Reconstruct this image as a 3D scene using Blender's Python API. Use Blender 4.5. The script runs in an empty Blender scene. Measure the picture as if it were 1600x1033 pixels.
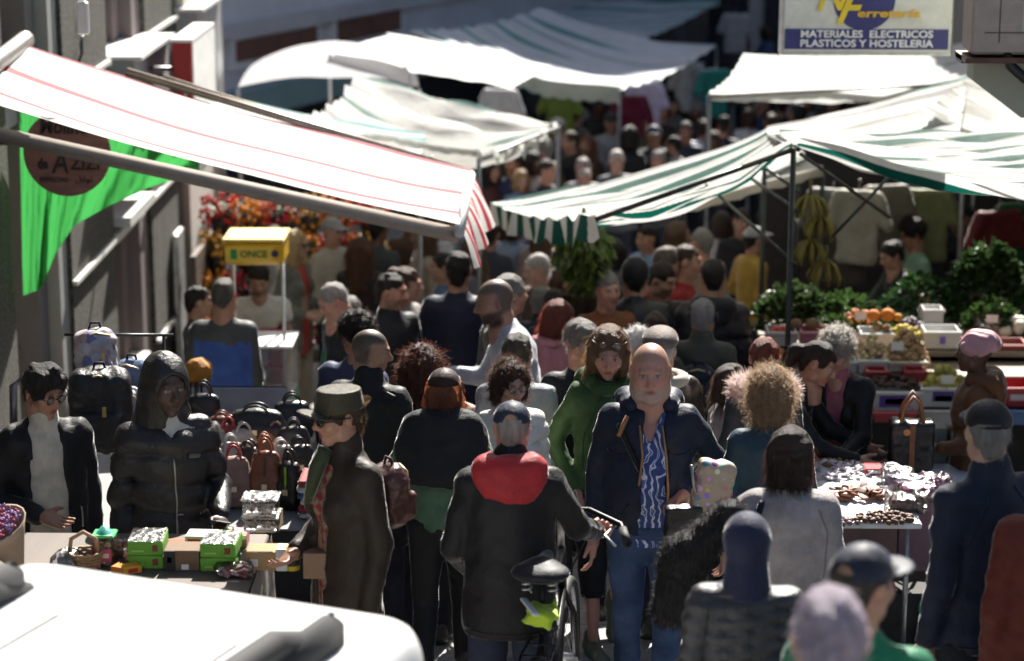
import bpy, math, random
import numpy as np
from mathutils import Vector, Matrix
from mathutils.bvhtree import BVHTree

# ------------------------------------------------------------------ camera, sky, sun, exposure
scene = bpy.context.scene
COL = scene.collection
R = math.radians
CAM_Z = 4.4
FPX, CX, CY = 3600.0, 800.0, 516.5           # focal length and centre in pixels of a 1600 px wide frame
PITCH, YAW = R(13.83), R(1.11)

cam_data = bpy.data.cameras.new('camera')
cam = bpy.data.objects.new('camera', cam_data)
COL.objects.link(cam)
scene.camera = cam
cam.location = (0, 0, CAM_Z)
cam.rotation_euler = (R(90) - PITCH, 0, YAW)
cam_data.sensor_width = 36
cam_data.lens = 36 * FPX / 1600
cam_data.clip_start = 0.1
cam_data.clip_end = 600
cam_data.dof.use_dof = True
cam_data.dof.focus_distance = 10.5
cam_data.dof.aperture_fstop = 1.9

SUN_AZ, SUN_EL = R(10), R(42)                # azimuth to the right of the street direction (+Y)
world = bpy.data.worlds.new('World')
scene.world = world
world.use_nodes = True
_nt = world.node_tree
_sky = _nt.nodes.new('ShaderNodeTexSky')
_sky.sky_type = 'NISHITA'
_sky.sun_disc = False
_sky.sun_elevation = SUN_EL
_sky.sun_rotation = SUN_AZ
_sky.air_density = 1.0
_sky.dust_density = 2.5
_sky.ozone_density = 0.6
_bg = _nt.nodes['Background']
_nt.links.new(_sky.outputs[0], _bg.inputs[0])
_bg.inputs[1].default_value = 0.05

_sd = bpy.data.lights.new('sun', 'SUN')
_sun = bpy.data.objects.new('sun', _sd)
COL.objects.link(_sun)
_sd.energy = 5.0
_sd.angle = R(0.53)
_sd.color = (1.0, 0.95, 0.87)
_to_sun = Vector((math.sin(SUN_AZ) * math.cos(SUN_EL), math.cos(SUN_AZ) * math.cos(SUN_EL), math.sin(SUN_EL)))
_sun.rotation_euler = _to_sun.to_track_quat('Z', 'Y').to_euler()
_sun.location = (3, 20, 30)

scene.view_settings.view_transform = 'Standard'
scene.view_settings.look = 'None'
scene.view_settings.exposure = 1.5
scene.view_settings.gamma = 1.0
scene.view_settings.use_curve_mapping = False
cy = scene.cycles
cy.use_denoising = True
cy.max_bounces = 6
cy.diffuse_bounces = 3
cy.glossy_bounces = 3
cy.transmission_bounces = 6
cy.transparent_max_bounces = 10
cy.sample_clamp_indirect = 6
cy.caustics_reflective = False
cy.caustics_refractive = False
cy.use_adaptive_sampling = True
cy.adaptive_threshold = 0.02

_gy = [-20, 0, 4.7, 6.7, 8.7, 10, 11.1, 12.5, 15.5, 18, 22, 28.6, 40, 200]
_gz = [1.9, 1.5, .95, .55, .3, .12, -.04, -.26, -.72, -1.1, -1.38, -1.6, -1.76, -1.9]
def G(y):                                    # height of the sloping street
    return float(np.interp(y, _gy, _gz))

_cp, _sp, _cyw, _syw = math.cos(PITCH), math.sin(PITCH), math.cos(YAW), math.sin(YAW)
_fwd = Vector((-_syw * _cp, _cyw * _cp, -_sp))
_right = Vector((_cyw, _syw, 0))
_up = _right.cross(_fwd)
CAMP = Vector((0, 0, CAM_Z))
def ray(px, py):
    return _fwd + _right * ((px - CX) / FPX) - _up * ((py - CY) / FPX)
def P(px, py, Y):                            # the point at street distance Y seen at a pixel of the survey
    d = ray(px, py)
    return CAMP + d * (Y / d.y)
def PX(px, py, X):                           # the point on the plane x = X
    d = ray(px, py)
    return CAMP + d * (X / d.x)
def PZ(px, py, Z):
    d = ray(px, py)
    return CAMP + d * ((Z - CAM_Z) / d.z)
def scale_at(Y, py=516):
    d = ray(800, py)
    return FPX * d.y / Y * 1.0               # pixels per metre

# ------------------------------------------------------------------ materials
_mats = {}
def _new(name):
    m = bpy.data.materials.new(name)
    m.use_nodes = True
    return m, m.node_tree, m.node_tree.nodes['Principled BSDF']
def _coord(nt):
    return nt.nodes.new('ShaderNodeTexCoord').outputs['Object']
def _noise(nt, co, scale, detail=3, rough=.55, stretch=None):
    n = nt.nodes.new('ShaderNodeTexNoise')
    n.inputs['Scale'].default_value = scale
    n.inputs['Detail'].default_value = detail
    n.inputs['Roughness'].default_value = rough
    if stretch:
        mp = nt.nodes.new('ShaderNodeMapping')
        mp.inputs['Scale'].default_value = stretch
        nt.links.new(co, mp.inputs[0]); co = mp.outputs[0]
    nt.links.new(co, n.inputs['Vector'])
    return n.outputs['Fac']
def _ramp(nt, fac, stops, const=False):
    r = nt.nodes.new('ShaderNodeValToRGB')
    if const: r.color_ramp.interpolation = 'CONSTANT'
    e = r.color_ramp.elements
    while len(e) < len(stops): e.new(.5)
    for i, (p, c) in enumerate(stops):
        e[i].position = p
        e[i].color = (c[0], c[1], c[2], 1)
    nt.links.new(fac, r.inputs[0])
    return r.outputs[0]
def _bump(nt, bs, fac, strength, dist=.01):
    b = nt.nodes.new('ShaderNodeBump')
    b.inputs['Strength'].default_value = strength
    b.inputs['Distance'].default_value = dist
    nt.links.new(fac, b.inputs['Height'])
    nt.links.new(b.outputs[0], bs.inputs['Normal'])
def mul(c, f):
    return tuple(min(1, max(0, v * f)) for v in c)
def mat(kind, c=(.5, .5, .5), c2=None):
    """kind: cloth, knit, denim, puffer, leather, hair, paint, metal, plastic, plain, wood, wall ..."""
    key = (kind, tuple(round(v, 4) for v in c), c2)
    if key in _mats: return _mats[key]
    m, nt, bs = _new('%s_%02d' % (kind, len(_mats)))
    L = nt.links.new
    co = _coord(nt)
    I = bs.inputs
    I['Base Color'].default_value = (c[0], c[1], c[2], 1)
    def vary(scale, lo, hi, detail=4, stretch=None):
        f = _noise(nt, co, scale, detail, .6, stretch)
        L(_ramp(nt, f, [(.3, mul(c, lo)), (.7, mul(c, hi))]), I['Base Color'])
        return f
    if kind == 'cloth':
        vary(7, .8, 1.18); I['Roughness'].default_value = .66
        I['Sheen Weight'].default_value = .75; I['Sheen Roughness'].default_value = .18
        I['Specular IOR Level'].default_value = .22
        I['Coat Weight'].default_value = .13; I['Coat Roughness'].default_value = .42; I['Coat IOR'].default_value = 1.4
        _bump(nt, bs, _noise(nt, co, 24, 5, .6), .55, .016)
    elif kind == 'knit':
        vary(12, .75, 1.2); I['Roughness'].default_value = .7
        I['Sheen Weight'].default_value = .8; I['Sheen Roughness'].default_value = .22; I['Specular IOR Level'].default_value = .3
        _bump(nt, bs, _noise(nt, co, 60, 4, .6), .5, .01)
    elif kind == 'denim':
        vary(5, .6, 1.35); I['Roughness'].default_value = .9
        I['Specular IOR Level'].default_value = .2
        _bump(nt, bs, _noise(nt, co, 30, 4, .6, (1, 1, 2.5)), .5, .012)
    elif kind == 'puffer':
        vary(9, .8, 1.15); I['Roughness'].default_value = .4
        I['Specular IOR Level'].default_value = .4
        _bump(nt, bs, _noise(nt, co, 26, 5, .65), .6, .014)
    elif kind == 'leather':
        vary(14, .7, 1.25); I['Roughness'].default_value = .36
        _bump(nt, bs, _noise(nt, co, 70, 5), .35, .006)
    elif kind == 'hair':
        vary(45, .55, 1.5, 4, (1, 1, .15)); I['Roughness'].default_value = .42
        I['Specular IOR Level'].default_value = .5
        _bump(nt, bs, _noise(nt, co, 120, 4, .65, (1, 1, .12)), 1.0, .012)
        tr = nt.nodes.new('ShaderNodeBsdfTranslucent'); tr.inputs[0].default_value = (*mul(c, 2.2), 1)
        mx = nt.nodes.new('ShaderNodeMixShader'); mx.inputs[0].default_value = .4
        L(bs.outputs[0], mx.inputs[1]); L(tr.outputs[0], mx.inputs[2])
        L(mx.outputs[0], nt.nodes['Material Output'].inputs[0])
    elif kind == 'skin':
        a = nt.nodes.new('ShaderNodeAttribute'); a.attribute_name = 'Col'
        f = _noise(nt, co, 55, 4)
        mx = nt.nodes.new('ShaderNodeMix'); mx.data_type = 'RGBA'; mx.blend_type = 'MULTIPLY'
        mx.inputs[0].default_value = .5
        L(a.outputs['Color'], mx.inputs[6]); L(_ramp(nt, f, [(.3, (.72, .66, .64)), (.7, (1.1, 1.08, 1.06))]), mx.inputs[7])
        L(mx.outputs[2], I['Base Color'])
        I['Roughness'].default_value = .48
        I['Subsurface Weight'].default_value = .08; I['Subsurface Radius'].default_value = (.02, .008, .004)
        I['Subsurface Scale'].default_value = .3
        _bump(nt, bs, _noise(nt, co, 180, 3), .15, .003)
    elif kind == 'col':                      # coloured per vertex: fruit, goods, prints
        a = nt.nodes.new('ShaderNodeAttribute'); a.attribute_name = 'Col'
        L(a.outputs['Color'], I['Base Color']); I['Roughness'].default_value = .6
        _bump(nt, bs, _noise(nt, co, 60, 3), .2, .004)
    elif kind == 'paint':
        vary(2.5, .93, 1.03); I['Roughness'].default_value = .28
        I['Coat Weight'].default_value = .6; I['Coat Roughness'].default_value = .08
    elif kind == 'metal':
        vary(14, .75, 1.15); I['Metallic'].default_value = .85; I['Roughness'].default_value = .42
        _bump(nt, bs, _noise(nt, co, 90, 3), .12, .003)
    elif kind == 'plastic':
        vary(8, .85, 1.1); I['Roughness'].default_value = .38
        _bump(nt, bs, _noise(nt, co, 45, 3), .12, .004)
    elif kind == 'card':
        vary(10, .85, 1.1); I['Roughness'].default_value = .8
        _bump(nt, bs, _noise(nt, co, 55, 3), .15, .004)
    elif kind == 'wood':
        f = vary(5, .7, 1.25, 5, (1, .15, 6)); I['Roughness'].default_value = .7
        _bump(nt, bs, f, .2, .004)
    elif kind == 'wall':
        vary(1.6, .86, 1.08, 6); I['Roughness'].default_value = .9
        _bump(nt, bs, _noise(nt, co, 35, 4), .3, .006)
    elif kind == 'rough':                    # rough-cast concrete with run marks
        f = _noise(nt, co, 34, 6, .8)
        g = _noise(nt, co, 4, 5, .65, (3, 3, .35))
        mx = nt.nodes.new('ShaderNodeMix'); mx.data_type = 'RGBA'; mx.blend_type = 'MULTIPLY'
        mx.inputs[0].default_value = .85
        L(_ramp(nt, f, [(.38, mul(c, .25)), (.62, mul(c, 1.6))]), mx.inputs[6])
        L(_ramp(nt, g, [(.3, (.6, .6, .58)), (.7, (1.15, 1.15, 1.12))]), mx.inputs[7])
        L(mx.outputs[2], I['Base Color']); I['Roughness'].default_value = .95
        _bump(nt, bs, f, 1.0, .03)
    elif kind == 'glass':
        I['Roughness'].default_value = .12; I['Specular IOR Level'].default_value = .8
        I['Coat Weight'].default_value = .5; vary(3, .6, 1.5)
    elif kind == 'clear':                    # clear plastic and glass panes
        gl = nt.nodes.new('ShaderNodeBsdfGlossy'); gl.inputs['Roughness'].default_value = .22
        tp = nt.nodes.new('ShaderNodeBsdfTransparent'); tp.inputs[0].default_value = (*c, 1)
        fr = nt.nodes.new('ShaderNodeFresnel'); fr.inputs[0].default_value = 1.6
        b = nt.nodes.new('ShaderNodeBump'); b.inputs['Strength'].default_value = .6; b.inputs['Distance'].default_value = .02
        L(_noise(nt, co, 30, 4), b.inputs['Height']); L(b.outputs[0], gl.inputs['Normal']); L(b.outputs[0], fr.inputs['Normal'])
        ad = nt.nodes.new('ShaderNodeMath'); ad.operation = 'ADD'; ad.inputs[1].default_value = .06; ad.use_clamp = True
        L(fr.outputs[0], ad.inputs[0])
        mx = nt.nodes.new('ShaderNodeMixShader'); L(ad.outputs[0], mx.inputs[0])
        L(tp.outputs[0], mx.inputs[1]); L(gl.outputs[0], mx.inputs[2])
        L(mx.outputs[0], nt.nodes['Material Output'].inputs[0])
    elif kind == 'leaf':
        vary(9, .5, 1.6); I['Roughness'].default_value = .5
        tr = nt.nodes.new('ShaderNodeBsdfTranslucent'); tr.inputs[0].default_value = (*mul(c, 1.8), 1)
        mx = nt.nodes.new('ShaderNodeMixShader'); mx.inputs[0].default_value = .35
        L(bs.outputs[0], mx.inputs[1]); L(tr.outputs[0], mx.inputs[2])
        L(mx.outputs[0], nt.nodes['Material Output'].inputs[0])
    elif kind in ('sheet', 'thin'):          # plain translucent cloth
        vary(3, .85, 1.06)
        I['Roughness'].default_value = .8; I['Specular IOR Level'].default_value = .2
        _bump(nt, bs, _noise(nt, co, 9, 5), .5, .03)
        tr = nt.nodes.new('ShaderNodeBsdfTranslucent'); tr.inputs[0].default_value = (*c, 1)
        mx = nt.nodes.new('ShaderNodeMixShader'); mx.inputs[0].default_value = .5 if kind == 'thin' else .3
        L(bs.outputs[0], mx.inputs[1]); L(tr.outputs[0], mx.inputs[2])
        L(mx.outputs[0], nt.nodes['Material Output'].inputs[0])
    else:
        vary(6, .88, 1.08); I['Roughness'].default_value = .7
    _mats[key] = m
    return m

def mat_stripe(name, stops, n, trans=.3, axis=0):
    """printed stripes along a cloth's own UV, n repeats; stops = [(pos, colour)]"""
    m, nt, bs = _new(name)
    L = nt.links.new
    uv = nt.nodes.new('ShaderNodeTexCoord').outputs['UV']
    sp = nt.nodes.new('ShaderNodeSeparateXYZ'); L(uv, sp.inputs[0])
    mu = nt.nodes.new('ShaderNodeMath'); mu.operation = 'MULTIPLY'; mu.inputs[1].default_value = n
    L(sp.outputs[axis], mu.inputs[0])
    fr = nt.nodes.new('ShaderNodeMath'); fr.operation = 'FRACT'; L(mu.outputs[0], fr.inputs[0])
    base = _ramp(nt, fr.outputs[0], stops, True)
    co = _coord(nt)
    dirt = _ramp(nt, _noise(nt, co, 3.2, 6, .65), [(.3, (.82, .81, .78)), (.65, (1, 1, 1))])
    mx = nt.nodes.new('ShaderNodeMix'); mx.data_type = 'RGBA'; mx.blend_type = 'MULTIPLY'; mx.inputs[0].default_value = 1
    L(base, mx.inputs[6]); L(dirt, mx.inputs[7])
    L(mx.outputs[2], bs.inputs['Base Color'])
    bs.inputs['Roughness'].default_value = .7; bs.inputs['Specular IOR Level'].default_value = .25
    _bump(nt, bs, _noise(nt, co, 7, 5, .6), .35, .03)
    tr = nt.nodes.new('ShaderNodeBsdfTranslucent'); L(mx.outputs[2], tr.inputs[0])
    ms = nt.nodes.new('ShaderNodeMixShader'); ms.inputs[0].default_value = trans
    L(bs.outputs[0], ms.inputs[1]); L(tr.outputs[0], ms.inputs[2])
    L(ms.outputs[0], nt.nodes['Material Output'].inputs[0])
    return m

# ------------------------------------------------------------------ objects
def mesh_np(name, v, f, m=None, col=None, smooth=True, uv=None, mats=None, midx=None):
    """v (n,3); f list of (k,4)/(k,3) int arrays"""
    me = bpy.data.meshes.new(name)
    v = np.asarray(v, np.float32)
    fl = [np.asarray(a, np.int32) for a in (f if isinstance(f, (list, tuple)) and len(f) and hasattr(f[0], 'ndim') else [f])]
    fl = [a for a in fl if len(a)]
    nl = sum(a.size for a in fl); nf = sum(len(a) for a in fl)
    me.vertices.add(len(v)); me.vertices.foreach_set('co', v.ravel())
    me.loops.add(nl); me.polygons.add(nf)
    me.loops.foreach_set('vertex_index', np.concatenate([a.ravel() for a in fl]))
    sizes = np.concatenate([np.full(len(a), a.shape[1]) for a in fl])
    me.polygons.foreach_set('loop_start', np.concatenate([[0], np.cumsum(sizes)[:-1]]).astype(np.int32))
    me.polygons.foreach_set('use_smooth', np.full(nf, smooth))
    for x in (mats or ([m] if m else [])): me.materials.append(x)
    if midx is not None: me.polygons.foreach_set('material_index', np.asarray(midx, np.int32))
    if col is not None:
        a = me.color_attributes.new('Col', 'FLOAT_COLOR', 'POINT')
        c4 = np.ones((len(v), 4), np.float32); c4[:, :3] = col
        a.data.foreach_set('color', c4.ravel())
    if uv is not None:
        ul = me.uv_layers.new(name='UVMap')
        idx = np.concatenate([a.ravel() for a in fl])
        ul.data.foreach_set('uv', np.asarray(uv, np.float32)[idx].ravel())
    me.update(calc_edges=True)
    me.validate()
    return me
def link(name, me, parent=None, loc=None, rot=None, scl=None):
    o = bpy.data.objects.new(name, me)
    COL.objects.link(o)
    if parent: o.parent = parent
    if loc is not None: o.location = loc
    if rot is not None: o.rotation_euler = rot
    if scl is not None: o.scale = scl if hasattr(scl, '__len__') else (scl,) * 3
    return o
def tag(o, label, cat, group=None, kind=None):
    if label:
        for a_ in ('woman', 'man'): label = label.replace(' %s ' % a_, ' person ').replace(' %s,' % a_, ' person,')
        for a_ in ('woman ', 'man '):
            if label.startswith(a_): label = 'person ' + label[len(a_):]
        for a_ in (' woman', ' man'):
            if label.endswith(a_): label = label[:-len(a_)] + ' person'
        label = label.replace(' his ', ' the ').replace(' her ', ' the ')
    if label: o['label'] = label
    if cat: o['category'] = cat
    if group: o['group'] = group
    if kind: o['kind'] = kind
    return o
def thing(name, label, cat, loc=(0, 0, 0), rz=0, group=None, scl=1):
    return tag(link(name, None, None, loc, (0, 0, rz), scl), label, cat, group)

class MB:                                     # collects simple solids into one mesh
    def __init__(s): s.v, s.f3, s.f4, s.n, s.c, s.col = [], [], [], 0, [], (1, 1, 1)
    def add(s, v, f4=(), f3=()):
        v = np.asarray(v, np.float32).reshape(-1, 3)
        if len(f4): s.f4.append(np.asarray(f4, np.int32).reshape(-1, 4) + s.n)
        if len(f3): s.f3.append(np.asarray(f3, np.int32).reshape(-1, 3) + s.n)
        s.v.append(v); s.n += len(v); s.c.append(np.tile(np.asarray(s.col, np.float32)[:3], (len(v), 1)))
        return s
    def box(s, c, d, rot=None, taper=1.0, bev=0):
        x, y, z = d[0] / 2, d[1] / 2, d[2] / 2
        if bev:
            b = min(bev, x * .9, y * .9, z * .9); v = []
            rings = [(b, -z), (0, -z + b), (0, z - b), (b, z)]
            for ins, zz in rings:
                t = 1 + (taper - 1) * (zz + z) / (2 * z)
                X, Y_ = (x - ins) * t, (y - ins) * t
                bb = b * t
                v += [(-X + bb, -Y_, zz), (X - bb, -Y_, zz), (X, -Y_ + bb, zz), (X, Y_ - bb, zz), (X - bb, Y_, zz), (-X + bb, Y_, zz), (-X, Y_ - bb, zz), (-X, -Y_ + bb, zz)]
            f = []
            for r in range(3):
                for i in range(8):
                    j = (i + 1) % 8
                    f.append((r * 8 + i, r * 8 + j, r * 8 + 8 + j, r * 8 + 8 + i))
            f += [(0, 7, 2, 1), (7, 6, 3, 2), (6, 5, 4, 3), (24, 25, 26, 31), (31, 26, 27, 30), (30, 27, 28, 29)]
        else:
            v = [(-x, -y, -z), (x, -y, -z), (x, y, -z), (-x, y, -z), (-x * taper, -y * taper, z), (x * taper, -y * taper, z), (x * taper, y * taper, z), (-x * taper, y * taper, z)]
            f = [(0, 3, 2, 1), (4, 5, 6, 7), (0, 1, 5, 4), (1, 2, 6, 5), (2, 3, 7, 6), (3, 0, 4, 7)]
        v = np.array(v, np.float32)
        if rot is not None: v = v @ np.array(rot.to_3x3() if hasattr(rot, 'to_3x3') else rot).T
        return s.add(v + np.array(c, np.float32), f)
    def tube(s, pts, r, n=8, closed=False, caps=True):
        pts = [Vector(p) for p in pts]; m = len(pts)
        rs = r if hasattr(r, '__len__') else [r] * m
        v = []; up = None
        for i, p in enumerate(pts):
            a = pts[(i - 1) % m] if (closed or i > 0) else p
            b = pts[(i + 1) % m] if (closed or i < m - 1) else p
            t = (b - a).normalized()
            if up is None:
                up = Vector((0, 0, 1)) if abs(t.z) < .9 else Vector((1, 0, 0))
            sx = t.cross(up)
            if sx.length < 1e-5: sx = t.orthogonal()
            sx.normalize(); up = sx.cross(t).normalized()
            for k in range(n):
                q = 2 * math.pi * k / n
                v.append(p + (sx * math.cos(q) + up * math.sin(q)) * rs[i])
        f = []
        for i in range(m if closed else m - 1):
            for k in range(n):
                i2 = (i + 1) % m; k2 = (k + 1) % n
                f.append((i * n + k, i * n + k2, i2 * n + k2, i2 * n + k))
        f3 = []
        if caps and not closed:
            v.append(pts[0]); v.append(pts[-1]); c0 = len(v) - 2
            for k in range(n):
                f3.append((c0, (k + 1) % n, k)); f3.append((c0 + 1, (m - 1) * n + k, (m - 1) * n + (k + 1) % n))
        return s.add(np.array([tuple(q) for q in v]), f, f3)
    def lathe(s, prof, c=(0, 0, 0), n=16, rot=None):
        v = []; f = []
        for (r, z) in prof:
            for k in range(n):
                q = 2 * math.pi * k / n
                v.append((r * math.cos(q), r * math.sin(q), z))
        for i in range(len(prof) - 1):
            for k in range(n):
                k2 = (k + 1) % n
                f.append((i * n + k, i * n + k2, (i + 1) * n + k2, (i + 1) * n + k))
        v = np.array(v, np.float32)
        if rot is not None: v = v @ np.array(rot.to_3x3() if hasattr(rot, 'to_3x3') else rot).T
        return s.add(v + np.array(c, np.float32), f)
    def ball(s, c, r, n=8, rot=None):
        rr = r if hasattr(r, '__len__') else (r, r, r)
        m = max(4, n // 2 + 1)
        v = [(0, 0, -1)]; f4 = []; f3 = []
        for i in range(1, m):
            t = -math.pi / 2 + math.pi * i / m
            for k in range(n):
                q = 2 * math.pi * k / n
                v.append((math.cos(t) * math.cos(q), math.cos(t) * math.sin(q), math.sin(t)))
        v.append((0, 0, 1)); top = len(v) - 1
        for k in range(n):
            k2 = (k + 1) % n
            f3.append((0, 1 + k2, 1 + k)); f3.append((top, 1 + (m - 2) * n + k, 1 + (m - 2) * n + k2))
            for i in range(m - 2):
                f4.append((1 + i * n + k, 1 + i * n + k2, 1 + (i + 1) * n + k2, 1 + (i + 1) * n + k))
        v = np.array(v, np.float32) * np.array(rr, np.float32)
        if rot is not None: v = v @ np.array(rot.to_3x3() if hasattr(rot, 'to_3x3') else rot).T
        return s.add(v + np.array(c, np.float32), f4, f3)
    def prism(s, outline, y0, y1):            # outline in xz, extruded along y
        n = len(outline)
        v = [(x, y0, z) for x, z in outline] + [(x, y1, z) for x, z in outline]
        f = [(i, (i + 1) % n, n + (i + 1) % n, n + i) for i in range(n)]
        cx = sum(p[0] for p in outline) / n; cz = sum(p[1] for p in outline) / n
        v += [(cx, y0, cz), (cx, y1, cz)]
        f3 = [(2 * n, (i + 1) % n, i) for i in range(n)] + [(2 * n + 1, n + i, n + (i + 1) % n) for i in range(n)]
        return s.add(v, f, f3)
    def mesh(s, name, m, smooth=False, col=False):
        fs = []
        if s.f4: fs.append(np.concatenate(s.f4))
        if s.f3: fs.append(np.concatenate(s.f3))
        return mesh_np(name, np.concatenate(s.v), fs, m, np.concatenate(s.c) if col else None, smooth)
    def build(s, name, m, parent=None, smooth=False, col=False, **k):
        return link(name, s.mesh(name, m, smooth, col), parent, **k)
def rotm(rx=0, ry=0, rz=0):
    return Matrix.Rotation(rz, 3, 'Z') @ Matrix.Rotation(ry, 3, 'Y') @ Matrix.Rotation(rx, 3, 'X')

# ------------------------------------------------------------------ distance fields -> smooth meshes
class Field:
    def __init__(s, lo, hi, h):
        s.lo = np.array(lo, np.float32); s.h = h
        n = np.ceil((np.array(hi) - s.lo) / h).astype(int) + 1
        s.ax = [(s.lo[i] + h * np.arange(n[i])).astype(np.float32) for i in range(3)]
        s.D = np.full(n, 1.0, np.float32)
    def sub(s, lo, hi):
        sl = []
        for i in range(3):
            a = max(0, int((lo[i] - s.lo[i]) / s.h)); b = min(len(s.ax[i]), int((hi[i] - s.lo[i]) / s.h) + 2)
            if b <= a: return None, None
            sl.append(slice(a, b))
        x = s.ax[0][sl[0]][:, None, None]; y = s.ax[1][sl[1]][None, :, None]; z = s.ax[2][sl[2]][None, None, :]
        return tuple(sl), (x, y, z)
    def _mix(s, sl, d, k, op):
        A = s.D[sl]
        if op == 'u':
            if k > 0:
                hh = np.clip(.5 + .5 * (A - d) / k, 0, 1)
                s.D[sl] = A + (d - A) * hh - k * hh * (1 - hh)
            else: s.D[sl] = np.minimum(A, d)
        elif op == 's':                        # subtract
            d = -d
            if k > 0:
                hh = np.clip(.5 + .5 * (d - A) / k, 0, 1)
                s.D[sl] = A + (d - A) * hh + k * hh * (1 - hh)
            else: s.D[sl] = np.maximum(A, d)
    def cone(s, a, b, ra, rb, k=.03, S=(1, 1, 1), op='u'):
        a = np.array(a, np.float32); b = np.array(b, np.float32); S = np.array(S, np.float32)
        m = max(ra, rb) + k + .02
        lo = np.minimum(a, b) - m / S; hi = np.maximum(a, b) + m / S
        sl, g = s.sub(lo, hi)
        if sl is None: return s
        ba = (b - a) * S; l2 = float((ba * ba).sum()) + 1e-9
        px, py, pz = (g[0] - a[0]) * S[0], (g[1] - a[1]) * S[1], (g[2] - a[2]) * S[2]
        t = np.clip((px * ba[0] + py * ba[1] + pz * ba[2]) / l2, 0, 1)
        d = np.sqrt((px - t * ba[0]) ** 2 + (py - t * ba[1]) ** 2 + (pz - t * ba[2]) ** 2) - (ra + (rb - ra) * t)
        s._mix(sl, d, k, op); return s
    def ell(s, c, r, k=.02, rot=None, op='u'):
        c = np.array(c, np.float32); r = np.array(r, np.float32) if hasattr(r, '__len__') else np.full(3, r, np.float32)
        m = float(r.max()) + k + .02
        sl, g = s.sub(c - m if rot is not None else c - r - k - .02, c + m if rot is not None else c + r + k + .02)
        if sl is None: return s
        p = [g[0] - c[0], g[1] - c[1], g[2] - c[2]]
        if rot is not None:
            Q = np.array(rot.to_3x3() if hasattr(rot, 'to_3x3') else rot, np.float32).T
            p = [Q[i, 0] * p[0] + Q[i, 1] * p[1] + Q[i, 2] * p[2] for i in range(3)]
        k0 = np.sqrt((p[0] / r[0]) ** 2 + (p[1] / r[1]) ** 2 + (p[2] / r[2]) ** 2) + 1e-6
        k1 = np.sqrt((p[0] / r[0] ** 2) ** 2 + (p[1] / r[1] ** 2) ** 2 + (p[2] / r[2] ** 2) ** 2) + 1e-6
        s._mix(sl, k0 * (k0 - 1) / k1, k, op); return s
    def rbox(s, c, hs_, r, k=0, op='u', rot=None):
        c = np.array(c, np.float32); m = float(max(hs_)) * 1.8 + k + .03
        sl, g = s.sub(c - m, c + m)
        if sl is None: return s
        p = [g[0] - c[0], g[1] - c[1], g[2] - c[2]]
        if rot is not None:
            Q = np.array(rot.to_3x3() if hasattr(rot, 'to_3x3') else rot, np.float32).T
            p = [Q[i, 0] * p[0] + Q[i, 1] * p[1] + Q[i, 2] * p[2] for i in range(3)]
        q = [np.abs(p[i]) - (hs_[i] - r) for i in range(3)]
        d = np.sqrt(np.maximum(q[0], 0) ** 2 + np.maximum(q[1], 0) ** 2 + np.maximum(q[2], 0) ** 2) + np.minimum(np.maximum(np.maximum(q[0], q[1]), q[2]), 0) - r
        s._mix(sl, d, k, op); return s
    def cut(s, nrm, off):                      # keep n.p < off
        x, y, z = s.ax[0][:, None, None], s.ax[1][None, :, None], s.ax[2][None, None, :]
        s.D = np.maximum(s.D, nrm[0] * x + nrm[1] * y + nrm[2] * z - off); return s
    def grid(s):
        return s.ax[0][:, None, None], s.ax[1][None, :, None], s.ax[2][None, None, :]
    def wrinkle(s, amp, freq, seed, band=.06):
        rng = np.random.RandomState(seed)
        x, y, z = s.grid()
        n = 0
        for i in range(4):
            w = rng.randn(3) * freq * (1 + .7 * i); u = rng.randn(3) * freq * .5; ph = rng.rand(2) * 6.3
            n = n + np.sin(w[0] * x + w[1] * y + w[2] * z + ph[0] + 1.5 * np.sin(u[0] * x + u[1] * y + u[2] * z + ph[1])) / (1 + .6 * i)
        s.D = s.D + (amp * n).astype(np.float32); return s
    def folds(s, amp, freq, seed):            # crisp cloth folds: ridges that run mostly around the limb
        rng = np.random.RandomState(seed)
        x, y, z = s.grid(); n = 0
        for i in range(5):
            w = rng.randn(3) * freq * (.6 + .35 * i); w[2] = (1 if rng.rand() > .5 else -1) * freq * (1.1 + .5 * i)
            u = rng.randn(3) * freq * .55; ph = rng.rand(2) * 6.3
            q = np.sin(w[0] * x + w[1] * y + w[2] * z + ph[0] + 2.2 * np.sin(u[0] * x + u[1] * y + u[2] * z + ph[1]))
            n = n + (np.sqrt(1.02 - q * q) - .6) / (1 + .5 * i)
        s.D = s.D + (amp * n * .6).astype(np.float32); return s
    def mesh(s):
        D = s.D
        D = np.pad(D, 1, constant_values=1.0); lo = s.lo - s.h
        S = D < 0
        c = S[:-1, :-1, :-1].astype(np.int8)
        tot = np.zeros_like(c)
        for i in (0, 1):
            for j in (0, 1):
                for k in (0, 1):
                    tot += S[i:S.shape[0] - 1 + i, j:S.shape[1] - 1 + j, k:S.shape[2] - 1 + k]
        ac = (tot > 0) & (tot < 8)
        ijk = np.argwhere(ac)
        if len(ijk) == 0: return np.zeros((0, 3)), np.zeros((0, 4), int)
        idx = np.full(ac.shape, -1, np.int32); idx[ac] = np.arange(len(ijk))
        I, J, K = ijk.T
        off = [(0, 0, 0), (1, 0, 0), (0, 1, 0), (1, 1, 0), (0, 0, 1), (1, 0, 1), (0, 1, 1), (1, 1, 1)]
        val = np.stack([D[I + a, J + b, K + e] for a, b, e in off], 1)
        acc = np.zeros((len(ijk), 3), np.float32); cnt = np.zeros(len(ijk), np.float32)
        O = np.array(off, np.float32)
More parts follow.
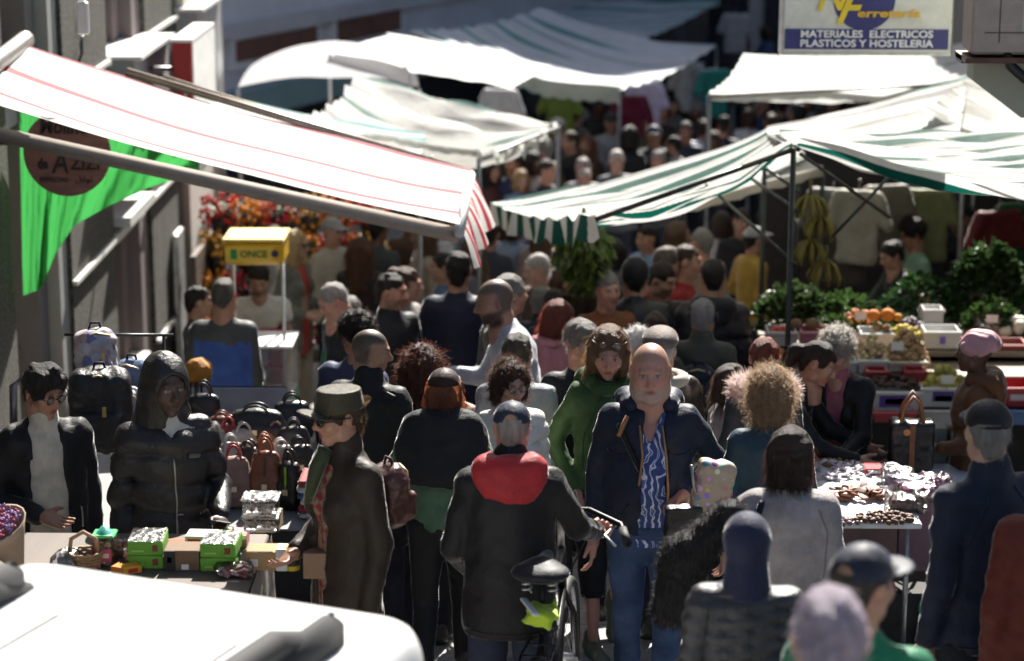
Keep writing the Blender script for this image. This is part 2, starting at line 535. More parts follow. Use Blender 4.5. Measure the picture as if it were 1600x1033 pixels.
        for a, b in [(0, 1), (2, 3), (4, 5), (6, 7), (0, 2), (1, 3), (4, 6), (5, 7), (0, 4), (1, 5), (2, 6), (3, 7)]:
            va, vb = val[:, a], val[:, b]
            cr = (va < 0) != (vb < 0)
            t = np.where(cr, va / np.where(cr, va - vb, 1), 0)
            acc += np.where(cr[:, None], O[a] + (O[b] - O[a]) * t[:, None], 0); cnt += cr
        v = lo + s.h * (ijk + acc / cnt[:, None])
        fs = []
        for axn in range(3):
            sh = [slice(None)] * 3; s2 = [slice(None)] * 3
            sh[axn] = slice(0, -1); s2[axn] = slice(1, None)
            E = np.argwhere(S[tuple(sh)] != S[tuple(s2)])
            o1, o2 = [(1, 2), (2, 0), (0, 1)][axn]
            ok = (E[:, o1] > 0) & (E[:, o2] > 0) & (E[:, o1] < S.shape[o1] - 1) & (E[:, o2] < S.shape[o2] - 1)
            E = E[ok]
            inside = S[E[:, 0], E[:, 1], E[:, 2]]
            def cell(d1, d2):
                q = E.copy(); q[:, o1] -= d1; q[:, o2] -= d2
                return idx[q[:, 0], q[:, 1], q[:, 2]]
            q = np.stack([cell(1, 1), cell(0, 1), cell(0, 0), cell(1, 0)], 1)
            q[~inside] = q[~inside][:, ::-1]
            fs.append(q)
        f = np.concatenate(fs)
        f = f[(f >= 0).all(1)]
        return v.astype(np.float32), f
def normals_of(v, f):
    n = np.zeros_like(v)
    a, b, c, d = (v[f[:, i]] for i in range(4))
    q = np.cross(c - a, d - b)
    for i in range(4): np.add.at(n, f[:, i], q)
    return n / (np.linalg.norm(n, axis=1, keepdims=True) + 1e-9)
# ------------------------------------------------------------------ people
def lerp(a, b, t): return a + (b - a) * t
_heads = {}
def head_mesh(kind, h):
    """canonical head, face towards -y, chin at z = -.12, crown at z = .115"""
    key = (kind, h)
    if key in _heads: return _heads[key]
    fat = {'m': 1.0, 'f': .93, 'heavy': 1.14}[kind]
    F = Field((-.13, -.15, -.24), (.13, .15, .14), h)
    F.ell((0, .014, .026), (.077, .097, .09), 0)
    F.ell((0, -.02, -.03), (.062 * fat, .074, .086), .03)
    F.ell((0, -.064, -.1), .024 * fat, .025)
    for sx in (-1, 1):
        F.ell((sx * .046 * fat, -.008, -.072), .027 * fat, .03)
        F.ell((sx * .037, -.06, -.026), .027 * fat, .025)
        if kind == 'heavy': F.ell((sx * .04, -.035, -.085), .035, .03)
    F.cone((-.034, -.081, .026), (.034, -.081, .026), .0115, .0115, .012)
    for sx in (-1, 1):
        F.ell((sx * .031, -.1, .006), (.017, .013, .0125), .012, op='s')
    F.cone((0, -.086, .014), (0, -.112, -.026), .008, .0125, .012)
    for sx in (-1, 1):
        F.ell((sx * .012, -.1, -.032), .0095, .008)
        F.ell((sx * .031, -.0775, .006), .0125, .003)
        F.ell((sx * .079, .014, -.004), (.009, .019, .031), .008, rotm(0, 0, sx * .45))
    F.cone((-.017, -.085, -.058), (.017, -.085, -.058), .008, .008, .008)
    F.cone((-.014, -.084, -.071), (.014, -.084, -.071), .0085, .0085, .008)
    F.cone((-.022, -.097, -.0645), (.022, -.097, -.0645), .004, .004, .004, op='s')
    nr = .05 if kind == 'f' else .06 if kind == 'm' else .076
    F.cone((0, .018, -.06), (0, .04, -.22), nr, nr * 1.12, .03)
    v, f = F.mesh()
    _heads[key] = (v, f)
    return v, f
def sstep(a, b, x):
    t = np.clip((x - a) / (b - a), 0, 1); return t * t * (3 - 2 * t)
def paint_head(v, skin, hairc, beard=None, scalp=None, lip=None, brow=1.0):
    x, y, z = v.T
    c = np.tile(np.array(skin, np.float32), (len(v), 1))
    def put(mask, col):
        nonlocal c
        c = c * (1 - mask[:, None]) + np.array(col, np.float32)[None] * mask[:, None]
    front = sstep(-.045, -.07, y)
    put(front * np.exp(-((np.abs(x) - .04) / .018) ** 2 - ((z + .028) / .02) ** 2) * .5, mul((skin[0] * 1.05, skin[1] * .72, skin[2] * .66), 1))
    put(front * np.exp(-(x / .014) ** 2 - ((z + .028) / .014) ** 2) * .5, mul((skin[0], skin[1] * .72, skin[2] * .66), 1))
    if scalp is not None:                     # cropped hair on the skull
        m = np.clip(sstep(.045, .07, z + np.clip(y, -1, 0) * .1) + sstep(-.005, .03, y) * sstep(-.075, -.05, z), 0, 1)
        m *= 1 - sstep(.004, 0, np.abs(np.abs(x) - .082)) * (np.abs(z) < .04) * .0
        put(m, scalp)
    if beard is not None:
        m = sstep(-.03, -.052, z) * sstep(.035, .0, y) * sstep(-.15, -.125, z)
        m *= 1 - np.exp(-(x / .02) ** 2 - ((z + .064) / .009) ** 2)
        put(m * beard[1], beard[0])
    put(front * np.exp(-(x / .021) ** 4 - ((z + .064) / .0125) ** 4) * .85, lip or (skin[0] * .72, skin[1] * .42, skin[2] * .4))
    put(front * np.exp(-(x / .022) ** 4 - ((z + .0645) / .0032) ** 2) * .8, mul(skin, .22))
    put(front * np.exp(-((np.abs(x) - .031) / .019) ** 4 - ((z - .029) / .0062) ** 2) * .85 * brow, mul(hairc, .8))
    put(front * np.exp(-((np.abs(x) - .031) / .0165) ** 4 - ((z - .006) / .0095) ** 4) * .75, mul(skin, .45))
    put((y < -.07) * np.exp(-((np.abs(x) - .031) / .012) ** 4 - ((z - .005) / .0055) ** 4) * .9, (.45, .42, .4))
    put((y < -.07) * np.exp(-((np.abs(x) - .031) / .0055) ** 4 - ((z - .005) / .006) ** 4), (.03, .02, .015))
    put((y < -.07) * np.exp(-((np.abs(x) - .031) / .0135) ** 4 - ((z - .0125) / .0025) ** 2) * .8, (.05, .03, .025))
    return c

_hands = {}
def hand_mesh(kind, h=.0074):
    if (kind, h) in _hands: return _hands[(kind, h)]
    F = Field((-.075, -.12, -.22), (.075, .05, .03), h)
    F.cone((0, 0, .02), (0, 0, -.02), .026, .027, .01)
    F.cone((-.02, 0, -.03), (-.024, 0, -.082), .018, .015, .015)
    F.cone((.018, 0, -.03), (.022, 0, -.08), .019, .015, .015)
    F.cone((0, 0, -.03), (0, 0, -.085), .02, .015, .015)
    cur = {'relax': (.25, .45, .5), 'grip': (1.1, 1.35, 1.0), 'flat': (.08, .15, .2)}[kind]
    for x, l in ((.031, .9), (.0105, 1.0), (-.0105, .95), (-.031, .76)):
        p = Vector((x, 0, -.085)); a = 0
        for seg, (L_, r0, r1) in enumerate(((.042, .0096, .0088), (.027, .0088, .0082), (.022, .0082, .0068))):
            a += cur[seg]
            q = p + Vector((x * .05, -math.sin(a), -math.cos(a))) * L_ * l
            F.cone(p, q, r0, r1, .003); p = q
    p0, p1 = Vector((.026, -.008, -.025)), Vector((.05, -.024, -.058))
    F.cone(p0, p1, .017, .0115, .012)
    p2 = p1 + (Vector((-.012, -.03, -.026)) if kind == 'grip' else Vector((.006, -.014, -.034)))
    F.cone(p1, p2, .011, .008, .003)
    v, f = F.mesh()
    _hands[(kind, h)] = (v, f)
    return v, f

def shoe_mesh(kind='dark'):
    F = Field((-.07, -.25, -.02), (.07, .12, .16), .012)
    F.cone((0, .04, .05), (0, -.14, .042), .045, .04, .02, S=(1, 1, 1.1))
    F.ell((0, -.15, .035), (.048, .065, .036), .02)
    F.cone((0, .04, .06), (0, .045, .11), .045, .042, .03)
    F.cut((0, 0, -1), 0)
    v, f = F.mesh()
    return v, f
_shoes = {}
def shoe_obj(root, ankle, yaw, pitch, color, sole):
    key = (color, sole)
    if key not in _shoes:
        if 'g' not in _shoes: _shoes['g'] = shoe_mesh()
        v, f = _shoes['g']
        zc = v[f].mean(1)[:, 2]
        _shoes[key] = mesh_np('shoe', v, f, mats=[mat('leather', color), mat('plain', sole)], midx=(zc < .022).astype(int))
    return link('shoe', _shoes[key], root, (ankle[0], ankle[1], ankle[2] - .085 + .03 * abs(math.sin(pitch))), (pitch, 0, yaw))

def hair_field(style, h, seed):
    big = style in ('long', 'frizz', 'longwave')
    F = Field((-.2, -.17, -.5 if big else -.24), (.2, .25, .23), h)
    face = lambda w=.07, top=.085, fy=-.125: F.ell((0, fy, top - .125), (w, .085, .125), .012, op='s')
    if style in ('short', 'pony', 'bun', 'swept'):
        F.ell((0, .018, .034), (.083, .102, .096), 0)
        F.cone((0, .07, -.02), (0, .07, -.06), .045, .035, .03, S=(.8, 1, 1))
        if style == 'swept': F.ell((.005, -.01, .05), (.088, .1, .09), .02)
        face(.074, .075)
        for sx in (-1, 1): F.ell((sx * .085, .01, -.025), (.025, .03, .045), .01, op='s')
        F.wrinkle(.0038 if style != 'swept' else .005, 50, seed)
        if style == 'pony':
            F.cone((0, .1, .04), (0, .15, .0), .028, .04, .02)
            F.cone((0, .15, .0), (0, .15, -.16), .04, .018, .02)
        if style == 'bun': F.ell((.0, .11, .07), .05, .015)
    elif style == 'bob':
        F.ell((0, .018, .034), (.09, .108, .098), 0)
        F.cone((0, .03, .0), (0, .035, -.1), .1, .092, .03, S=(.96, 1, 1))
        for sx in (-1, 1): F.cone((sx * .075, -.03, .02), (sx * .078, -.035, -.09), .028, .024, .02)
        face(.064, .08, -.13)
        F.cut((0, 0, -1), .135); F.wrinkle(.003, 50, seed)
    elif style in ('long', 'longwave'):
        F.ell((0, .018, .034), (.091, .108, .099), 0)
        F.cone((0, .035, .0), (0, .075, -.3), .1, .085, .03, S=(.82, 1, 1))
        for sx in (-1, 1): F.cone((sx * .075, -.02, .02), (sx * .085, .0, -.2), .032, .03, .02)
        face(.064, .08, -.13)
        F.cut((0, 0, -1), .4); F.wrinkle(.005, 36, seed)
    elif style == 'curlbob':
        F.ell((0, .018, .04), (.1, .114, .106), 0)
        for sx in (-1, 1): F.cone((sx * .08, .0, .02), (sx * .088, .0, -.07), .04, .034, .02)
        F.cone((0, .05, .0), (0, .05, -.08), .085, .07, .03)
        face(.068, .07, -.125); F.wrinkle(.006, 50, seed)
    elif style in ('curly', 'frizz'):
        F.ell((0, .02, .03), (.116, .12, .118), 0)
        if style == 'frizz':
            F.cone((0, .045, .0), (0, .07, -.24), .125, .13, .04, S=(.82, 1, 1))
        else:
            F.cone((0, .03, .0), (0, .035, -.07), .115, .1, .03, S=(.9, 1, 1))
        face(.066, .075, -.135)
        F.wrinkle(.008, 48, seed)
    elif style == 'mop':                       # short thick curls
        F.ell((0, .02, .045), (.1, .115, .105), 0)
        face(.074, .085, -.13)
        for sx in (-1, 1): F.ell((sx * .09, .01, -.03), (.025, .03, .045), .01, op='s')
        F.cut((0, 0, -1), .05); F.wrinkle(.006, 55, seed)
    return F.mesh()
def strands(v, f, n, length, width, seed, curl=0, down=.5, out=.5, face=True):
    if n == 0 or len(v) == 0: return None
    rng = np.random.RandomState(seed)
    N = normals_of(v, f)
    ok = ~((v[:, 1] < -.035) & (v[:, 2] < .07) & (v[:, 2] > -.2) & (np.abs(v[:, 0]) < .068)) if face else np.ones(len(v), bool)
    id_ = rng.choice(np.flatnonzero(ok), n)
    p = v[id_] - N[id_] * .006
    d = N[id_] * out + rng.randn(n, 3) * .28 + np.array([0, 0, -down])
    d /= np.linalg.norm(d, axis=1, keepdims=True)
    segs = 5 if curl else 3
    L = length * (.5 + rng.rand(n))
    a = np.cross(d, rng.randn(n, 3)); a /= np.linalg.norm(a, axis=1, keepdims=True)
    b = np.cross(d, a)
    ph = rng.rand(n) * 6.28
    pts = []
    for i in range(segs + 1):
        t = i / segs
        q = p + d * (L * t)[:, None] + np.array([0, 0, -1]) * (L * t * t * down * .6)[:, None]
        if curl:
            w = ph + t * 7.5
            q = q + (a * np.cos(w)[:, None] + b * np.sin(w)[:, None]) * curl
        pts.append(q)
    V = np.zeros((n, segs + 1, 2, 3), np.float32)
    for i in range(segs + 1):
        w = width * (1 - .7 * i / segs)
        V[:, i, 0] = pts[i] - a * w; V[:, i, 1] = pts[i] + a * w
    base = (np.arange(n) * (segs + 1) * 2)[:, None]
    fs = [np.concatenate([base + 2 * i, base + 2 * i + 1, base + 2 * i + 3, base + 2 * i + 2], 1) for i in range(segs)]
    return V.reshape(-1, 3), np.concatenate(fs)
def hat_field(kind, h, hole=False):
    F = Field((-.17, -.25, -.2), (.17, .2, .2), h)
    if kind in ('cap', 'capback'):
        F.ell((0, .012, .04), (.09, .108, .09), 0)
        F.cut((0, 0, -1), -.03)
        if hole:
            F.ell((0, .115, .052), (.036, .05, .026), .004, op='s')
            F.cone((-.035, .1, .034), (.035, .1, .034), .007, .007, 0)
        F.cone((-.028, -.1, .042), (.028, -.1, .042), .01, .01, .01, S=(1, 1, 1))
        F.ell((0, -.115, .033), (.082, .085, .011), .012, rotm(-.18))
        F.ell((0, .01, .13), (.008, .008, .006), .003)
    elif kind == 'cadet':
        F.cone((0, .01, .045), (0, .014, .1), .096, .088, 0, S=(1.03, .9, 1)); F.cut((0, .1, 1), .1215); F.cut((0, 0, -1), -.03)
        F.ell((0, -.105, .03), (.088, .075, .011), .012, rotm(-.34))
    elif kind == 'flat':
        F.ell((0, .0, .07), (.096, .125, .062), 0, rotm(-.18)); F.ell((0, .02, .05), (.09, .108, .05), .03)
        F.ell((0, -.1, .042), (.07, .05, .012), .02, rotm(-.25)); F.cut((0, 0, -1), -.015)
    elif kind == 'beanie':
        F.ell((0, .015, .045), (.092, .11, .1), 0); F.cut((0, 0, -1), .0)
        F.cone((0, .015, .012), (0, .015, .05), .098, .096, .012, S=(1.06, .9, 1)); F.cut((0, .1, -1), .012)
        F.wrinkle(.0015, 60, 3)
    elif kind == 'turban':
        F.ell((0, .025, .05), (.1, .118, .095), 0); F.ell((.02, .08, .06), (.08, .075, .085), .03)
        F.cone((-.07, -.06, .045), (.07, -.06, .06), .022, .022, .025); F.cut((0, .35, -1), .02)
        F.wrinkle(.0045, 34, 9)
    elif kind == 'hoodup':
        F.ell((0, .02, .015), (.1, .122, .128), 0)
        F.cone((0, .03, -.05), (0, .05, -.2), .09, .115, .04, S=(.85, 1, 1))
        F.ell((0, -.14, -.03), (.079, .115, .12), .015, op='s')
        F.folds(.006, 16, 5)
    elif kind == 'bala':                       # close knitted hood
        F.ell((0, .015, .025), (.096, .115, .108), 0)
        F.cone((0, .025, -.05), (0, .04, -.2), .082, .1, .03)
        F.ell((0, -.135, -.02), (.06, .08, .09), .015, op='s')
    return F.mesh()

ARMS = {
    'hang': ((.045, .03, -.28), (.05, -.03, -.53)),
    'bent': ((.07, .05, -.27), (.0, -.19, -.33)),
    'up': ((.06, .02, -.27), (-.05, -.2, -.12)),
    'pocket': ((.12, .07, -.26), (.03, -.07, -.47)),
    'fwd': ((.04, -.16, -.24), (.0, -.38, -.3)),
    'down': ((.05, -.09, -.27), (.0, -.22, -.48)),
    'elbow': ((.15, .06, -.24), (.0, -.12, -.3)),
    'swing': ((.06, .13, -.26), (.07, .17, -.51)),
}
LEGS = {
    'stand': (((.01, -.01, -.42), (.015, .02, -.82)), ((.01, -.01, -.42), (.015, .02, -.82))),
    'walk': (((.0, -.13, -.41), (.0, -.2, -.8)), ((.0, .03, -.42), (.0, .24, -.77))),
    'walk2': (((.0, .03, -.42), (.0, .26, -.76)), ((.0, -.13, -.41), (.0, -.2, -.8))),
    'wide': (((.05, -.02, -.42), (.09, .02, -.82)), ((.05, -.02, -.42), (.09, .02, -.82))),
}
SKIN = {'pale': (.46, .27, .2), 'tan': (.36, .195, .13), 'ruddy': (.47, .245, .18), 'olive': (.33, .2, .135), 'brown': (.13, .065, .04), 'dark': (.065, .036, .026)}
_pn = [0]
PEOPLE = {}
def person(key, label, px, py, H, face, skin='tan', sex='m', build=1.0, hair=('short', (.03, .02, .015)), beard=None, scalp=None,
           top=None, legs=None, arms=('hang', 'hang'), stance='stand', lean=0, hunch=0, head=(0, 0, 0), hat=None, glasses=None,
           lod=None, shoes=((.02, .02, .02), (.05, .05, .05)), hands=('relax', 'relax'), hs=.98, group=None, Y=None, inner=None, hood=None, collar=.0, wig=1.0):
    _pn[0] += 1; seed = _pn[0] * 7 + 3
    rng = np.random.RandomState(seed)
    top = dict(dict(c=(.03, .03, .04), kind='cloth', hem=.84, name='jacket', loose=1.0), **(top or {}))
    legs = dict(dict(c=(.03, .03, .04), kind='denim', wide=1.0, end=.06, name='trousers'), **(legs or {}))
    la, th = R(lean), R(face)
    def sp(x, y, z):
        dz = z - .95
        if dz <= 0: return np.array([x, y, z])
        return np.array([x, y * math.cos(la) - math.sin(la) * dz, .95 + math.cos(la) * dz + y * math.sin(la)])
    hc = sp(0, -.025 - hunch, 1.605 - hunch * .35)
    Rh = rotm(0, 0, R(head[0])) @ rotm(R(head[1])) @ rotm(0, R(head[2]), 0)    # yaw, pitch (+ looks down), roll
    hv_top = np.array([0, 0, .125 if hat is None else .135]) * hs
    ht = hc + hv_top
    # --- solve the street position
    def root_at(Yh, Hh):
        T = P(px, py, Yh); k = Hh / 1.72
        c, s = math.cos(th), math.sin(th)
        rx, ry = T.x - k * (c * ht[0] - s * ht[1]), T.y - k * (s * ht[0] + c * ht[1])
        return rx, ry, T.z - G(ry) - k * ht[2]
    k = H / 1.72
    if Y is None:
        a, b = 3.0, 45.0
        for _ in range(40):
            m = (a + b) / 2
            if root_at(m, H)[2] > 0: a = m
            else: b = m
        Y = (a + b) / 2
    else:
        for _ in range(30):
            e = root_at(Y, k * 1.72)[2]; k += e / ht[2]
        H = k * 1.72
    rx, ry, _ = root_at(Y, H)
    root = thing('person', label, 'person', (rx, ry, G(ry)), th, group, k)
    d = ray(px, py)
    s_px = FPX * d.y / Y
    print('PERSON %-10s Y=%.1f H=%.2f s=%.0f x=%.2f' % (key, Y, H, s_px, rx))
    if lod is None: lod = 0 if Y < 12.6 else 1 if Y < 19 else 2
    hh, hc_, hhair = [(.0062, .0155, .011), (.0098, .025, .0145), (.0155, .036, .02)][lod]
    sk = SKIN[skin] if isinstance(skin, str) else skin
    # --- joints
    b = build
    sw = .162 * (1 + .45 * (b - 1)) * (1 if sex == 'm' else .9)
    hipw = .09
    J = {}
    for i, sx in ((0, 1), (1, -1)):
        A = arms[i]; A = ARMS[A] if isinstance(A, str) else A
        sh = sp(sx * sw, .01 - hunch * .5, 1.375 - hunch * .15)
        J[i] = (sh, sh + np.array([A[0][0] * sx, A[0][1], A[0][2]]), sh + np.array([A[1][0] * sx, A[1][1], A[1][2]]))
        LL = LEGS[stance][i] if isinstance(stance, str) else stance[i]
        hp = np.array([sx * hipw, .0, .9])
        J[i + 2] = (hp, hp + np.array([LL[0][0] * sx, LL[0][1], LL[0][2]]), hp + np.array([LL[1][0] * sx, LL[1][1], LL[1][2]]))
    # --- skin: head, hands and the body under the clothes, one mesh
    V, Fq, C = [], [], []
    nv = 0
    def put(v, f, c):
        nonlocal nv
        V.append(np.asarray(v, np.float32)); Fq.append(f + nv); C.append(c); nv += len(v)
    hm = 'heavy' if b > 1.15 and sex == 'm' else sex
    v, f = head_mesh(hm, hh)
    hcol = hair[1] if hair else (scalp or (.05, .04, .03))
    c = paint_head(v, sk, hcol, beard, scalp, lip=(.33, .06, .06) if sex == 'f' and lod == 0 else None)
    Rm = np.array(Rh, np.float32)
    tohead = lambda q: (q * hs) @ Rm.T + hc.astype(np.float32)
    w = v.copy()
    twist = sstep(-.16, -.09, v[:, 2])[:, None]         # the neck stays with the body
    w = tohead(v) * twist + (v * hs + hc.astype(np.float32)) * (1 - twist)
    put(w, f, c)
    for i, sx in ((0, 1), (1, -1)):
        el, wr = J[i][1], J[i][2]
        if lod < 2 and hands[i]:
            z = -(wr - el) / np.linalg.norm(wr - el)
            xin = np.array([0, -1.0, 0]) if abs(z[1]) < .75 else np.array([-sx, 0, .3])   # thumb side forwards
            x = xin - z * xin.dot(z); x /= np.linalg.norm(x); y = np.cross(z, x)
            hv, hf = hand_mesh(hands[i], .0074 if lod == 0 else .011)
            q = hv.copy()
            if sx > 0: q[:, 1] *= -1; hf = hf[:, ::-1]
            B = np.stack([x, y, z], 1)
            put(q @ B.T.astype(np.float32) + (wr + (wr - el) / np.linalg.norm(wr - el) * .02).astype(np.float32), hf, np.tile(np.array(sk, np.float32) * .95, (len(q), 1)))
    if beard is not None and lod < 2 and beard[1] > .5:
        hv0, hf0 = head_mesh(hm, hh)
        mk = (hv0[:, 2] < -.04) & (hv0[:, 2] > -.135) & (hv0[:, 1] < .02) & (hv0[:, 1] > -.13) & ~((np.abs(hv0[:, 0]) < .024) & (np.abs(hv0[:, 2] + .064) < .012))
        ids = np.flatnonzero(mk)
        sub = hf0[mk[hf0].all(1)]
        N_ = normals_of(hv0, hf0)
        pick = rng.choice(ids, 900)
        p_ = hv0[pick]; d_ = N_[pick] * .5 + np.array([0, 0, -.8]) + rng.randn(900, 3) * .25; d_ /= np.linalg.norm(d_, axis=1, keepdims=True)
        s_ = np.cross(d_, rng.randn(900, 3)); s_ /= np.linalg.norm(s_, axis=1, keepdims=True)
        bl_ = .003 if beard[1] < .8 else .016
        bv = np.stack([p_ - s_ * .0009, p_ + s_ * .0009, p_ + d_ * bl_ + s_ * .0003, p_ + d_ * bl_ - s_ * .0003], 1).reshape(-1, 3)
        link('beard', mesh_np('beard', tohead(bv.astype(np.float32)), np.arange(3600).reshape(-1, 4), mat('hair', beard[0])), root)
    FB = Field((-.62, -.62, .04), (.62, .5, 1.5), min(.045, hc_ * 2.5))
    FB.cone(sp(0, 0, .92), sp(0, 0, 1.3), .105, .1, .03, S=(.68, 1, 1))
    FB.cone(sp(0, 0, 1.3), sp(0, -hunch * .8, 1.47), .09, .05, .04)
    for i in (0, 1):
        FB.cone(J[i][0], J[i][1], .045, .036, .02); FB.cone(J[i][1], J[i][2], .036, .026, .02)
        FB.cone(J[i + 2][0], J[i + 2][1], .075, .05, .02); FB.cone(J[i + 2][1], J[i + 2][2], .05, .034, .02)
    v, f = FB.mesh(); put(v, f, np.tile(np.array(sk, np.float32), (len(v), 1)))
    link('body', mesh_np('body', np.concatenate(V), np.concatenate(Fq), mat('skin'), np.concatenate(C)), root)
    # --- trousers
    if legs['kind'] != 'none':
        wd = legs['wide']
        lo = np.minimum.reduce([J[2][1], J[2][2], J[3][1], J[3][2]]) - .2; hi = np.maximum.reduce([J[2][1], J[2][2], J[3][1], J[3][2]]) + .2
        F = Field((min(-.3, lo[0]), min(-.28, lo[1]), .0), (max(.3, hi[0]), max(.28, hi[1]), 1.06), hc_ * 1.4)
        F.cone((0, .0, .9), (0, 0, 1.0), .118 * b, .112 * b, 0, S=(.7, 1, 1))
        for i in (2, 3):
            hp, kn, an = J[i]
            end = an + (kn - an) * ((legs['end'] - .06) / .42) + np.array([0, 0, -.03])
            F.cone(hp, kn, .098 * (1 + .5 * (b - 1)), .068 * wd, .03)
            F.cone(kn, end, .068 * wd, .06 * wd, .02)
        F.folds(.01, 9, seed + 1)
        for i in (2, 3):                      # hems
            hp, kn, an = J[i]
            end = an + (kn - an) * ((legs['end'] - .06) / .42) + np.array([0, 0, -.03])
            F.cone(end + (0, 0, -.075), end + (0, 0, -.13), .09, .09, .0, op='s')
        hcut = top['hem'] + .05
        if hcut < 1.0: F.cut((0, 0, 1), hcut)
        v, f = F.mesh()
        link(legs['name'], mesh_np('trousers', v, f, legs.get('m') or mat(legs['kind'], legs['c'])), root)
    for i in (2, 3):
        back = J[i][2][1] > .15
        shoe_obj(root, J[i][2], (-.12 if i == 2 else .12), .55 if back else 0, *shoes)
    # --- upper garment
    t = top; lz = t['loose']; hem = t['hem']
    allj = np.array([q for i in (0, 1) for q in J[i]])
    lo = np.minimum(allj.min(0) - .12, (-.34, -.3, hem - .05)); hi = np.maximum(allj.max(0) + .12, (.34, .32, 1.62))
    lo[1] = min(lo[1], hc[1] - .1)
    def torso(F, r, long=True):
        rr = r * b
        if hem < .8:
            F.cone((0, .005, hem - .03), sp(0, 0, .98), rr * (1.1 + .25 * (.8 - hem)), rr * 1.0, .03, S=(.72, 1, 1))
        F.cone((0, .0, max(hem - .02, .8)), sp(0, 0, 1.3), rr * 1.02, rr * (1.0 if sex == 'm' else .97), .03, S=(.68, .98, 1))
        if b > 1.1: F.ell(sp(0, -.045, 1.08), (.155 * b - (.128 - r) , .128 * b - (.12 - r), .17), .05)
        if sex == 'f':
            q_ = 1 if r > .113 * lz - .01 else .8
            for sx in (-1, 1): F.ell(sp(sx * .07, -.085 * q_, 1.24), (.065 * q_, .06 * q_, .065 * q_), .05)
        F.cone(sp(-sw + .03, .01 - hunch * .5, 1.372), sp(sw - .03, .01 - hunch * .5, 1.372), r * .58, r * .58, .06)
        F.cone(sp(0, .01 - hunch * .3, 1.36), sp(0, .012 - hunch * .85, 1.45 + collar * .5), r * .8, r * .5, .07)
        return F
    F = torso(Field(lo, hi, hc_), .113 * lz)
    F.cut((0, 0, -1), -hem)
    op = t.get('open')
    x, y, z = F.grid()
    if op:
        wz = op[0] + (op[1] - op[0]) * np.clip((z - hem) / (1.45 - hem), 0, 1)
        dw = np.maximum(np.abs(x - (op[2] if len(op) > 2 else 0)) - wz, y + .03 + np.sin(la) * np.clip(z - .95, 0, 1))
        F.D = np.maximum(F.D, -dw)
    if collar: F.cone(sp(0, .0 - hunch * .8, 1.43), sp(0, .005 - hunch, 1.46 + collar), .075, .07, .02, S=(.95, 1, 1))
    ah = t.get('sleeve', 1.0)
    for i in (0, 1):
        s_, e_, w_ = J[i]
        F.cone(s_, s_ + (e_ - s_) * .3, .057 * lz, .058 * lz, .045)
        F.cone(s_ + (e_ - s_) * .3, e_, .058 * lz, .053 * lz, .01)
        if ah >= 1: F.cone(e_, w_, .053 * lz, .042 * lz, .02)
    if t.get('quilt'):
        q = t['quilt']
        zz = z + .02 * np.sin(x * 9)
        F.D = F.D + (.0125 * (1 - np.abs(np.sin(np.pi * zz / q))) ** 2.5 * 1.6 - .004).astype(np.float32)
        F.folds(.005, 16, seed)
        F.wrinkle(.0018, 40, seed)
    else:
        F.folds(t.get('wr', .011), t.get('wf', 11), seed)
        F.wrinkle(.0016, 34, seed + 2)
    if ah < 1:
        for i in (0, 1):
            s_, e_, w_ = J[i]
            F.cone(s_ + (e_ - s_) * (ah + .16), w_, .1, .1, 0, op='s')
    v, f = F.mesh()
    tv = (v, f)
    c2 = t.get('c2')
    if c2:                                    # two-colour garment: test gives the second colour
        fc = v[f].mean(1)
        g = link(t['name'], mesh_np(t['name'], v, f, mats=[t.get('m') or mat(t['kind'], t['c']), mat(t['kind'], c2[0])], midx=c2[1](fc).astype(int)), root)
    else:
        g = link(t['name'], mesh_np(t['name'], v, f, t.get('m') or mat(t['kind'], t['c'])), root)
    if inner or op:
        inn = dict(dict(c=(.5, .48, .45), kind='cloth', name='shirt', hem=hem - .04), **(inner or {}))
        h0 = hem; hem = inn['hem']
        F = torso(Field((-.32, -.34, hem - .05), (.32, .3, 1.6), hc_), .113 * lz - .016)
        F.cut((0, 0, -1), -hem)
        if inn.get('neck'): F.cone(sp(0, -.01 - hunch * .8, 1.43), sp(0, -.015 - hunch, 1.46 + inn['neck']), .066, .064, .02)
        if inn.get('vee'):
            x, y, z = F.grid()
            dv = np.maximum(np.abs(x) - np.clip((z - 1.28) * .38, 0, .2), np.maximum(y + .03, 1.28 - z))
            F.D = np.maximum(F.D, -dv)
            FC = None
        F.wrinkle(.0012, 22, seed + 4)
        v, f = F.mesh(); hem = h0
        link(inn['name'], mesh_np(inn['name'], v, f, inn.get('m') or mat(inn['kind'], inn['c'])), root)
    # --- hood lying on the shoulders
    if hood:
        F = Field((-.24, -.2, 1.2), (.24, .36, 1.66), hc_)
        cc = lambda x, y, z: sp(x, y - hunch * .8, z)
        F.cone(cc(-.085, -.03, 1.455), cc(-.1, .09, 1.44), .042, .055, .03)
        F.cone(cc(.085, -.03, 1.455), cc(.1, .09, 1.44), .042, .055, .03)
        F.cone(cc(-.09, .09, 1.44), cc(.09, .09, 1.44), .055, .055, .04)
        F.ell(cc(0, .125, 1.385), (.13, .05, .11), .04)
        if len(hood) > 2: F.cone(cc(-.06, -.1, 1.43), cc(.06, -.1, 1.43), .035, .035, .04)
        F.wrinkle(.004, 26, seed + 5)
        v, f = F.mesh()
        link('hood', mesh_np('hood', v, f, mat(hood[1], hood[0])), root)
    # --- hair
    fac = wig
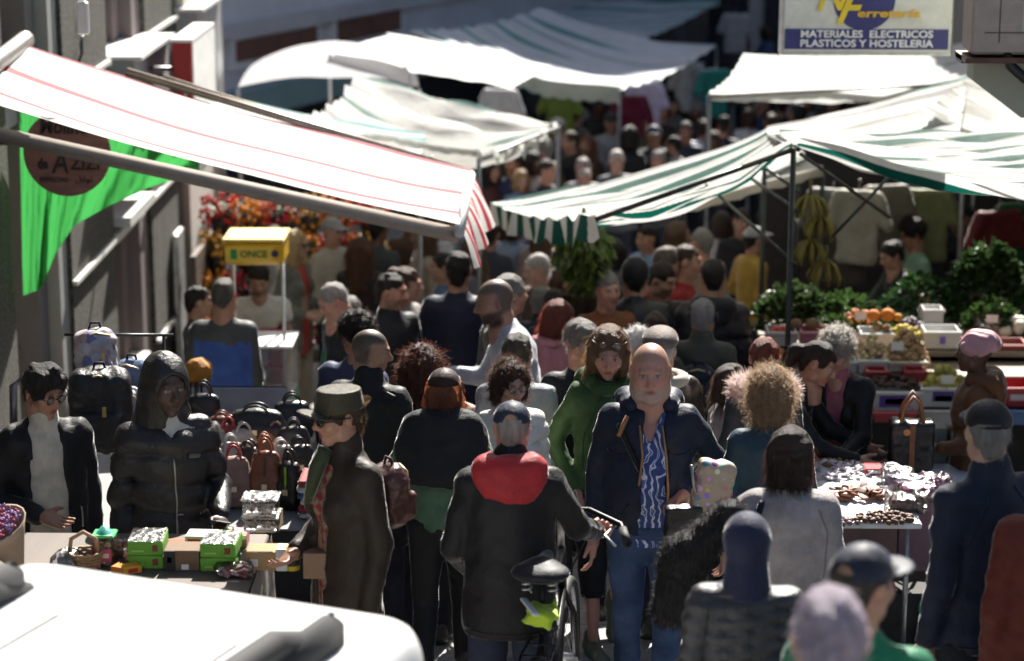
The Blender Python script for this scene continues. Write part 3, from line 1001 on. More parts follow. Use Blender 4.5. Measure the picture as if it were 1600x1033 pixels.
    if hair:
        st, hcol = hair[0], hair[1]
        v, f = hair_field(st, hhair * (1 if st not in ('long', 'frizz', 'longwave', 'curly') else 1.25), seed)
        v = v * np.array([fac, fac, 1]) if fac != 1 else v
        hv, hf = [tohead(v)], [f]
        n0 = {0: {'curly': 2500, 'frizz': 2300, 'mop': 1500, 'curlbob': 2000, 'swept': 1400, 'bob': 1400, 'long': 1600, 'longwave': 1600}.get(st, 1000),
              1: {'curly': 900, 'frizz': 900, 'long': 700, 'longwave': 700, 'bob': 700, 'mop': 600}.get(st, 700), 2: 200}[lod]
        ln, wd_, cu, dn, ou = {'curly': (.045, .0013, .01, .25, .7), 'frizz': (.05, .0016, .007, .35, .75), 'mop': (.028, .0016, .005, .05, .9), 'curlbob': (.032, .0016, .006, .2, .8), 'swept': (.024, .0012, 0, .55, .2), 'bob': (.05, .0012, 0, 1.1, .28),
                               'long': (.09, .0013, 0, 1.2, .22), 'longwave': (.08, .0014, .005, 1.0, .3)}.get(st, (.022, .001, 0, .6, .26))
        if hair[2:] and hat: n0 //= 2
        sr = strands(v, f, n0, ln, wd_ * (1, 1.5, 2.4)[lod], seed, cu, dn, ou)
        if hat and hat[0] not in ('hoodup', 'bala'):
            pass
        if sr is not None:
            sv = tohead(sr[0])
            if hat:                           # strands stay below the rim of the hat
                keep = (sr[0].reshape(-1, 2 * ((5 if cu else 3) + 1), 3)[:, :, 2].max(1) < .03)
                segs = 5 if cu else 3
                q = sr[1].reshape(segs, -1, 4)[:, keep].reshape(-1, 4)
                hf.append(q + len(v))
            else: hf.append(sr[1] + len(v))
            hv.append(sv)
        if hat:                               # nothing of the hair stands out through the hat
            z0 = .02 if hat[0] != 'beanie' else -.01
            fz = v[hf[0]][:, :, 2].min(1)
            hf[0] = hf[0][fz < z0 + .03]
        link('hair', mesh_np('hair', np.concatenate(hv), np.concatenate(hf), mat('hair', hcol)), root)
    # --- hat
    if hat:
        v, f = hat_field(hat[0], (.0065, .01, .015)[lod], len(hat) > 3 and hat[3] == 'hole')
        link({'cap': 'cap', 'cadet': 'cap', 'flat': 'flat_cap', 'beanie': 'beanie', 'turban': 'turban', 'hoodup': 'hood', 'bala': 'hood'}[hat[0]],
             mesh_np('hat', tohead(v), f, mat(hat[2], hat[1])), root)
    # --- glasses
    if glasses:
        sun_, gc, up_ = glasses
        m = MB(); oz = .07 if up_ else 0; oy = .02 if up_ else 0
        for sx in (-1, 1):
            m.tube([(sx * .032 + .024 * math.cos(q), -.1 + .006 * math.cos(q) * sx * sx + oy, .002 + oz + .018 * math.sin(q)) for q in np.linspace(0, 6.2832, 13)[:-1]], .0024 if not sun_ else .004, 5, closed=True)
            m.tube([(sx * .056, -.098 + oy, .008 + oz), (sx * .083, -.06 + oy, .012 + oz), (sx * .088, .02, .01 + oz * .6)], .0022 if not sun_ else .004, 5)
        m.tube([(-.009, -.104 + oy, .008 + oz), (.009, -.104 + oy, .008 + oz)], .0024, 5)
        m.v = [tohead(q) for q in m.v]
        gl = m.build('glasses', mat('plastic', gc), root, True)
        m = MB()
        for sx in (-1, 1):
            m.ball((sx * .032, -.1 + oy, .002 + oz), (.0225, .003, .0165), 10)
        m.v = [tohead(q) for q in m.v]
        m.build('lens', mat('glass', (.012, .01, .012)) if sun_ else mat('clear', (.96, .97, .97)), gl, True)
    PEOPLE[key] = dict(root=root, k=k, J=J, hc=hc, sp=sp, tohead=tohead, Y=Y, th=th, tv=tv)
    return PEOPLE[key]

def drape(pk, pts, side, r, m, name, off=.002, n=14):
    """a seam, zip or strap laid on the garment's surface; pts in (x, z), seen from the front or the back"""
    if 'bvh' not in pk: pk['bvh'] = BVHTree.FromPolygons([tuple(q) for q in pk['tv'][0]], [tuple(int(i) for i in q) for q in pk['tv'][1]])
    out = []
    sg_ = -1 if side == 'front' else 1
    L_ = len(pts) - 1
    for i in range(n + 1):
        t = i / n * L_; j = min(int(t), L_ - 1); w = t - j
        x, z = lerp(pts[j][0], pts[j + 1][0], w), lerp(pts[j][1], pts[j + 1][1], w)
        h_ = pk['bvh'].ray_cast(Vector((x, sg_ * .9, z)), Vector((0, -sg_, 0)))
        if h_[0] is not None: out.append(h_[0] + Vector((0, sg_ * off, 0)))
    if len(out) > 1: return MB().tube(out, r, 6).build(name, m, pk['root'], True)
def inhand(pk, i, ext=.08):
    el, wr = pk['J'][i][1], pk['J'][i][2]
    q = wr + (wr - el) / np.linalg.norm(wr - el) * ext
    th, k = pk['th'], pk['k']
    rx, ry, rz_ = pk['root'].location
    return Vector((rx + k * (math.cos(th) * q[0] - math.sin(th) * q[1]), ry + k * (math.sin(th) * q[0] + math.cos(th) * q[1]), rz_ + k * q[2]))
def onbody(pk, q):
    th, k = pk['th'], pk['k']; rx, ry, rz_ = pk['root'].location
    return Vector((rx + k * (math.cos(th) * q[0] - math.sin(th) * q[1]), ry + k * (math.sin(th) * q[0] + math.cos(th) * q[1]), rz_ + k * q[2]))
# ------------------------------------------------------------------ the setting: street, buildings
def struct(o): o['kind'] = 'structure'; return o
def mat_paving():
    m, nt, bs = _new('paving')
    co = _coord(nt); L = nt.links.new
    info = nt.nodes.new('ShaderNodeObjectInfo')
    f = _noise(nt, nt.nodes.new('ShaderNodeNewGeometry').outputs['Position'], 9, 6, .65)
    c = _ramp(nt, f, [(.3, (.2, .195, .185)), (.55, (.3, .295, .285)), (.75, (.38, .37, .355))])
    mx = nt.nodes.new('ShaderNodeMix'); mx.data_type = 'RGBA'; mx.blend_type = 'MULTIPLY'; mx.inputs[0].default_value = 1
    L(c, mx.inputs[6]); L(_ramp(nt, info.outputs['Random'], [(0, (.75, .75, .76)), (1, (1.1, 1.09, 1.06))]), mx.inputs[7])
    L(mx.outputs[2], bs.inputs['Base Color']); bs.inputs['Roughness'].default_value = .55
    _bump(nt, bs, f, .3, .01)
    return m
PAVE = mat_paving()
v = []
for y in _gy:
    for x in (-60, -6, 6, 60): v.append((x, y, G(y) - .012))
f = [(4 * i + j, 4 * i + j + 1, 4 * i + j + 5, 4 * i + j + 4) for i in range(len(_gy) - 1) for j in range(3)]
ground = struct(link('ground', mesh_np('ground', v, np.array(f), mat('wall', (.24, .235, .225)), smooth=False)))
pavement = struct(link('pavement', None))
_slab = MB().box((0, 0, -.02), (.592, .392, .04), bev=.004).mesh('slab', PAVE)
_rng = random.Random(5)
yy = 7.6
r = 0
while yy < 16.5:
    sl = math.atan2(G(yy + .2) - G(yy - .2), .4)
    for i in range(9):
        x = -2.0 + .6 * i + (.3 if r % 2 else 0)
        o = link('slab', _slab, pavement, (x, yy, G(yy) + _rng.uniform(-.002, .002)), (sl + _rng.uniform(-.003, .003), _rng.uniform(-.003, .003), 0))
    yy += .4; r += 1

# ---- left building: rough-cast piers with glazing between, along the plane x = XL
XL = -3.5
def yw(px, py=400): return PX(px, py, XL).y
bl = thing('corner_building', 'grey rough-cast building with tall windows along the left of the street', 'building', (XL, 16, G(16)))
def lb(o): return o
def rel(p): return (p[0] - XL, p[1] - 16, p[2] - G(16))
def wbox(name, y0, y1, z0, z1, x0, x1, m, parent=None, bev=0):
    b = MB().box(((x0 + x1) / 2 - XL, (y0 + y1) / 2 - 16, (z0 + z1) / 2 - G(16)), (abs(x1 - x0), abs(y1 - y0), abs(z1 - z0)), bev=bev)
    o = b.build(name, m, parent or bl)
    if parent and parent is not bl: pass
    return o
ROUGH = mat('rough', (.115, .11, .098))
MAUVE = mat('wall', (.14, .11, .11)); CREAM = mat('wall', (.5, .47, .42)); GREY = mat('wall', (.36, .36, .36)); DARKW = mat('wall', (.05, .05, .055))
y_end = yw(331)
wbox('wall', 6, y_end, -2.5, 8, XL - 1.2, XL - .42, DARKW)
piers = [(6, yw(20)), (yw(112), yw(180)), (yw(240), yw(289))]
for a, b in piers: wbox('pier', a, b, -2.5, 8, XL - .45, XL, ROUGH)
wbox('pilaster', yw(21), yw(33), -2.5, 8, XL - .4, XL - .06, mat('wall', (.42, .3, .22)))
wbox('pilaster', yw(84), yw(97), -2.5, 8, XL - .4, XL - .12, mat('wall', (.14, .135, .135)))
wbox('pilaster', yw(98), yw(111), -2.5, 8, XL - .4, XL - .03, mat('wall', (.26, .265, .26)))
wbox('pilaster', yw(216), yw(226), -2.5, 8, XL - .4, XL - .14, MAUVE)
wbox('pilaster', yw(227), yw(239), -2.5, 8, XL - .4, XL - .04, mat('wall', (.17, .14, .14)))
wbox('pilaster', yw(181), yw(186), -2.5, 8, XL - .4, XL - .08, mat('wall', (.16, .13, .13)))
wbox('corner_column', yw(290), y_end + .05, -2.5, 8, XL - .5, XL + .06, CREAM)
wbox('column_edge', y_end + .06, y_end + .5, -2.5, 8, XL - .5, XL + .1, mat('metal', (.6, .6, .6)))
GL = mat('glass', (.12, .125, .13))
for a, b in ((34, 83), (187, 215)):
    w = wbox('window', yw(a), yw(b), -2.2, 2.0, XL - .36, XL - .32, GL)
    for z in (-1.3, .35):
        wbox('glazing_bar', yw(a), yw(b), z, z + .05, XL - .33, XL - .26, mat('metal', (.5, .48, .47)), w)
    for z0 in (2.15, ):
        wbox('upper_window', yw(a), yw(b), z0 + .3, 6, XL - .36, XL - .33, mat('glass', (.08, .085, .09)))
        wbox('lintel', yw(a), yw(b), 2.0, z0 + .3, XL - .4, XL - .2, mat('wall', (.3, .3, .31)))
def zat(px, py): return PX(px, py, XL).z
for px_, py_, a, b in ((145, 110, 112, 290), (112, 444, 112, 289), (241, 539, 112, 289)):
    z = zat(px_, py_)
    for p0, p1 in ((112, 180), (240, 289)):
        wbox('ledge', yw(p0), yw(p1), z - .02, z + .012, XL - .1, XL + .035, mat('wall', (.62, .61, .58)))
    wbox('sill', yw(181), yw(226), z - .05, z + .02, XL - .3, XL + .02, mat('wall', (.62, .61, .58)))
z = zat(225, 300)
wbox('window_hood', yw(183), yw(224), z - .05, z + .03, XL - .3, XL + .12, mat('wall', (.6, .6, .58)))
# two projecting concrete window boxes high on the wall
for a, b, zp in ((170, 226, zat(170, 88)), (276, 312, zat(276, 12))):
    y0, y1 = yw(a, 70), yw(b, 70)
    wbox('window_box', y0, y1, zp - .55, zp - .032, XL - .3, XL + .2, mat('wall', (.32, .32, .33)), bev=.01)
    wbox('box_cap', y0 - .03, y1 + .03, zp - .03, zp, XL - .3, XL + .26, mat('wall', (.72, .72, .7)))  # sunlight on the box top, painted as a white slab
wbox('down_pipe', yw(268), yw(279), -2, zat(268, 365), XL + .005, XL + .06, mat('metal', (.75, .75, .74)), bev=.015)
# meter box with cable, screwed to the second pier
cb = MB().box(rel(P(130, 28, 13.9)), (.07, .05, .2), bev=.01).build('junction_box', mat('plastic', (.5, .5, .5)), bl)
m = MB(); m.tube([rel(PX(x_, y_, XL + .03)) for x_, y_ in ((130, 50), (127, 68), (128, 84), (123, 96), (124, 130))], .012, 6)
m.tube([rel(PX(x_, y_, XL + .03)) for x_, y_ in ((132, 0), (131, 12))], .012, 6)
m.build('cable', mat('plastic', (.02, .02, .02)), bl, True)

# ---- red and white shop sign sticking out of the left wall
p0 = PX(300, 66, -2.9); p1 = PX(334, 33, -2.9)
sg = thing('shop_sign', 'red and white box sign standing out from the left wall above the red awning', 'sign', (-2.985, p0.y, p0.z))
hgt = 1.1
MB().box((.0, (p1.y - p0.y) / 2, -hgt / 2), (.16, p1.y - p0.y, hgt), bev=.012).build('sign_case', mat('plastic', (.26, .012, .02)), sg)
MB().box((.084, (p1.y - p0.y) / 2, -hgt / 2), (.012, p1.y - p0.y - .03, hgt - .03)).build('sign_face', mat('plastic', (.82, .8, .78)), sg)
MB().box((0, (p1.y - p0.y) / 2, .012), (.18, p1.y - p0.y + .02, .024)).build('sign_cap', mat('plastic', (.75, .74, .72)), sg)
MB().tube([(.02, -.012, -.42), (.02, .0, -.42)], .012, 8).build('bolt', mat('metal', (.7, .7, .7)), sg)

MB().tube([(-.5, .3, -.25), (-.05, .3, -.25)], .02, 8).build('bracket', mat('metal', (.2, .2, .2)), sg, True)

# ---- the pale building across the end of the street, seen in shade
A0 = P(335, 60, 28.5); ang = R(26)
tdir = Vector((math.sin(ang), math.cos(ang), 0)); nrm = Vector((tdir.y, -tdir.x, 0))
def hit(px, py, off=0):
    d = ray(px, py); A = A0 + nrm * off
    t = (A - CAMP).dot(nrm) / d.dot(nrm)
    q = CAMP + d * t - A0
    return q.dot(tdir), q.z + A0.z
wb = thing('pale_building', 'pale lilac-grey building with brown shuttered windows across the street end', 'building', (A0.x, A0.y, 0), math.pi / 2 - ang)
def fb(name, u0, u1, z0, z1, d0, d1, m):
    return MB().box(((u0 + u1) / 2, -(d0 + d1) / 2, (z0 + z1) / 2), (abs(u1 - u0), abs(d1 - d0), abs(z1 - z0))).build(name, m, wb)
PALE = mat('wall', (.62, .61, .66))
fb('wall', -6, 16, -2.6, 9, -3, 0, PALE)
for (xa, ya, xb, yb, bx, by) in ((361, 65, 488, 36, 361, 97), (520, 31, 619, 9, 520, 66)):
    u0, z1 = hit(xa, ya); u1, _ = hit(xb, yb); _, z0 = hit(bx, by)
    fb('window_frame', u0 - .1, u1 + .1, z0 - .1, z1 + .1, .0, .06, mat('wall', (.7, .7, .73)))
    n = max(4, int((u1 - u0) / .5))
    for i in range(n):
        a = u0 + (u1 - u0) * i / n
        fb('shutter', a + .012, u0 + (u1 - u0) * (i + 1) / n - .012, z0, z1, .06, .085, mat('wood', (.16, .075, .055)))
u, z = hit(335, 52)
fb('cornice', -6, 16, z - .1, z + .1, 0, .12, mat('wall', (.5, .5, .54)))
u, z = hit(345, 125)
fb('shop_band', -6, 16, z - .5, z - .15, 0, .25, mat('wall', (.2, .3, .32)))
fb('shop_front', -6, 16, -2.6, z - .55, 0, .03, mat('glass', (.04, .04, .045)))

# ---- right building: a storey that juts over the stalls, and the street wall behind them
c0 = P(1520, 126, 12.95); XR = c0.x; zo = c0.z
br = thing('jutting_building', 'weathered pale building corner jutting over the stalls on the right', 'building', (XR, 12.95, zo))
MB().prism([(0, 0), (.28, -.21), (4, -.21), (4, 6), (0, 6)], 0, .2).build('wall', mat('wall', (.46, .48, .4)), br)
MB().box((2.3, 12, -1.4), (.3, 30, 7.2)).build('street_wall', mat('wall', (.25, .24, .22)), br)

# ---- shops that close the street far behind
bs_ = thing('far_shop_building', 'dark shop fronts closing the far end of the market street', 'building', (2, 43, G(43)))
MB().box((0, 3, 7.2), (30, 6, 14.4)).build('wall', mat('wall', (.3, .29, .3)), bs_)  # wall height shaped to throw shade on the far canopies; its top is unseen
for i in range(9):
    MB().box((-10 + 2.6 * i, -.03, 1.4), (2.3, .06, 2.6)).build('shop_window', mat('glass', (.02, .022, .03)), bs_)
    MB().box((-10 + 2.6 * i, -.25, 3.0), (2.4, .5, .25)).build('fascia', mat('plain', [(.05, .07, .2), (.2, .03, .03), (.4, .4, .42)][i % 3]), bs_)
# ------------------------------------------------------------------ awnings and stall canopies
GREEN = (.002, .085, .066)
WHITE = (.74, .74, .72)
def stops(seq):
    out = []; p = 0; tot = sum(w for w, _ in seq)
    for w, c in seq: out.append((p / tot, c)); p += w
    return out
def cloth_patch(NL, NR, FR, FL, nu=36, nv=24, sag=.1, folds=.03, nf=7, seed=1, ripple=.012):
    rng = np.random.RandomState(seed)
    u = np.linspace(0, 1, nu)[:, None]; v = np.linspace(0, 1, nv)[None, :]
    A, B, C_, D_ = (np.array(q, float) for q in (NL, NR, FR, FL))
    p = (A[None, None] * ((1 - u) * (1 - v))[..., None] + B * (u * (1 - v))[..., None] + C_ * (u * v)[..., None] + D_ * ((1 - u) * v)[..., None])
    s_ = sag * (4 * v * (1 - v) * .6 + .4) * (4 * u * (1 - u)) + sag * .35 * (4 * v * (1 - v))
    w = 0
    for i in range(3):
        ph = rng.rand(3) * 6.3; k = nf * (1 + .6 * i)
        q = np.sin(2 * np.pi * k * v + ph[0] + 1.4 * np.sin(2.4 * u + ph[1]) + (2 + i) * (u - .5) * (v - .5) * 2)
        w = w + (.45 - np.sqrt(1.001 - q * q)) / (1 + i) * (.35 + .65 * np.abs(np.sin(np.pi * (u * .9 + .12 * i))))
    r2 = 0
    for i in range(5):
        a = rng.randn(2) * 9; r2 = r2 + np.sin(a[0] * u + a[1] * v + rng.rand() * 6.3)
    p[..., 2] += -s_ - folds * w + ripple * r2 * .4 * (u * (1 - u) * 4) ** .3
    idx = np.arange(nu * nv).reshape(nu, nv)
    f = np.stack([idx[:-1, :-1], idx[1:, :-1], idx[1:, 1:], idx[:-1, 1:]], -1).reshape(-1, 4)
    uv = np.stack(np.broadcast_arrays(u, v), -1).reshape(-1, 2)
    return p.reshape(-1, 3), f, uv, p
def canopy(label, pts, m, name='stall_canopy', cat='canopy', group='stall canopies', sag=.1, folds=.03, nf=7, seed=1, valance=(), vdrop=.18, vm=None, poles=(), pole_m=None, rails=(), nu=36, nv=24, ripple=.012, pr=.018):
    Q = [P(*q) if not isinstance(q, Vector) else q for q in pts]
    c = sum(Q, Vector()) / 4
    base = Vector((c.x, c.y, G(c.y)))
    t = thing(name, label, cat, base, 0, group)
    Ql = [q - base for q in Q]
    v, f, uv, g = cloth_patch(*Ql, nu=nu, nv=nv, sag=sag, folds=folds, nf=nf, seed=seed, ripple=ripple)
    link('cloth', mesh_np('cloth', v, f, m, uv=uv), t)
    edges = {'near': g[:, 0], 'far': g[:, -1], 'left': g[0, :], 'right': g[-1, :]}
    rng = random.Random(seed)
    for e in valance:
        L = edges[e]; n = len(L)
        V = []; U = []
        for i in range(n):
            for k in range(4):
                t_ = k / 3
                fl = .03 * math.sin(i * .9 + seed) * t_ + .02 * math.sin(i * 2.1) * t_
                V.append((L[i][0] + (fl if e in ('left', 'right') else 0), L[i][1] + (fl - .01 if e in ('near', 'far') else 0), L[i][2] - .004 - vdrop * t_ * (.86 + .14 * abs(math.sin(i * math.pi / 3)))))
                U.append((t_, i / n))
        F = [(4 * i + k, 4 * i + k + 1, 4 * i + k + 5, 4 * i + k + 4) for i in range(n - 1) for k in range(3)]
        link('valance', mesh_np('valance', V, np.array(F), vm or m, uv=U), t)
    pm = pole_m or mat('metal', (.3, .3, .3))
    for i in poles:
        q = Ql[i]
        gz = G(Q[i].y) - base.z
        MB().tube([(q.x, q.y, gz), (q.x, q.y, q.z - .02)], pr, 8).build('pole', pm, t, True)
    for a, b in rails:
        MB().tube([Ql[a] - Vector((0, 0, .03)), Ql[b] - Vector((0, 0, .03))], pr * .9, 8).build('rail', pm, t, True)
    return t, base, g
RW = mat_stripe('red_white_canvas', stops([(2.2, WHITE), (.75, (.36, .045, .07)), (1.3, WHITE)]), 2.6, .3, 1)
RWV = mat_stripe('red_white_valance', stops([(1.3, WHITE), (1, (.45, .02, .045))]), 9, .35, 1)
GW = mat_stripe('green_white_canvas', stops([(1.0, WHITE), (.65, GREEN), (.3, WHITE), (.3, (.38, .39, .38)), (.7, WHITE), (.5, GREEN)]), 8, .4, 1)
GW2 = mat_stripe('green_white_canvas_wide', stops([(1.0, WHITE), (.6, GREEN), (.3, WHITE), (.25, (.35, .36, .36))]), 10, .4, 1)
GWV = mat_stripe('green_white_valance', stops([(1, WHITE), (1, GREEN)]), 9, .35, 1)
WG = mat_stripe('fold_shade_canvas', stops([(2, (.56, .56, .54)), (.6, (.3, .3, .29)), (1, (.56, .56, .54)), (.25, (.1, .25, .22))]), 4, .3, 1)  # grey bands paint the shade of the folds into the cloth
BG = mat_stripe('old_green_canvas', stops([(1, (.7, .74, .8)), (.35, (.12, .34, .34)), (1.4, (.68, .72, .78)), (.3, (.36, .48, .5))]), 4, .2, 1)
PLAINW = mat('sheet', (.82, .82, .82))

# red and white folding awning of the spice shop, left
NRp, FRp = P(718, 350, 13.2), P(735, 266, 14.9)
a = P(0, 163, 13.2); NLp = NRp + (a - NRp) * ((-3.42 - NRp.x) / (a.x - NRp.x))
FLp = P(42, 70, 14.9)
ra, rbase, rg = canopy('red and white striped awning reaching out from the left wall', [NLp, NRp, FRp, FLp], RW, 'awning', 'awning', None, sag=.1, folds=.022, nf=3, seed=4, nu=44, nv=20, ripple=.012)
rl = lambda q: Vector(q) - rbase
MB().tube([rl(NLp) + Vector((0, .05, -.2)), rl(NRp) + Vector((.0, .05, -.08))], .046, 4).build('arm', mat('card', (.3, .26, .23)), ra, True)
MB().tube([rl(FLp).lerp(rl(FRp), .22) + Vector((0, .05, .0)), rl(FRp) + Vector((0, .02, -.02))], .026, 10).build('arm', mat('metal', (.34, .3, .26)), ra, True)
MB().tube([rl(FLp).lerp(rl(FRp), .3) + Vector((0, .12, .02)), rl(FRp) + Vector((-.2, .1, .02))], .016, 10).build('arm', mat('metal', (.4, .36, .3)), ra, True)
MB().tube([rl(NRp) + Vector((0, -.06, -.04)), rl(FRp) + Vector((0, .05, -.04))], .032, 12).build('front_bar', mat('plastic', (.55, .54, .52)), ra, True)
MB().tube([rl(NLp) + Vector((-.03, -.1, .02)), rl(FLp) + Vector((-.03, .1, .02))], .06, 12).build('roller_case', mat('metal', (.35, .33, .32)), ra, True)
for px_, py_ in ((235, 140), (672, 258)):
    b0 = rl(P(px_, py_ + 6, 14.95)); b1 = rl(P(px_ + 4, py_ - 14, 14.95))
    MB().tube([b0, b1], .012, 6).build('clamp', mat('metal', (.4, .42, .38)), ra, True)
# its striped flap blowing outwards
q = [rl(P(718, 352, 13.2)), rl(P(736, 268, 14.9)), rl(P(772, 338, 14.6)), rl(P(741, 420, 13.2))]
V = []; U = []; n = 22
for i in range(n):
    t = i / (n - 1)
    a_, b_ = q[0].lerp(q[1], t), q[3].lerp(q[2], t)
    for k in range(7):
        w = k / 6
        c_ = a_.lerp(b_, w) + Vector((.03 * math.sin(t * 17) * w, 0, .03 * math.sin(w * 3.1) - .015 * abs(math.sin(t * math.pi * 6)) * (w == 1)))
        V.append(c_); U.append((w, t))
F = [(7 * i + k, 7 * i + k + 1, 7 * i + k + 8, 7 * i + k + 7) for i in range(n - 1) for k in range(6)]
link('valance', mesh_np('valance', [tuple(x) for x in V], np.array(F), RWV, uv=U), ra)

# green and white stall canopies, right
DP = mat('metal', (.06, .065, .06))
nrA = P(1240, 226, 14.0)
canopy('green and white canopy slanting over the middle of the street above the herbs', [(930, 336, 13.9), nrA, (1196, 206, 16.9), (765, 318, 17.2)], GW, sag=.22, folds=.09, nf=4, seed=2, valance=('left', 'far'), vm=GWV, vdrop=.17, poles=(1, 2), pole_m=DP, rails=((1, 2), (0, 1)))
tB, bB, _ = canopy('low green and white canopy tucked under the slanting one, half in its shade', [(915, 346, 17.6), (1286, 262, 17.4), (1250, 232, 20.5), (985, 300, 20.8)], GW2, sag=.12, folds=.05, nf=4, seed=3, valance=('near',), vm=mat('sheet', (.55, .5, .42)), vdrop=.08, poles=(1, 2), pole_m=DP)
tC, bC, _ = canopy('broad green and white canopy over the vegetable stall, nearest on the right', [nrA + Vector((.03, 0, 0)), (1690, 326, 12.8), (1690, 205, 15.8), (1215, 206, 16.6)], GW, sag=.1, folds=.09, nf=4, seed=7, poles=(1, 2), pole_m=DP, rails=((0, 3),), nu=50, nv=34)
for (x0, y0, x1, y1, Y0, Y1) in ((1244, 414, 1104, 288, 14.0, 15.2), (1246, 330, 1150, 262, 14.0, 15.0), (1250, 300, 1185, 256, 15.0, 15.6), (1250, 240, 1390, 340, 14.3, 14.6), (1395, 270, 1300, 370, 14.6, 14.6)):
    MB().tube([P(x0, y0, Y0) - bC, P(x1, y1, Y1) - bC], .012, 6).build('brace', DP, tC, True)
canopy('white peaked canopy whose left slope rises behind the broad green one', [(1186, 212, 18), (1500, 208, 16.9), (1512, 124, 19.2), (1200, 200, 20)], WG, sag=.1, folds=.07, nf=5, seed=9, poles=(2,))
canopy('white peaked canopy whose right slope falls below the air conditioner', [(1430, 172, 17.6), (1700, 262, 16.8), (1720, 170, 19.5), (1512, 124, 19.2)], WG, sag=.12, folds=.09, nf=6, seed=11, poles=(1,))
canopy('bright white canopy directly under the hardware shop sign', [(1108, 146, 21.5), (1530, 124, 20.6), (1530, 62, 24), (1162, 86, 24.5)], mat_stripe('white_canvas', stops([(3, WHITE), (.3, (.2, .4, .36)), (2, WHITE)]), 2.3, .3, 1), sag=.22, folds=.08, nf=4, seed=13, valance=('near',), vm=mat('sheet', (.6, .6, .56)), vdrop=.07, poles=(0, 1), rails=((0, 1),))
# left and middle distance
canopy('white canopy with a teal edge just behind the red awning', [(300, 178, 17.2), (655, 246, 17.4), (664, 214, 20), (342, 152, 20)], mat_stripe('teal_white_canvas', stops([(3, WHITE), (.5, (.1, .28, .3)), (1, WHITE), (.35, (.1, .3, .3))]), 2, .3, 1), sag=.15, folds=.12, nf=3, seed=15, poles=(1,), valance=('right',), vdrop=.1)
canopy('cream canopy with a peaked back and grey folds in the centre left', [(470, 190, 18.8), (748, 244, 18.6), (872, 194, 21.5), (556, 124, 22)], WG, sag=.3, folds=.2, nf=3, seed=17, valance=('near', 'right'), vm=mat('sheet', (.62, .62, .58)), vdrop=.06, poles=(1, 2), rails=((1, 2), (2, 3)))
canopy('flat greyish white parasol roof in front of the brown shutters', [(372, 136, 23), (655, 136, 23), (640, 100, 26), (412, 98, 26)], mat('thin', (.74, .74, .76)), name='parasol', cat='parasol', group='white parasols', sag=-.25, folds=.008, nf=3, seed=19, poles=(0, 1), pole_m=mat('plastic', (.6, .6, .6)))
canopy('blown-out white parasol roof with a pointed right corner', [(640, 112, 22.5), (798, 139, 22), (863, 104, 23.5), (604, 52, 26)], mat('sheet', (.84, .84, .84)), name='parasol', cat='parasol', group='white parasols', sag=-.02, folds=.008, nf=3, seed=20, poles=(0,), pole_m=mat('plastic', (.6, .6, .6)))
canopy('small white parasol roof left of the pointed one', [(515, 82, 23.5), (660, 112, 23), (700, 84, 25), (606, 56, 26)], mat('sheet', (.84, .84, .84)), name='parasol', cat='parasol', group='white parasols', sag=-.02, folds=.008, nf=3, seed=21, poles=(0,), pole_m=mat('plastic', (.6, .6, .6)))
canopy('large bluish striped canopy in shade at the far end', [(640, 48, 28.5), (968, 140, 27), (1120, 72, 31.5), (850, 12, 33)], BG, sag=.3, folds=.1, nf=4, seed=23, valance=('near',), vm=mat_stripe('cream_valance', stops([(1, (.6, .56, .46)), (.4, (.2, .4, .4))]), 6, .3, 0), vdrop=.22, poles=(1, 2), nu=44)
canopy('long teal striped canopy highest at the far end', [(560, 56, 32), (1010, 60, 33.5), (1120, 4, 38), (760, -14, 39)], mat_stripe('far_teal_canvas', stops([(1, (.62, .7, .74)), (.5, (.1, .34, .34)), (1, (.66, .72, .76)), (.3, (.12, .38, .38))]), 4, .2, 1), sag=.15, folds=.05, nf=4, seed=25, poles=(0, 1))

# ---- green tarpaulin hanging by the spice shop
V = []; U = []
outline = [((30, 232), (36, 462)), ((62, 250), (64, 452)), ((100, 270), (86, 398)), ((150, 250), (116, 352)), ((200, 235), (170, 322)), ((250, 240), (235, 292)), ((312, 262), (311, 270))]
tp = thing('tarpaulin', 'bright green tarpaulin hanging behind the round wooden sign', 'tarpaulin', P(120, 300, 14.5))
n = 40
for i in range(n):
    t = i / (n - 1) * (len(outline) - 1); j = min(int(t), len(outline) - 2); w = t - j
    (a0, b0), (a1, b1) = outline[j], outline[j + 1]
    tx, ty = lerp(a0[0], a1[0], w), lerp(a0[1], a1[1], w); bx, by = lerp(b0[0], b1[0], w), lerp(b0[1], b1[1], w)
    ty = min(ty, 175 + (tx - 30) * .25)
    for k in range(16):
        s_ = k / 15
        Yd = 14.6 + .1 * math.sin(i * .55 + s_ * 2) * (.3 + s_) + .05 * math.sin(i * 1.7 + s_ * 5)
        V.append(P(lerp(tx, bx, s_), lerp(ty, by, s_), Yd) - tp.location); U.append((s_, i / n))
F = [(16 * i + k, 16 * i + k + 1, 16 * i + k + 17, 16 * i + k + 16) for i in range(n - 1) for k in range(15)]
link('sheet', mesh_np('sheet', [tuple(x) for x in V], np.array(F), mat('thin', (.05, .32, .075)), uv=U), tp)

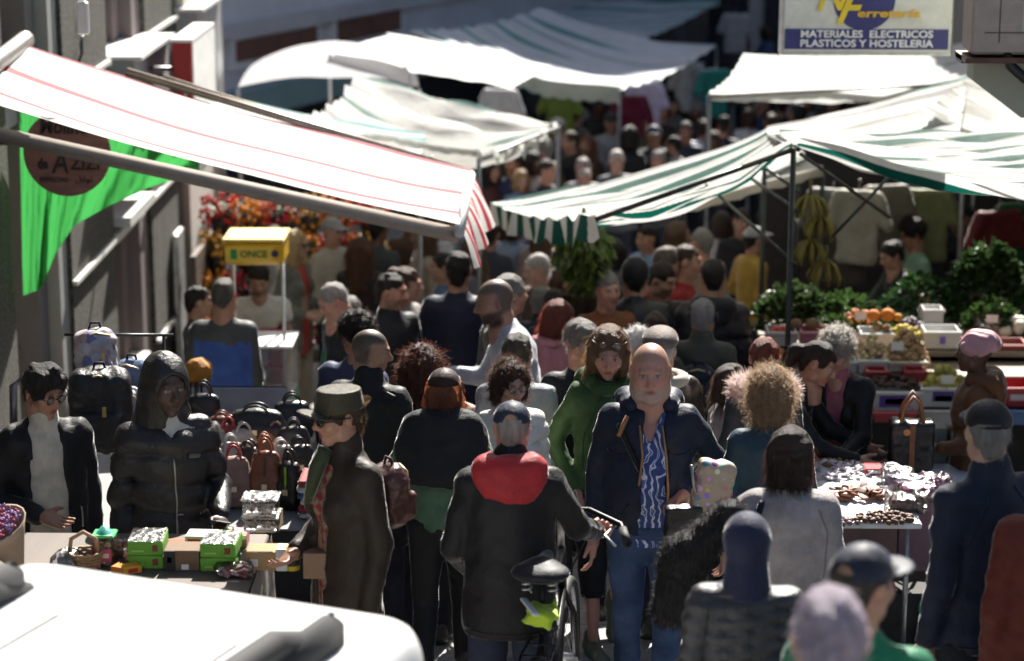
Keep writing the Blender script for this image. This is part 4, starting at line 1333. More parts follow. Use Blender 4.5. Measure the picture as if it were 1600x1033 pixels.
# ---- lettering helper
def letters(txt, parent, loc, size, m, rx=R(90), rz=0, name='lettering', shear=0, sx=1, bold=0, align='CENTER', ext=.002):
    cu = bpy.data.curves.new(name, 'FONT'); cu.body = txt; cu.size = size; cu.align_x = align; cu.align_y = 'CENTER'
    cu.extrude = ext; cu.shear = shear; cu.offset = bold; cu.resolution_u = 3
    tmp = bpy.data.objects.new('tmp', cu); COL.objects.link(tmp)
    bpy.context.view_layer.update()
    me = bpy.data.meshes.new_from_object(tmp.evaluated_get(bpy.context.evaluated_depsgraph_get()))
    bpy.data.objects.remove(tmp); me.materials.clear(); me.materials.append(m)
    o = link(name, me, parent, loc, (rx, 0, rz), (sx, 1, 1))
    return o
# ---- round wooden sign
sc_ = P(105, 239, 13.95); rad = (P(173, 237, 13.95) - P(37, 237, 13.95)).length / 2
rs = thing('round_sign', 'round wooden sign of the spice mill hanging on an iron arm under the red awning', 'sign', sc_)
MB().lathe([(0, -.015), (rad * .99, -.015), (rad, -.011), (rad, .011), (rad * .99, .015), (0, .015)], (0, 0, 0), 56, rotm(R(90))).build('board', mat('wood', (.17, .085, .07)), rs)
MB().tube([(-rad - .3, .0, .06), (-rad + .03, 0, .06)], .014, 8).build('iron_arm', mat('metal', (.03, .03, .03)), rs, True)
INK = mat('plain', (.012, .01, .01))
letters('Molino', rs, (-.01, -.02, .165), .13, INK, shear=.12, bold=.004, sx=.82)
letters('de', rs, (-.15, -.02, -.065), .09, INK, sx=.7, bold=.004)
letters('A', rs, (-.045, -.02, -.06), .2, INK, sx=.75, shear=.15, bold=.002)
letters('ZIZI', rs, (.11, -.02, -.065), .115, INK, sx=.9, shear=.12, bold=.002)
letters('ESPECIAS-', rs, (-.08, -.02, -.165), .042, INK)
letters('\ufedd\ufe91\ufe8d\ufeee\ufe97', rs, (.1, -.02, -.16), .055, INK)

# ---- hardware shop sign on the right
s0, s1 = P(1218, 82, 14.4), P(1488, 72, 14.4)
w_ = s1.x - s0.x
ns = thing('hardware_sign', 'white and blue hardware shop lightbox sign hung out from the right building', 'sign', ((s0.x + s1.x) / 2, 14.4, s0.z), R(-1.0))
MB().box((0, .06, .34), (w_, .12, .72), bev=.01).build('sign_case', mat('metal', (.5, .5, .5)), ns)
MB().box((0, -.004, .34), (w_ - .05, .012, .67)).build('sign_face', mat('plastic', (.62, .62, .6)), ns)
BLUE = mat('plastic', (.03, .032, .16)); YEL = mat('plastic', (.75, .55, .03)); LW = mat('plastic', (.75, .75, .78))
MB().box((0, -.0125, .085), (w_ - .06, .006, .125)).build('blue_band', BLUE, ns)
MB().lathe([(0, -.003), (.19, -.003), (.19, .003), (0, .003)], (-.02, -.0135, .33), 40, rotm(R(90))).build('blue_disc', BLUE, ns)
letters('MATERIALES  ELECTRICOS', ns, (0, -.018, .115), .062, LW, sx=1.13, bold=.0016)
letters('PLASTICOS Y HOSTELERIA', ns, (0, -.018, .057), .062, LW, sx=1.13, bold=.0016)
letters('N', ns, (-.235, -.02, .34), .24, YEL, sx=.95, shear=.4, bold=.004)
letters('F', ns, (-.14, -.022, .265), .26, YEL, sx=1.0, shear=.4, bold=.006)
letters('erreter\u00eda', ns, (.13, -.024, .245), .07, mat('plastic', (.7, .42, .03)), sx=1.55, shear=.1, bold=.002)
MB().tube([(w_ / 2, .06, .5), (w_ / 2 + .5, .06, .5)], .02, 8).build('bracket', mat('metal', (.3, .3, .3)), ns, True)

# ---- air conditioner
c0 = P(1516, 100, 12.6)
ac = thing('air_conditioner', 'beige outdoor air conditioner unit bolted to the right building', 'air conditioner', (c0.x + .42, 12.75, c0.z + .04))
MB().box((0, 0, .32), (.84, .3, .62), bev=.015).build('case', mat('plastic', (.42, .34, .3)), ac)
for i in range(3): MB().box((-.2 + .0 * i, -.152, .12 + .01 + .2 * i), (.3, .006, .006)).build('panel_seam', mat('plain', (.12, .1, .09)), ac)
MB().box((-.27, -.152, .35), (.006, .006, .55)).build('panel_seam', mat('plain', (.12, .1, .09)), ac)
MB().box((-.09, -.153, .22), (.12, .004, .16)).build('sticker', mat('card', (.5, .48, .46)), ac)
letters('Gree Comfort', ac, (-.03, -.156, .365), .028, mat('plain', (.25, .25, .3)))
MB().box((.0, 0, -.02), (.9, .34, .03)).build('bracket', mat('metal', (.1, .06, .05)), ac)
MB().box((-.4, .05, -.03), (.1, .2, .04)).build('bracket', mat('metal', (.05, .05, .05)), ac)
m = MB(); m.tube([(-.22, -.12, .02), (-.2, -.14, -.05), (-.12, -.15, -.12), (0, -.15, -.14), (.3, -.1, -.13)], .03, 10); m.build('hose', mat('plastic', (.01, .01, .01)), ac, True)
# ------------------------------------------------------------------ the crowd
BK, NV, CH, BRN = (.010, .010, .012), (.010, .016, .035), (.03, .03, .034), (.028, .018, .012)
def mat_hawaii():
    m, nt, bs = _new('floral_shirt'); L = nt.links.new; co = _coord(nt)
    vo = nt.nodes.new('ShaderNodeTexVoronoi'); vo.inputs['Scale'].default_value = 17; L(co, vo.inputs['Vector'])
    w = nt.nodes.new('ShaderNodeTexWave'); w.inputs['Scale'].default_value = 9; w.inputs['Distortion'].default_value = 14; w.inputs['Detail'].default_value = 2; L(co, w.inputs[0])
    a = nt.nodes.new('ShaderNodeMath'); a.operation = 'MULTIPLY_ADD'; a.inputs[1].default_value = -.55; L(vo.outputs['Distance'], a.inputs[0]); L(w.outputs['Fac'], a.inputs[2])
    L(_ramp(nt, a.outputs[0], [(.0, (.03, .06, .22)), (.42, (.05, .1, .3)), (.5, (.5, .56, .66)), (.64, (.7, .72, .76)), (.72, (.08, .14, .36))]), bs.inputs['Base Color'])
    bs.inputs['Roughness'].default_value = .8
    return m
def mat_argyle():
    m, nt, bs = _new('argyle_scarf'); L = nt.links.new; co = _coord(nt)
    mp = nt.nodes.new('ShaderNodeMapping'); mp.inputs['Rotation'].default_value = (0, R(45), 0); L(co, mp.inputs[0])
    ck = nt.nodes.new('ShaderNodeTexChecker'); ck.inputs['Scale'].default_value = 30
    ck.inputs[1].default_value = (.2, .025, .03, 1); ck.inputs[2].default_value = (.22, .16, .1, 1); L(mp.outputs[0], ck.inputs[0])
    L(ck.outputs[0], bs.inputs['Base Color']); bs.inputs['Roughness'].default_value = .9
    return m
def loft(pts, widths, thick, n=1):
    """a flat strap or scarf along points"""
    m = MB(); m.tube(pts, widths if hasattr(widths, '__len__') else [widths] * len(pts), 8)
    return m
def strap(pk, pts, r, m, name='strap'):
    return MB().tube(pts, r, 6).build(name, m, pk['root'], True)
SHORT = lambda c: ('short', c)
GREYH, WHITEH, DKH, BRH, AUB, BLO = (.28, .27, .26), (.5, .49, .47), (.018, .014, .012), (.06, .035, .02), (.16, .05, .022), (.34, .24, .13)
JEAN = dict(c=(.045, .065, .13), kind='denim')

# ---- people near the camera
bald = person('bald', 'person in open navy jacket and blue flowered shirt walking towards us', 1017, 535, 1.74, -2, 'ruddy', 'm', 1.2, None, ((.38, .33, .3), .62), (.38, .22, .16),
       top=dict(c=(.012, .019, .036), hem=.86, open=(.06, .04, .02), loose=1.04), inner=dict(m=mat_hawaii(), vee=1, hem=.8), legs=dict(c=(.05, .085, .17), wide=1.05), arms=('elbow', ((.06, .03, -.28), (.07, -.05, -.53))), stance='walk', hood=((.012, .019, .036), 'cloth'), head=(0, 4, 0), hs=1.07)
TAN = mat('leather', (.3, .15, .07))
for sx, pts in ((1, [(.055, -.12, 1.38), (.075, -.165, 1.25), (.085, -.19, 1.1), (.085, -.185, .9)]), (-1, [(-.045, -.12, 1.38), (-.03, -.17, 1.25), (-.045, -.19, 1.12)])):
    strap(bald, pts, .006, TAN, 'zipper')
strap(bald, [(-.1, -.11, 1.42), (-.14, -.13, 1.33)], .011, TAN, 'drawstring')
drape(bald, [(-.14, 1.38), (-.05, 1.2), (.06, 1.02), (.17, .9)], 'front', .014, mat('cloth', BK), 'bag_strap', .006)
for sx in (-1, 1): drape(bald, [(sx * .06, 1.27), (sx * .13, 1.24), (sx * .19, 1.25)], 'front', .003, mat('cloth', (.006, .009, .018)), 'seam')
for sx in (-1, 1): drape(bald, [(sx * .09, 1.02), (sx * .15, .92)], 'front', .004, mat('cloth', (.006, .009, .018)), 'pocket_seam')
green = person('green', 'woman in green fleece hoodie with sunglasses pushed up in her brown bob', 951, 511, 1.7, 8, 'ruddy', 'f', 1.02, ('bob', (.17, .1, .05)), glasses=(0, (.12, .06, .03), 1),
       top=dict(c=(.035, .075, .022), hem=.82, loose=1.04), legs=dict(c=BK, kind='cloth', end=.36, wide=1.1), stance='walk2', hood=((.032, .07, .02), 'cloth', 1), head=(-8, 14, 3), shoes=((.09, .11, .08), (.4, .38, .34)), arms=('hang', 'pocket'), hs=1.06)
strap(green, [green['sp'](0, -.15, 1.4), green['sp'](0, -.165, 1.28), green['sp'](0, -.16, 1.15)], .005, mat('plastic', (.06, .12, .03)), 'zipper')
cap = person('cap', 'man in navy cap and black sweatshirt with red hood pushing the bicycle', 800, 625, 1.6, 178, 'ruddy', 'm', 1.06, SHORT((.3, .285, .265)), hat=('cap', (.018, .024, .045), 'cloth', 'hole'),
       top=dict(c=(.011, .010, .011), hem=.75, loose=1.05), legs=dict(c=(.025, .032, .055)), lean=9, hunch=.03, head=(0, 8, 0), arms=(((.07, .02, -.27), (.02, -.16, -.42)), ((.1, -.1, -.21), (.17, -.3, -.3))), hands=('relax', 'grip'), hood=((.32, .02, .025), 'cloth'), glasses=None, collar=.02, Y=8.8, hs=.87)
cadet = person('cadet', 'woman in olive peaked cap, sunglasses and dark leather coat beside the goods table', 528, 602, 1.7, -52, 'tan', 'f', 1.05, ('bun', BRH), hat=('cadet', (.045, .04, .022), 'cloth'), glasses=(1, (.025, .012, .01), 0),
       top=dict(c=(.026, .018, .012), kind='cloth', hem=.5, name='coat', loose=1.0, open=(.02, .055, -.02), wr=.005), inner=dict(m=mat_argyle(), hem=.6, name='jumper'), legs=dict(c=BK), arms=('hang', ((.05, .03, -.27), (-.06, -.19, -.33))), head=(-10, 6, 0), collar=.03, hs=0.96)
m = MB(); m.tube([cadet['sp'](.0, -.09, 1.48), cadet['sp'](-.02, -.12, 1.4), cadet['sp'](-.05, -.15, 1.25)], [.03, .034, .02], 10); m.build('neck_scarf', mat('knit', (.04, .05, .02)), cadet['root'], True)
gl = person('glassesman', 'person in black bomber jacket and cream turtleneck behind the goods table', 66, 570, 1.66, 28, 'tan', 'm', 1.04, ('swept', (.012, .009, .009)), glasses=(0, (.012, .012, .012), 0),
       top=dict(c=BK, hem=.86, open=(.1, .06, -.02), loose=1.12), inner=dict(c=(.5, .46, .39), kind='knit', neck=.035, hem=.82), arms=('hang', ((.1, -.02, -.26), (-.06, -.22, -.3))), head=(20, 16, 0), hands=('relax', 'flat'), hs=1.0)
hood = person('hooded', 'man in hooded black puffer jacket holding a phone by the handbags', 258, 553, 1.72, 22, 'dark', 'm', 1.0, None, hat=('hoodup', (.016, .015, .016), 'puffer'),
       top=dict(c=(.017, .016, .017), kind='puffer', quilt=.13, loose=1.08, hem=.82, open=(-.22, .034)), inner=dict(c=(.42, .42, .42), neck=.02), legs=JEAN, arms=(((.07, .03, -.27), (.02, -.2, -.34)), 'hang'), hands=('flat', 'relax'), head=(10, 6, 0), hs=1.04)
brn = person('browncap', 'woman seen from behind in brown cap, black shawl and green jumper', 694, 573, 1.58, 176, 'tan', 'f', 1.0, ('bob', AUB), hat=('cap', (.03, .014, .01), 'cloth'),
       top=dict(c=(.07, .14, .085), kind='knit', hem=.9, name='jumper', loose=1.02), legs=dict(c=BK, kind='cloth', wide=1.02), arms=('elbow', 'elbow'), stance='walk2', lean=5, hunch=.02, shoes=((.02, .02, .025), (.5, .5, .48)), hs=0.94)
F = Field((-.36, -.3, 1.0), (.36, .3, 1.6), .014); sp_ = brn['sp']
F.cone(sp_(-.12, 0, 1.4), sp_(.12, 0, 1.4), .1, .1, .03); F.cone(sp_(-.15, .0, 1.35), sp_(-.17, 0, 1.18), .09, .11, .04); F.cone(sp_(.15, .0, 1.35), sp_(.17, 0, 1.18), .09, .11, .04)
F.cone(sp_(0, .02, 1.4), sp_(0, .03, 1.18), .12, .155, .05, S=(.68, 1, 1)); F.cone(sp_(0, 0, 1.4), sp_(0, 0, 1.5), .09, .075, .04); F.cut((0, 0, -1), -1.14); F.folds(.014, 10, 4)
v, f = F.mesh(); link('shawl', mesh_np('shawl', v, f, mat('knit', (.012, .013, .016))), brn['root'])
person('frizz', 'person in plain black turned away, right behind the brown cap and black shawl', 662, 543, 1.62, 165, 'tan', 'f', 1.0, ('frizz', (.07, .026, .016)), top=dict(c=BK, hem=.8), lod=0, wig=.86, Y=11.4)
person('buzz', 'bareheaded person in long black coat looking right, behind the olive cap', 580, 513, 1.8, 158, 'tan', 'm', 1.04, None, scalp=(.07, .05, .035), top=dict(c=(.011, .011, .013), hem=.62, loose=1.08), head=(-62, 10, 0), collar=.03, lod=0, hs=0.93, Y=11.0)
person('darkcurl', 'person in blue shirt turned away beside the long black coat', 556, 490, 1.72, 150, 'tan', 'm', 1.0, ('mop', DKH), top=dict(c=(.05, .06, .12), hem=.8, name='shirt'), head=(60, 14, 0), Y=12.2)
person('greyback', 'man in grey jumper with a dark shoulder strap, back of his head to us', 808, 519, 1.72, 175, 'ruddy', 'm', 1.06, SHORT((.1, .085, .07)), top=dict(c=(.3, .31, .33), kind='knit', hem=.82, name='jumper'), lod=0, Y=11.8)
drape(PEOPLE['greyback'], [(.13, 1.42), (.05, 1.3), (-.13, 1.05)], 'back', .014, mat('cloth', BK), 'strap', .006)
person('whitepuff', 'person with thin glasses in a white padded jacket', 797, 567, 1.63, 12, 'pale', 'f', 1.05, ('curlbob', (.06, .03, .02)), glasses=(0, (.2, .1, .06), 0), top=dict(c=(.62, .6, .57), kind='puffer', quilt=.1, hem=.8, loose=1.06), head=(16, 6, 0), collar=.03, Y=11.0)
person('specs', 'person with glasses and black jacket just left of the green hoodie', 909, 502, 1.62, 14, 'ruddy', 'm', 1.05, ('swept', (.2, .19, .18)), glasses=(0, (.3, .3, .32), 0), top=dict(c=BK, hem=.8, open=(.02, .035)), inner=dict(c=(.05, .05, .06)), head=(14, 4, 0), lod=0, Y=12.0)
flat = person('flatcap', 'man in tweed flat cap, cream scarf and dark brown jacket behind the bald man', 1032, 510, 1.77, 215, 'pale', 'm', 1.12, SHORT(WHITEH), hat=('flat', (.15, .12, .105), 'knit'), top=dict(c=(.042, .03, .022), kind='leather', hem=.72, loose=1.08), head=(-40, 6, 0), lod=0, Y=11.6)
m = MB(); m.tube([flat['sp'](.1 * math.cos(q), .02 + .1 * math.sin(q), 1.46) for q in np.linspace(0, 6.283, 15)[:-1]], .035, 8, closed=True); m.build('scarf', mat('knit', (.5, .43, .34)), flat['root'], True)
beard = person('bearded', 'person in white jumper leaning left with a drink can', 772, 435, 1.86, -80, 'tan', 'm', 1.08, None, ((.05, .035, .03), .85), (.13, .09, .07), top=dict(c=(.46, .48, .53), kind='cloth', hem=.8, name='jumper'), lean=14, head=(0, 14, 0), arms=('bent', ((.05, -.1, -.26), (.02, -.3, -.22))), hands=('relax', 'grip'), Y=12.9)
person('pinkhood', 'person in a dusty pink hoodie in the middle of the crowd', 876, 470, 1.64, 60, 'pale', 'f', 1.05, ('bob', (.17, .04, .025)), top=dict(c=(.4, .17, .18), hem=.82), hood=((.4, .17, .18), 'cloth'), head=(0, 16, 0), Y=13.9)
person('curlyblond', 'person in teal jacket, back to us, just above the light grey jumper', 1203, 578, 1.62, 185, 'pale', 'f', 1.02, ('curly', (.28, .2, .13)), top=dict(c=(.018, .045, .07), hem=.8), wig=.86, lod=0)
person('furhood', 'person in dark coat with a pale pink fur collar', 1196, 527, 1.66, 172, 'pale', 'f', 1.0, SHORT((.2, .055, .025)), top=dict(c=(.05, .05, .055), hem=.7), lod=0, Y=11.6)
pf = PEOPLE['furhood']
F = Field((-.3, -.25, 1.3), (.3, .3, 1.6), .014)
for q in np.linspace(0, 6.283, 11)[:-1]: F.cone((.13 * math.cos(q), .03 + .12 * math.sin(q), 1.45), (.13 * math.cos(q + .63), .03 + .12 * math.sin(q + .63), 1.45), .06, .06, .02)
v, f = F.mesh(); sr = strands(v, f, 2600, .035, .0016, 5, 0, .0, .9, False)
link('fur_collar', mesh_np('fur_collar', np.concatenate([v, sr[0]]), np.concatenate([f, sr[1] + len(v)]), mat('hair', (.5, .36, .33))), pf['root'])
person('girl', 'person in pale top tucked between the fur collar and the teal jacket', 1146, 570, 1.5, 110, 'pale', 'f', .95, ('bob', (.07, .045, .03)), top=dict(c=(.3, .28, .3), hem=.8), head=(0, 12, 0), Y=11.9)
bob = person('bobback', 'person in a light grey jumper, back to us, with a coat over one arm', 1236, 665, 1.58, 172, 'tan', 'f', 1.08, ('bob', (.035, .017, .012)), top=dict(c=(.32, .29, .285), kind='knit', hem=.78, name='jumper', loose=1.14), legs=dict(c=BK), arms=(((.2, -.02, -.2), (.2, -.2, -.28)), 'hang'), stance='stand', wig=.95)
drape(bob, [(.11, 1.42), (.13, 1.34), (.12, 1.22)], 'back', .015, mat('cloth', NV), 'strap', .006)
bala = person('balaclava', 'person in a navy knitted hood and charcoal quilted jacket at the bottom', 1168, 798, 1.5, 180, 'tan', 'm', 1.05, None, hat=('bala', (.014, .016, .045), 'knit'), top=dict(c=(.032, .032, .036), kind='puffer', quilt=.062, hem=.75, loose=1.06), collar=.02, hs=0.96, Y=None)
person('greencap', 'man in navy cap and green shirt, out of focus at the bottom right', 1352, 846, 1.62, 160, 'tan', 'm', 1.05, SHORT((.05, .04, .03)), hat=('cap', (.014, .018, .035), 'cloth', 'hole'), top=dict(c=(.012, .16, .075), hem=.8, name='shirt'), head=(-25, 4, 0), lod=0)
person('lilachead', 'very blurred bareheaded person closest to us at the bottom', 1300, 916, 1.66, 178, 'ruddy', 'm', 1.05, SHORT((.33, .3, .36)), top=dict(c=(.5, .5, .45), hem=.8), lod=0, hs=1.06)
person('maroon', 'person in rust-red corduroy jacket cut off by the right edge', 1660, 690, 1.66, 178, 'tan', 'm', 1.1, SHORT(GREYH), top=dict(c=(.13, .024, .014), hem=.76, loose=1.1), lod=0)
person('lilacsleeve', 'person in pale lilac top, only a shoulder showing in the bottom right corner', 1690, 895, 1.62, 180, 'tan', 'f', 1.05, ('bob', DKH), top=dict(c=(.42, .4, .5), hem=.8), lod=0)
person('navycap', 'man in black cap and navy jumper standing at the right table', 1546, 622, 1.76, 205, 'pale', 'm', 1.12, SHORT((.24, .23, .22)), hat=('cap', (.012, .012, .014), 'cloth'), top=dict(c=(.011, .016, .035), kind='knit', hem=.8, name='jumper', loose=1.0), legs=dict(c=(.02, .025, .03)), head=(-20, 4, 0), collar=.03, hs=0.94)
person('ponyleaner', 'person in black bending over the right table', 1281, 535, 1.72, 70, 'tan', 'f', 1.0, ('pony', (.03, .018, .012)), top=dict(c=(.013, .013, .014), hem=.78), lean=26, head=(0, 26, 0), arms=('fwd', 'fwd'), lod=0, Y=12.0)
person('pinkscarf', 'person in black coat with pink scarf by the right table', 1308, 517, 1.72, -25, 'pale', 'f', 1.06, ('mop', (.33, .31, .28)), top=dict(c=(.014, .014, .015), hem=.66, open=(.04, .05), name='coat'), inner=dict(c=(.36, .12, .16), kind='knit', neck=.03, hem=.66), lean=12, head=(-10, 22, 0), arms=('fwd', 'bent'), lod=0, Y=12.2)
person('turban', 'woman in pink turban and brown coat looking at the vegetable stall', 1524, 517, 1.72, 258, 'brown', 'f', 1.08, None, hat=('turban', (.52, .28, .31), 'cloth'), top=dict(c=(.13, .058, .026), hem=.6, name='coat', loose=1.1), arms=('bent', 'bent'), hood=((.13, .058, .026), 'cloth'), Y=12.3)

ZIP = mat('metal', (.35, .35, .34))
drape(hood, [(0, 1.3), (.005, 1.1), (0, .84)], 'front', .0045, ZIP, 'zipper')
for sx in (-1, 1): drape(hood, [(sx * .1, 1.0), (sx * .14, .9)], 'front', .005, mat('puffer', (.008, .008, .009)), 'pocket_seam')
drape(hood, [(.07, 1.3), (.12, 1.29)], 'front', .012, mat('plain', (.1, .1, .1)), 'chest_emblem')
drape(bala, [(0, 1.4), (0, .8)], 'back', .003, mat('puffer', (.012, .012, .014)), 'seam')
drape(bala, [(-.012, 1.44), (.012, 1.44)], 'back', .008, mat('plain', (.12, .12, .13)), 'loop_tag')
for sx in (-1, 1): drape(bala, [(sx * .15, 1.38), (sx * .17, 1.2), (sx * .16, .85)], 'back', .003, mat('puffer', (.012, .012, .014)), 'seam')
for sx in (-1, 1): drape(PEOPLE['navycap'], [(sx * .05, 1.43), (sx * .12, 1.3), (sx * .16, 1.18)], 'back', .003, mat('knit', (.006, .009, .02)), 'seam')
drape(PEOPLE['navycap'], [(-.17, .84), (0, .84), (.17, .84)], 'back', .004, mat('knit', (.006, .009, .02)), 'hem_rib')
drape(cap, [(-.18, .79), (0, .785), (.18, .79)], 'back', .004, mat('cloth', (.006, .006, .006)), 'hem_seam')
drape(PEOPLE['buzz'], [(0, 1.38), (0, .7)], 'back', .003, mat('cloth', (.005, .005, .006)), 'seam')
for sx in (-1, 1): drape(PEOPLE['buzz'], [(sx * .1, 1.43), (sx * .17, 1.41)], 'back', .012, mat('cloth', (.014, .014, .016)), 'epaulette')
for sx in (-1, 1): drape(bob, [(sx * .13, 1.4), (sx * .17, 1.3), (sx * .16, 1.1)], 'back', .003, mat('knit', (.2, .18, .175)), 'seam')
drape(bob, [(-.18, .82), (0, .81), (.18, .82)], 'back', .005, mat('knit', (.26, .23, .225)), 'hem_rib')
drape(gl, [(.13, 1.05), (.135, .95)], 'front', .005, ZIP, 'pocket_zip')
for sx in (-1, 1): drape(green, [(sx * .05, 1.38), (sx * .13, 1.22), (sx * .14, 1.0)], 'front', .003, mat('cloth', (.02, .045, .014)), 'seam')

# ---- the middle of the crowd
person('bluejacket', 'man in blue jacket with grey shoulders, back to us at the kiosk', 349, 434, 1.78, 176, 'tan', 'm', 1.16, SHORT((.1, .095, .09)), top=dict(c=(.035, .085, .3), hem=.78, c2=((.055, .06, .065), lambda c: (c[:, 2] > 1.3) | (np.abs(c[:, 0]) > .2))), legs=dict(c=CH), Y=15)
apron = person('apron', 'stallholder in white polo shirt and red apron looking down at the kiosk', 404, 410, 1.74, 4, 'tan', 'm', 1.1, SHORT((.02, .016, .014)), ((.08, .06, .05), .4), top=dict(c=(.55, .52, .48), hem=.85, name='polo_shirt', sleeve=.6), lean=10, head=(0, 30, 0), arms=('down', 'down'), Y=16.7)
F = Field((-.2, -.45, .6), (.2, .1, 1.35), .02); sp_ = apron['sp']
F.cone(sp_(0, -.02, .7), sp_(0, -.025, 1.2), .14, .13, .03, S=(.75, 1, 1)); F.cut((0, 1, 0), -.06); F.cut((0, 0, 1), 1.22)
v, f = F.mesh(); link('apron', mesh_np('apron', v, f, mat('cloth', (.36, .012, .03))), apron['root'])
person('blonde', 'person in sunglasses, grey tweed coat and red top by the flowers', 464, 360, 1.72, 62, 'pale', 'f', 1.0, ('long', (.5, .38, .22)), glasses=(1, (.1, .02, .04), 0), top=dict(c=(.15, .15, .13), kind='knit', hem=.68, open=(.06, .05), name='coat'), inner=dict(c=(.4, .06, .05)), legs=dict(c=(.45, .38, .28), kind='cloth'), arms=('bent', 'bent'), lod=1)
person('longhair', 'person in long dark coat, back to us before the flowers', 563, 370, 1.7, 172, 'pale', 'f', 1.0, ('longwave', (.1, .04, .022)), top=dict(c=(.02, .014, .014), hem=.6), lod=1)
person('bentgrey', 'person in black jacket with bowed head near the kiosk', 519, 443, 1.76, -58, 'ruddy', 'm', 1.18, SHORT((.33, .33, .33)), top=dict(c=(.016, .018, .024), hem=.76, loose=1.08), lean=14, head=(0, 24, 0), collar=.02, Y=15)
person('greenshoulder', 'person in a bright green jacket behind the bowed person in black', 548, 462, 1.62, 150, 'tan', 'm', 1.0, SHORT(GREYH), top=dict(c=(.02, .19, .1), hem=.8), Y=15.4)
person('darkprofile', 'person in black fleece looking right, hands in pockets', 613, 427, 1.76, 40, 'tan', 'm', 1.06, SHORT((.022, .016, .014)), ((.06, .045, .04), .5), top=dict(c=(.012, .013, .017), hem=.8), arms=('pocket', 'pocket'), head=(28, 4, 0), collar=.03, Y=14.9)
person('brownprofile', 'person in light grey-brown jacket just behind the black fleece', 637, 418, 1.7, 60, 'ruddy', 'f', 1.0, ('bun', (.1, .05, .03)), top=dict(c=(.2, .18, .17), hem=.8), head=(20, 4, 0), Y=15.9)
person('underflap', 'person in navy jacket with head behind the striped flap', 716, 392, 1.8, 178, 'tan', 'm', 1.15, SHORT(DKH), top=dict(c=(.012, .014, .035), hem=.78, loose=1.06), Y=15.3)
person('behindbeard', 'person in dark grey right behind the white jumper', 797, 428, 1.78, 120, 'tan', 'm', 1.0, SHORT((.2, .19, .18)), top=dict(c=(.06, .06, .06), hem=.8), Y=13.8)
person('greyprofile', 'person in brown jacket facing left under the canopy edge', 838, 397, 1.74, -50, 'pale', 'm', 1.05, SHORT((.42, .41, .4)), top=dict(c=(.06, .04, .035), hem=.78), head=(-10, 8, 0), Y=17.6)
person('brownlady', 'person in reddish brown jacket beside the hanging herbs', 879, 417, 1.66, 45, 'tan', 'f', 1.0, ('bob', (.07, .04, .025)), top=dict(c=(.16, .1, .08), hem=.78), Y=17.8)
person('tanback', 'person in a beige top under the green valance, back to us', 845, 338, 1.7, 178, 'tan', 'f', 1.0, ('long', (.14, .08, .05)), top=dict(c=(.28, .21, .18), hem=.8))
person('greyback2', 'person in dark blue jacket in front of the brown jacket under the canopy', 846, 447, 1.66, 165, 'ruddy', 'm', 1.0, SHORT((.25, .24, .23)), top=dict(c=(.02, .025, .04), hem=.8), collar=.02, Y=16.2)
person('shadeshead', 'person with sunglasses on the forehead in the packed middle of the crowd', 868, 452, 1.64, 20, 'ruddy', 'm', 1.0, SHORT((.04, .03, .025)), glasses=(1, BK, 1), top=dict(c=NV, hem=.8), Y=15.8)
person('beanie', 'broad man in black beanie and black jacket, back to us', 993, 403, 1.8, 178, 'tan', 'm', 1.2, SHORT(DKH), hat=('beanie', (.009, .009, .012), 'knit'), top=dict(c=(.014, .014, .019), kind='puffer', hem=.78, loose=1.1), collar=.03, Y=15.4)
person('midface', 'person in very dark brown jacket looking right beside the black beanie', 1036, 410, 1.76, 30, 'tan', 'm', 1.08, SHORT((.03, .022, .018)), top=dict(c=(.018, .015, .013), hem=.8), head=(20, 16, 0), Y=15.8)
person('midface2', 'person in dark red half hidden behind the one beside the beanie', 1045, 385, 1.76, 50, 'tan', 'm', 1.0, SHORT((.16, .13, .11)), top=dict(c=(.25, .02, .025), hem=.8), head=(20, 10, 0), Y=17)
person('midface3', 'person in brighter red jacket in profile, right of the beanie', 1076, 383, 1.78, 75, 'ruddy', 'm', 1.0, SHORT((.07, .045, .03)), top=dict(c=(.3, .025, .025), hem=.8), Y=17)
person('darkhoodback', 'man in black hooded quilted jacket, back to us near the herbs', 1114, 405, 1.8, 180, 'tan', 'm', 1.18, SHORT((.022, .018, .016)), top=dict(c=(.014, .014, .019), kind='puffer', quilt=.12, hem=.74, loose=1.12), hood=((.014, .014, .019), 'cloth'), Y=15.5)
hp = person('headphones', 'person with headphones, olive jacket and small backpack', 1099, 465, 1.72, 172, 'ruddy', 'm', 1.06, SHORT((.36, .35, .34)), top=dict(c=(.075, .075, .06), hem=.78), collar=.03, Y=14)
m = MB()
for sx in (-1, 1): m.lathe([(0, -.012), (.03, -.012), (.032, 0), (.03, .012), (0, .012)], (sx * .088, .01, 0), 12, rotm(0, R(90)))
m.tube([(-.09, .01, .02), (-.075, .01, .09), (0, .01, .13), (.075, .01, .09), (.09, .01, .02)], .008, 6); m.v = [hp['tohead'](q) for q in m.v]
m.build('headphones', mat('plastic', (.015, .015, .02)), hp['root'], True)
person('ponytail', 'person in brown-grey turned away in front of the black beanie', 1026, 487, 1.62, 160, 'tan', 'f', 1.0, ('bun', (.08, .045, .028)), top=dict(c=(.06, .055, .05), hem=.8), Y=13.8)
person('whitemop', 'person in light grey just left of the tweed flat cap', 1000, 514, 1.6, 150, 'pale', 'f', 1.0, ('mop', (.55, .54, .52)), top=dict(c=(.2, .2, .22), hem=.8), Y=13.2)
person('stripejacket', 'man in dark jacket with a pale sleeve stripe behind the long auburn hair', 592, 335, 1.76, 150, 'brown', 'm', 1.06, SHORT(BK), top=dict(c=(.05, .055, .065), hem=.8, c2=((.4, .4, .36), lambda c: (np.abs(c[:, 2] - 1.2) < .025) & (np.abs(c[:, 0]) > .15))))
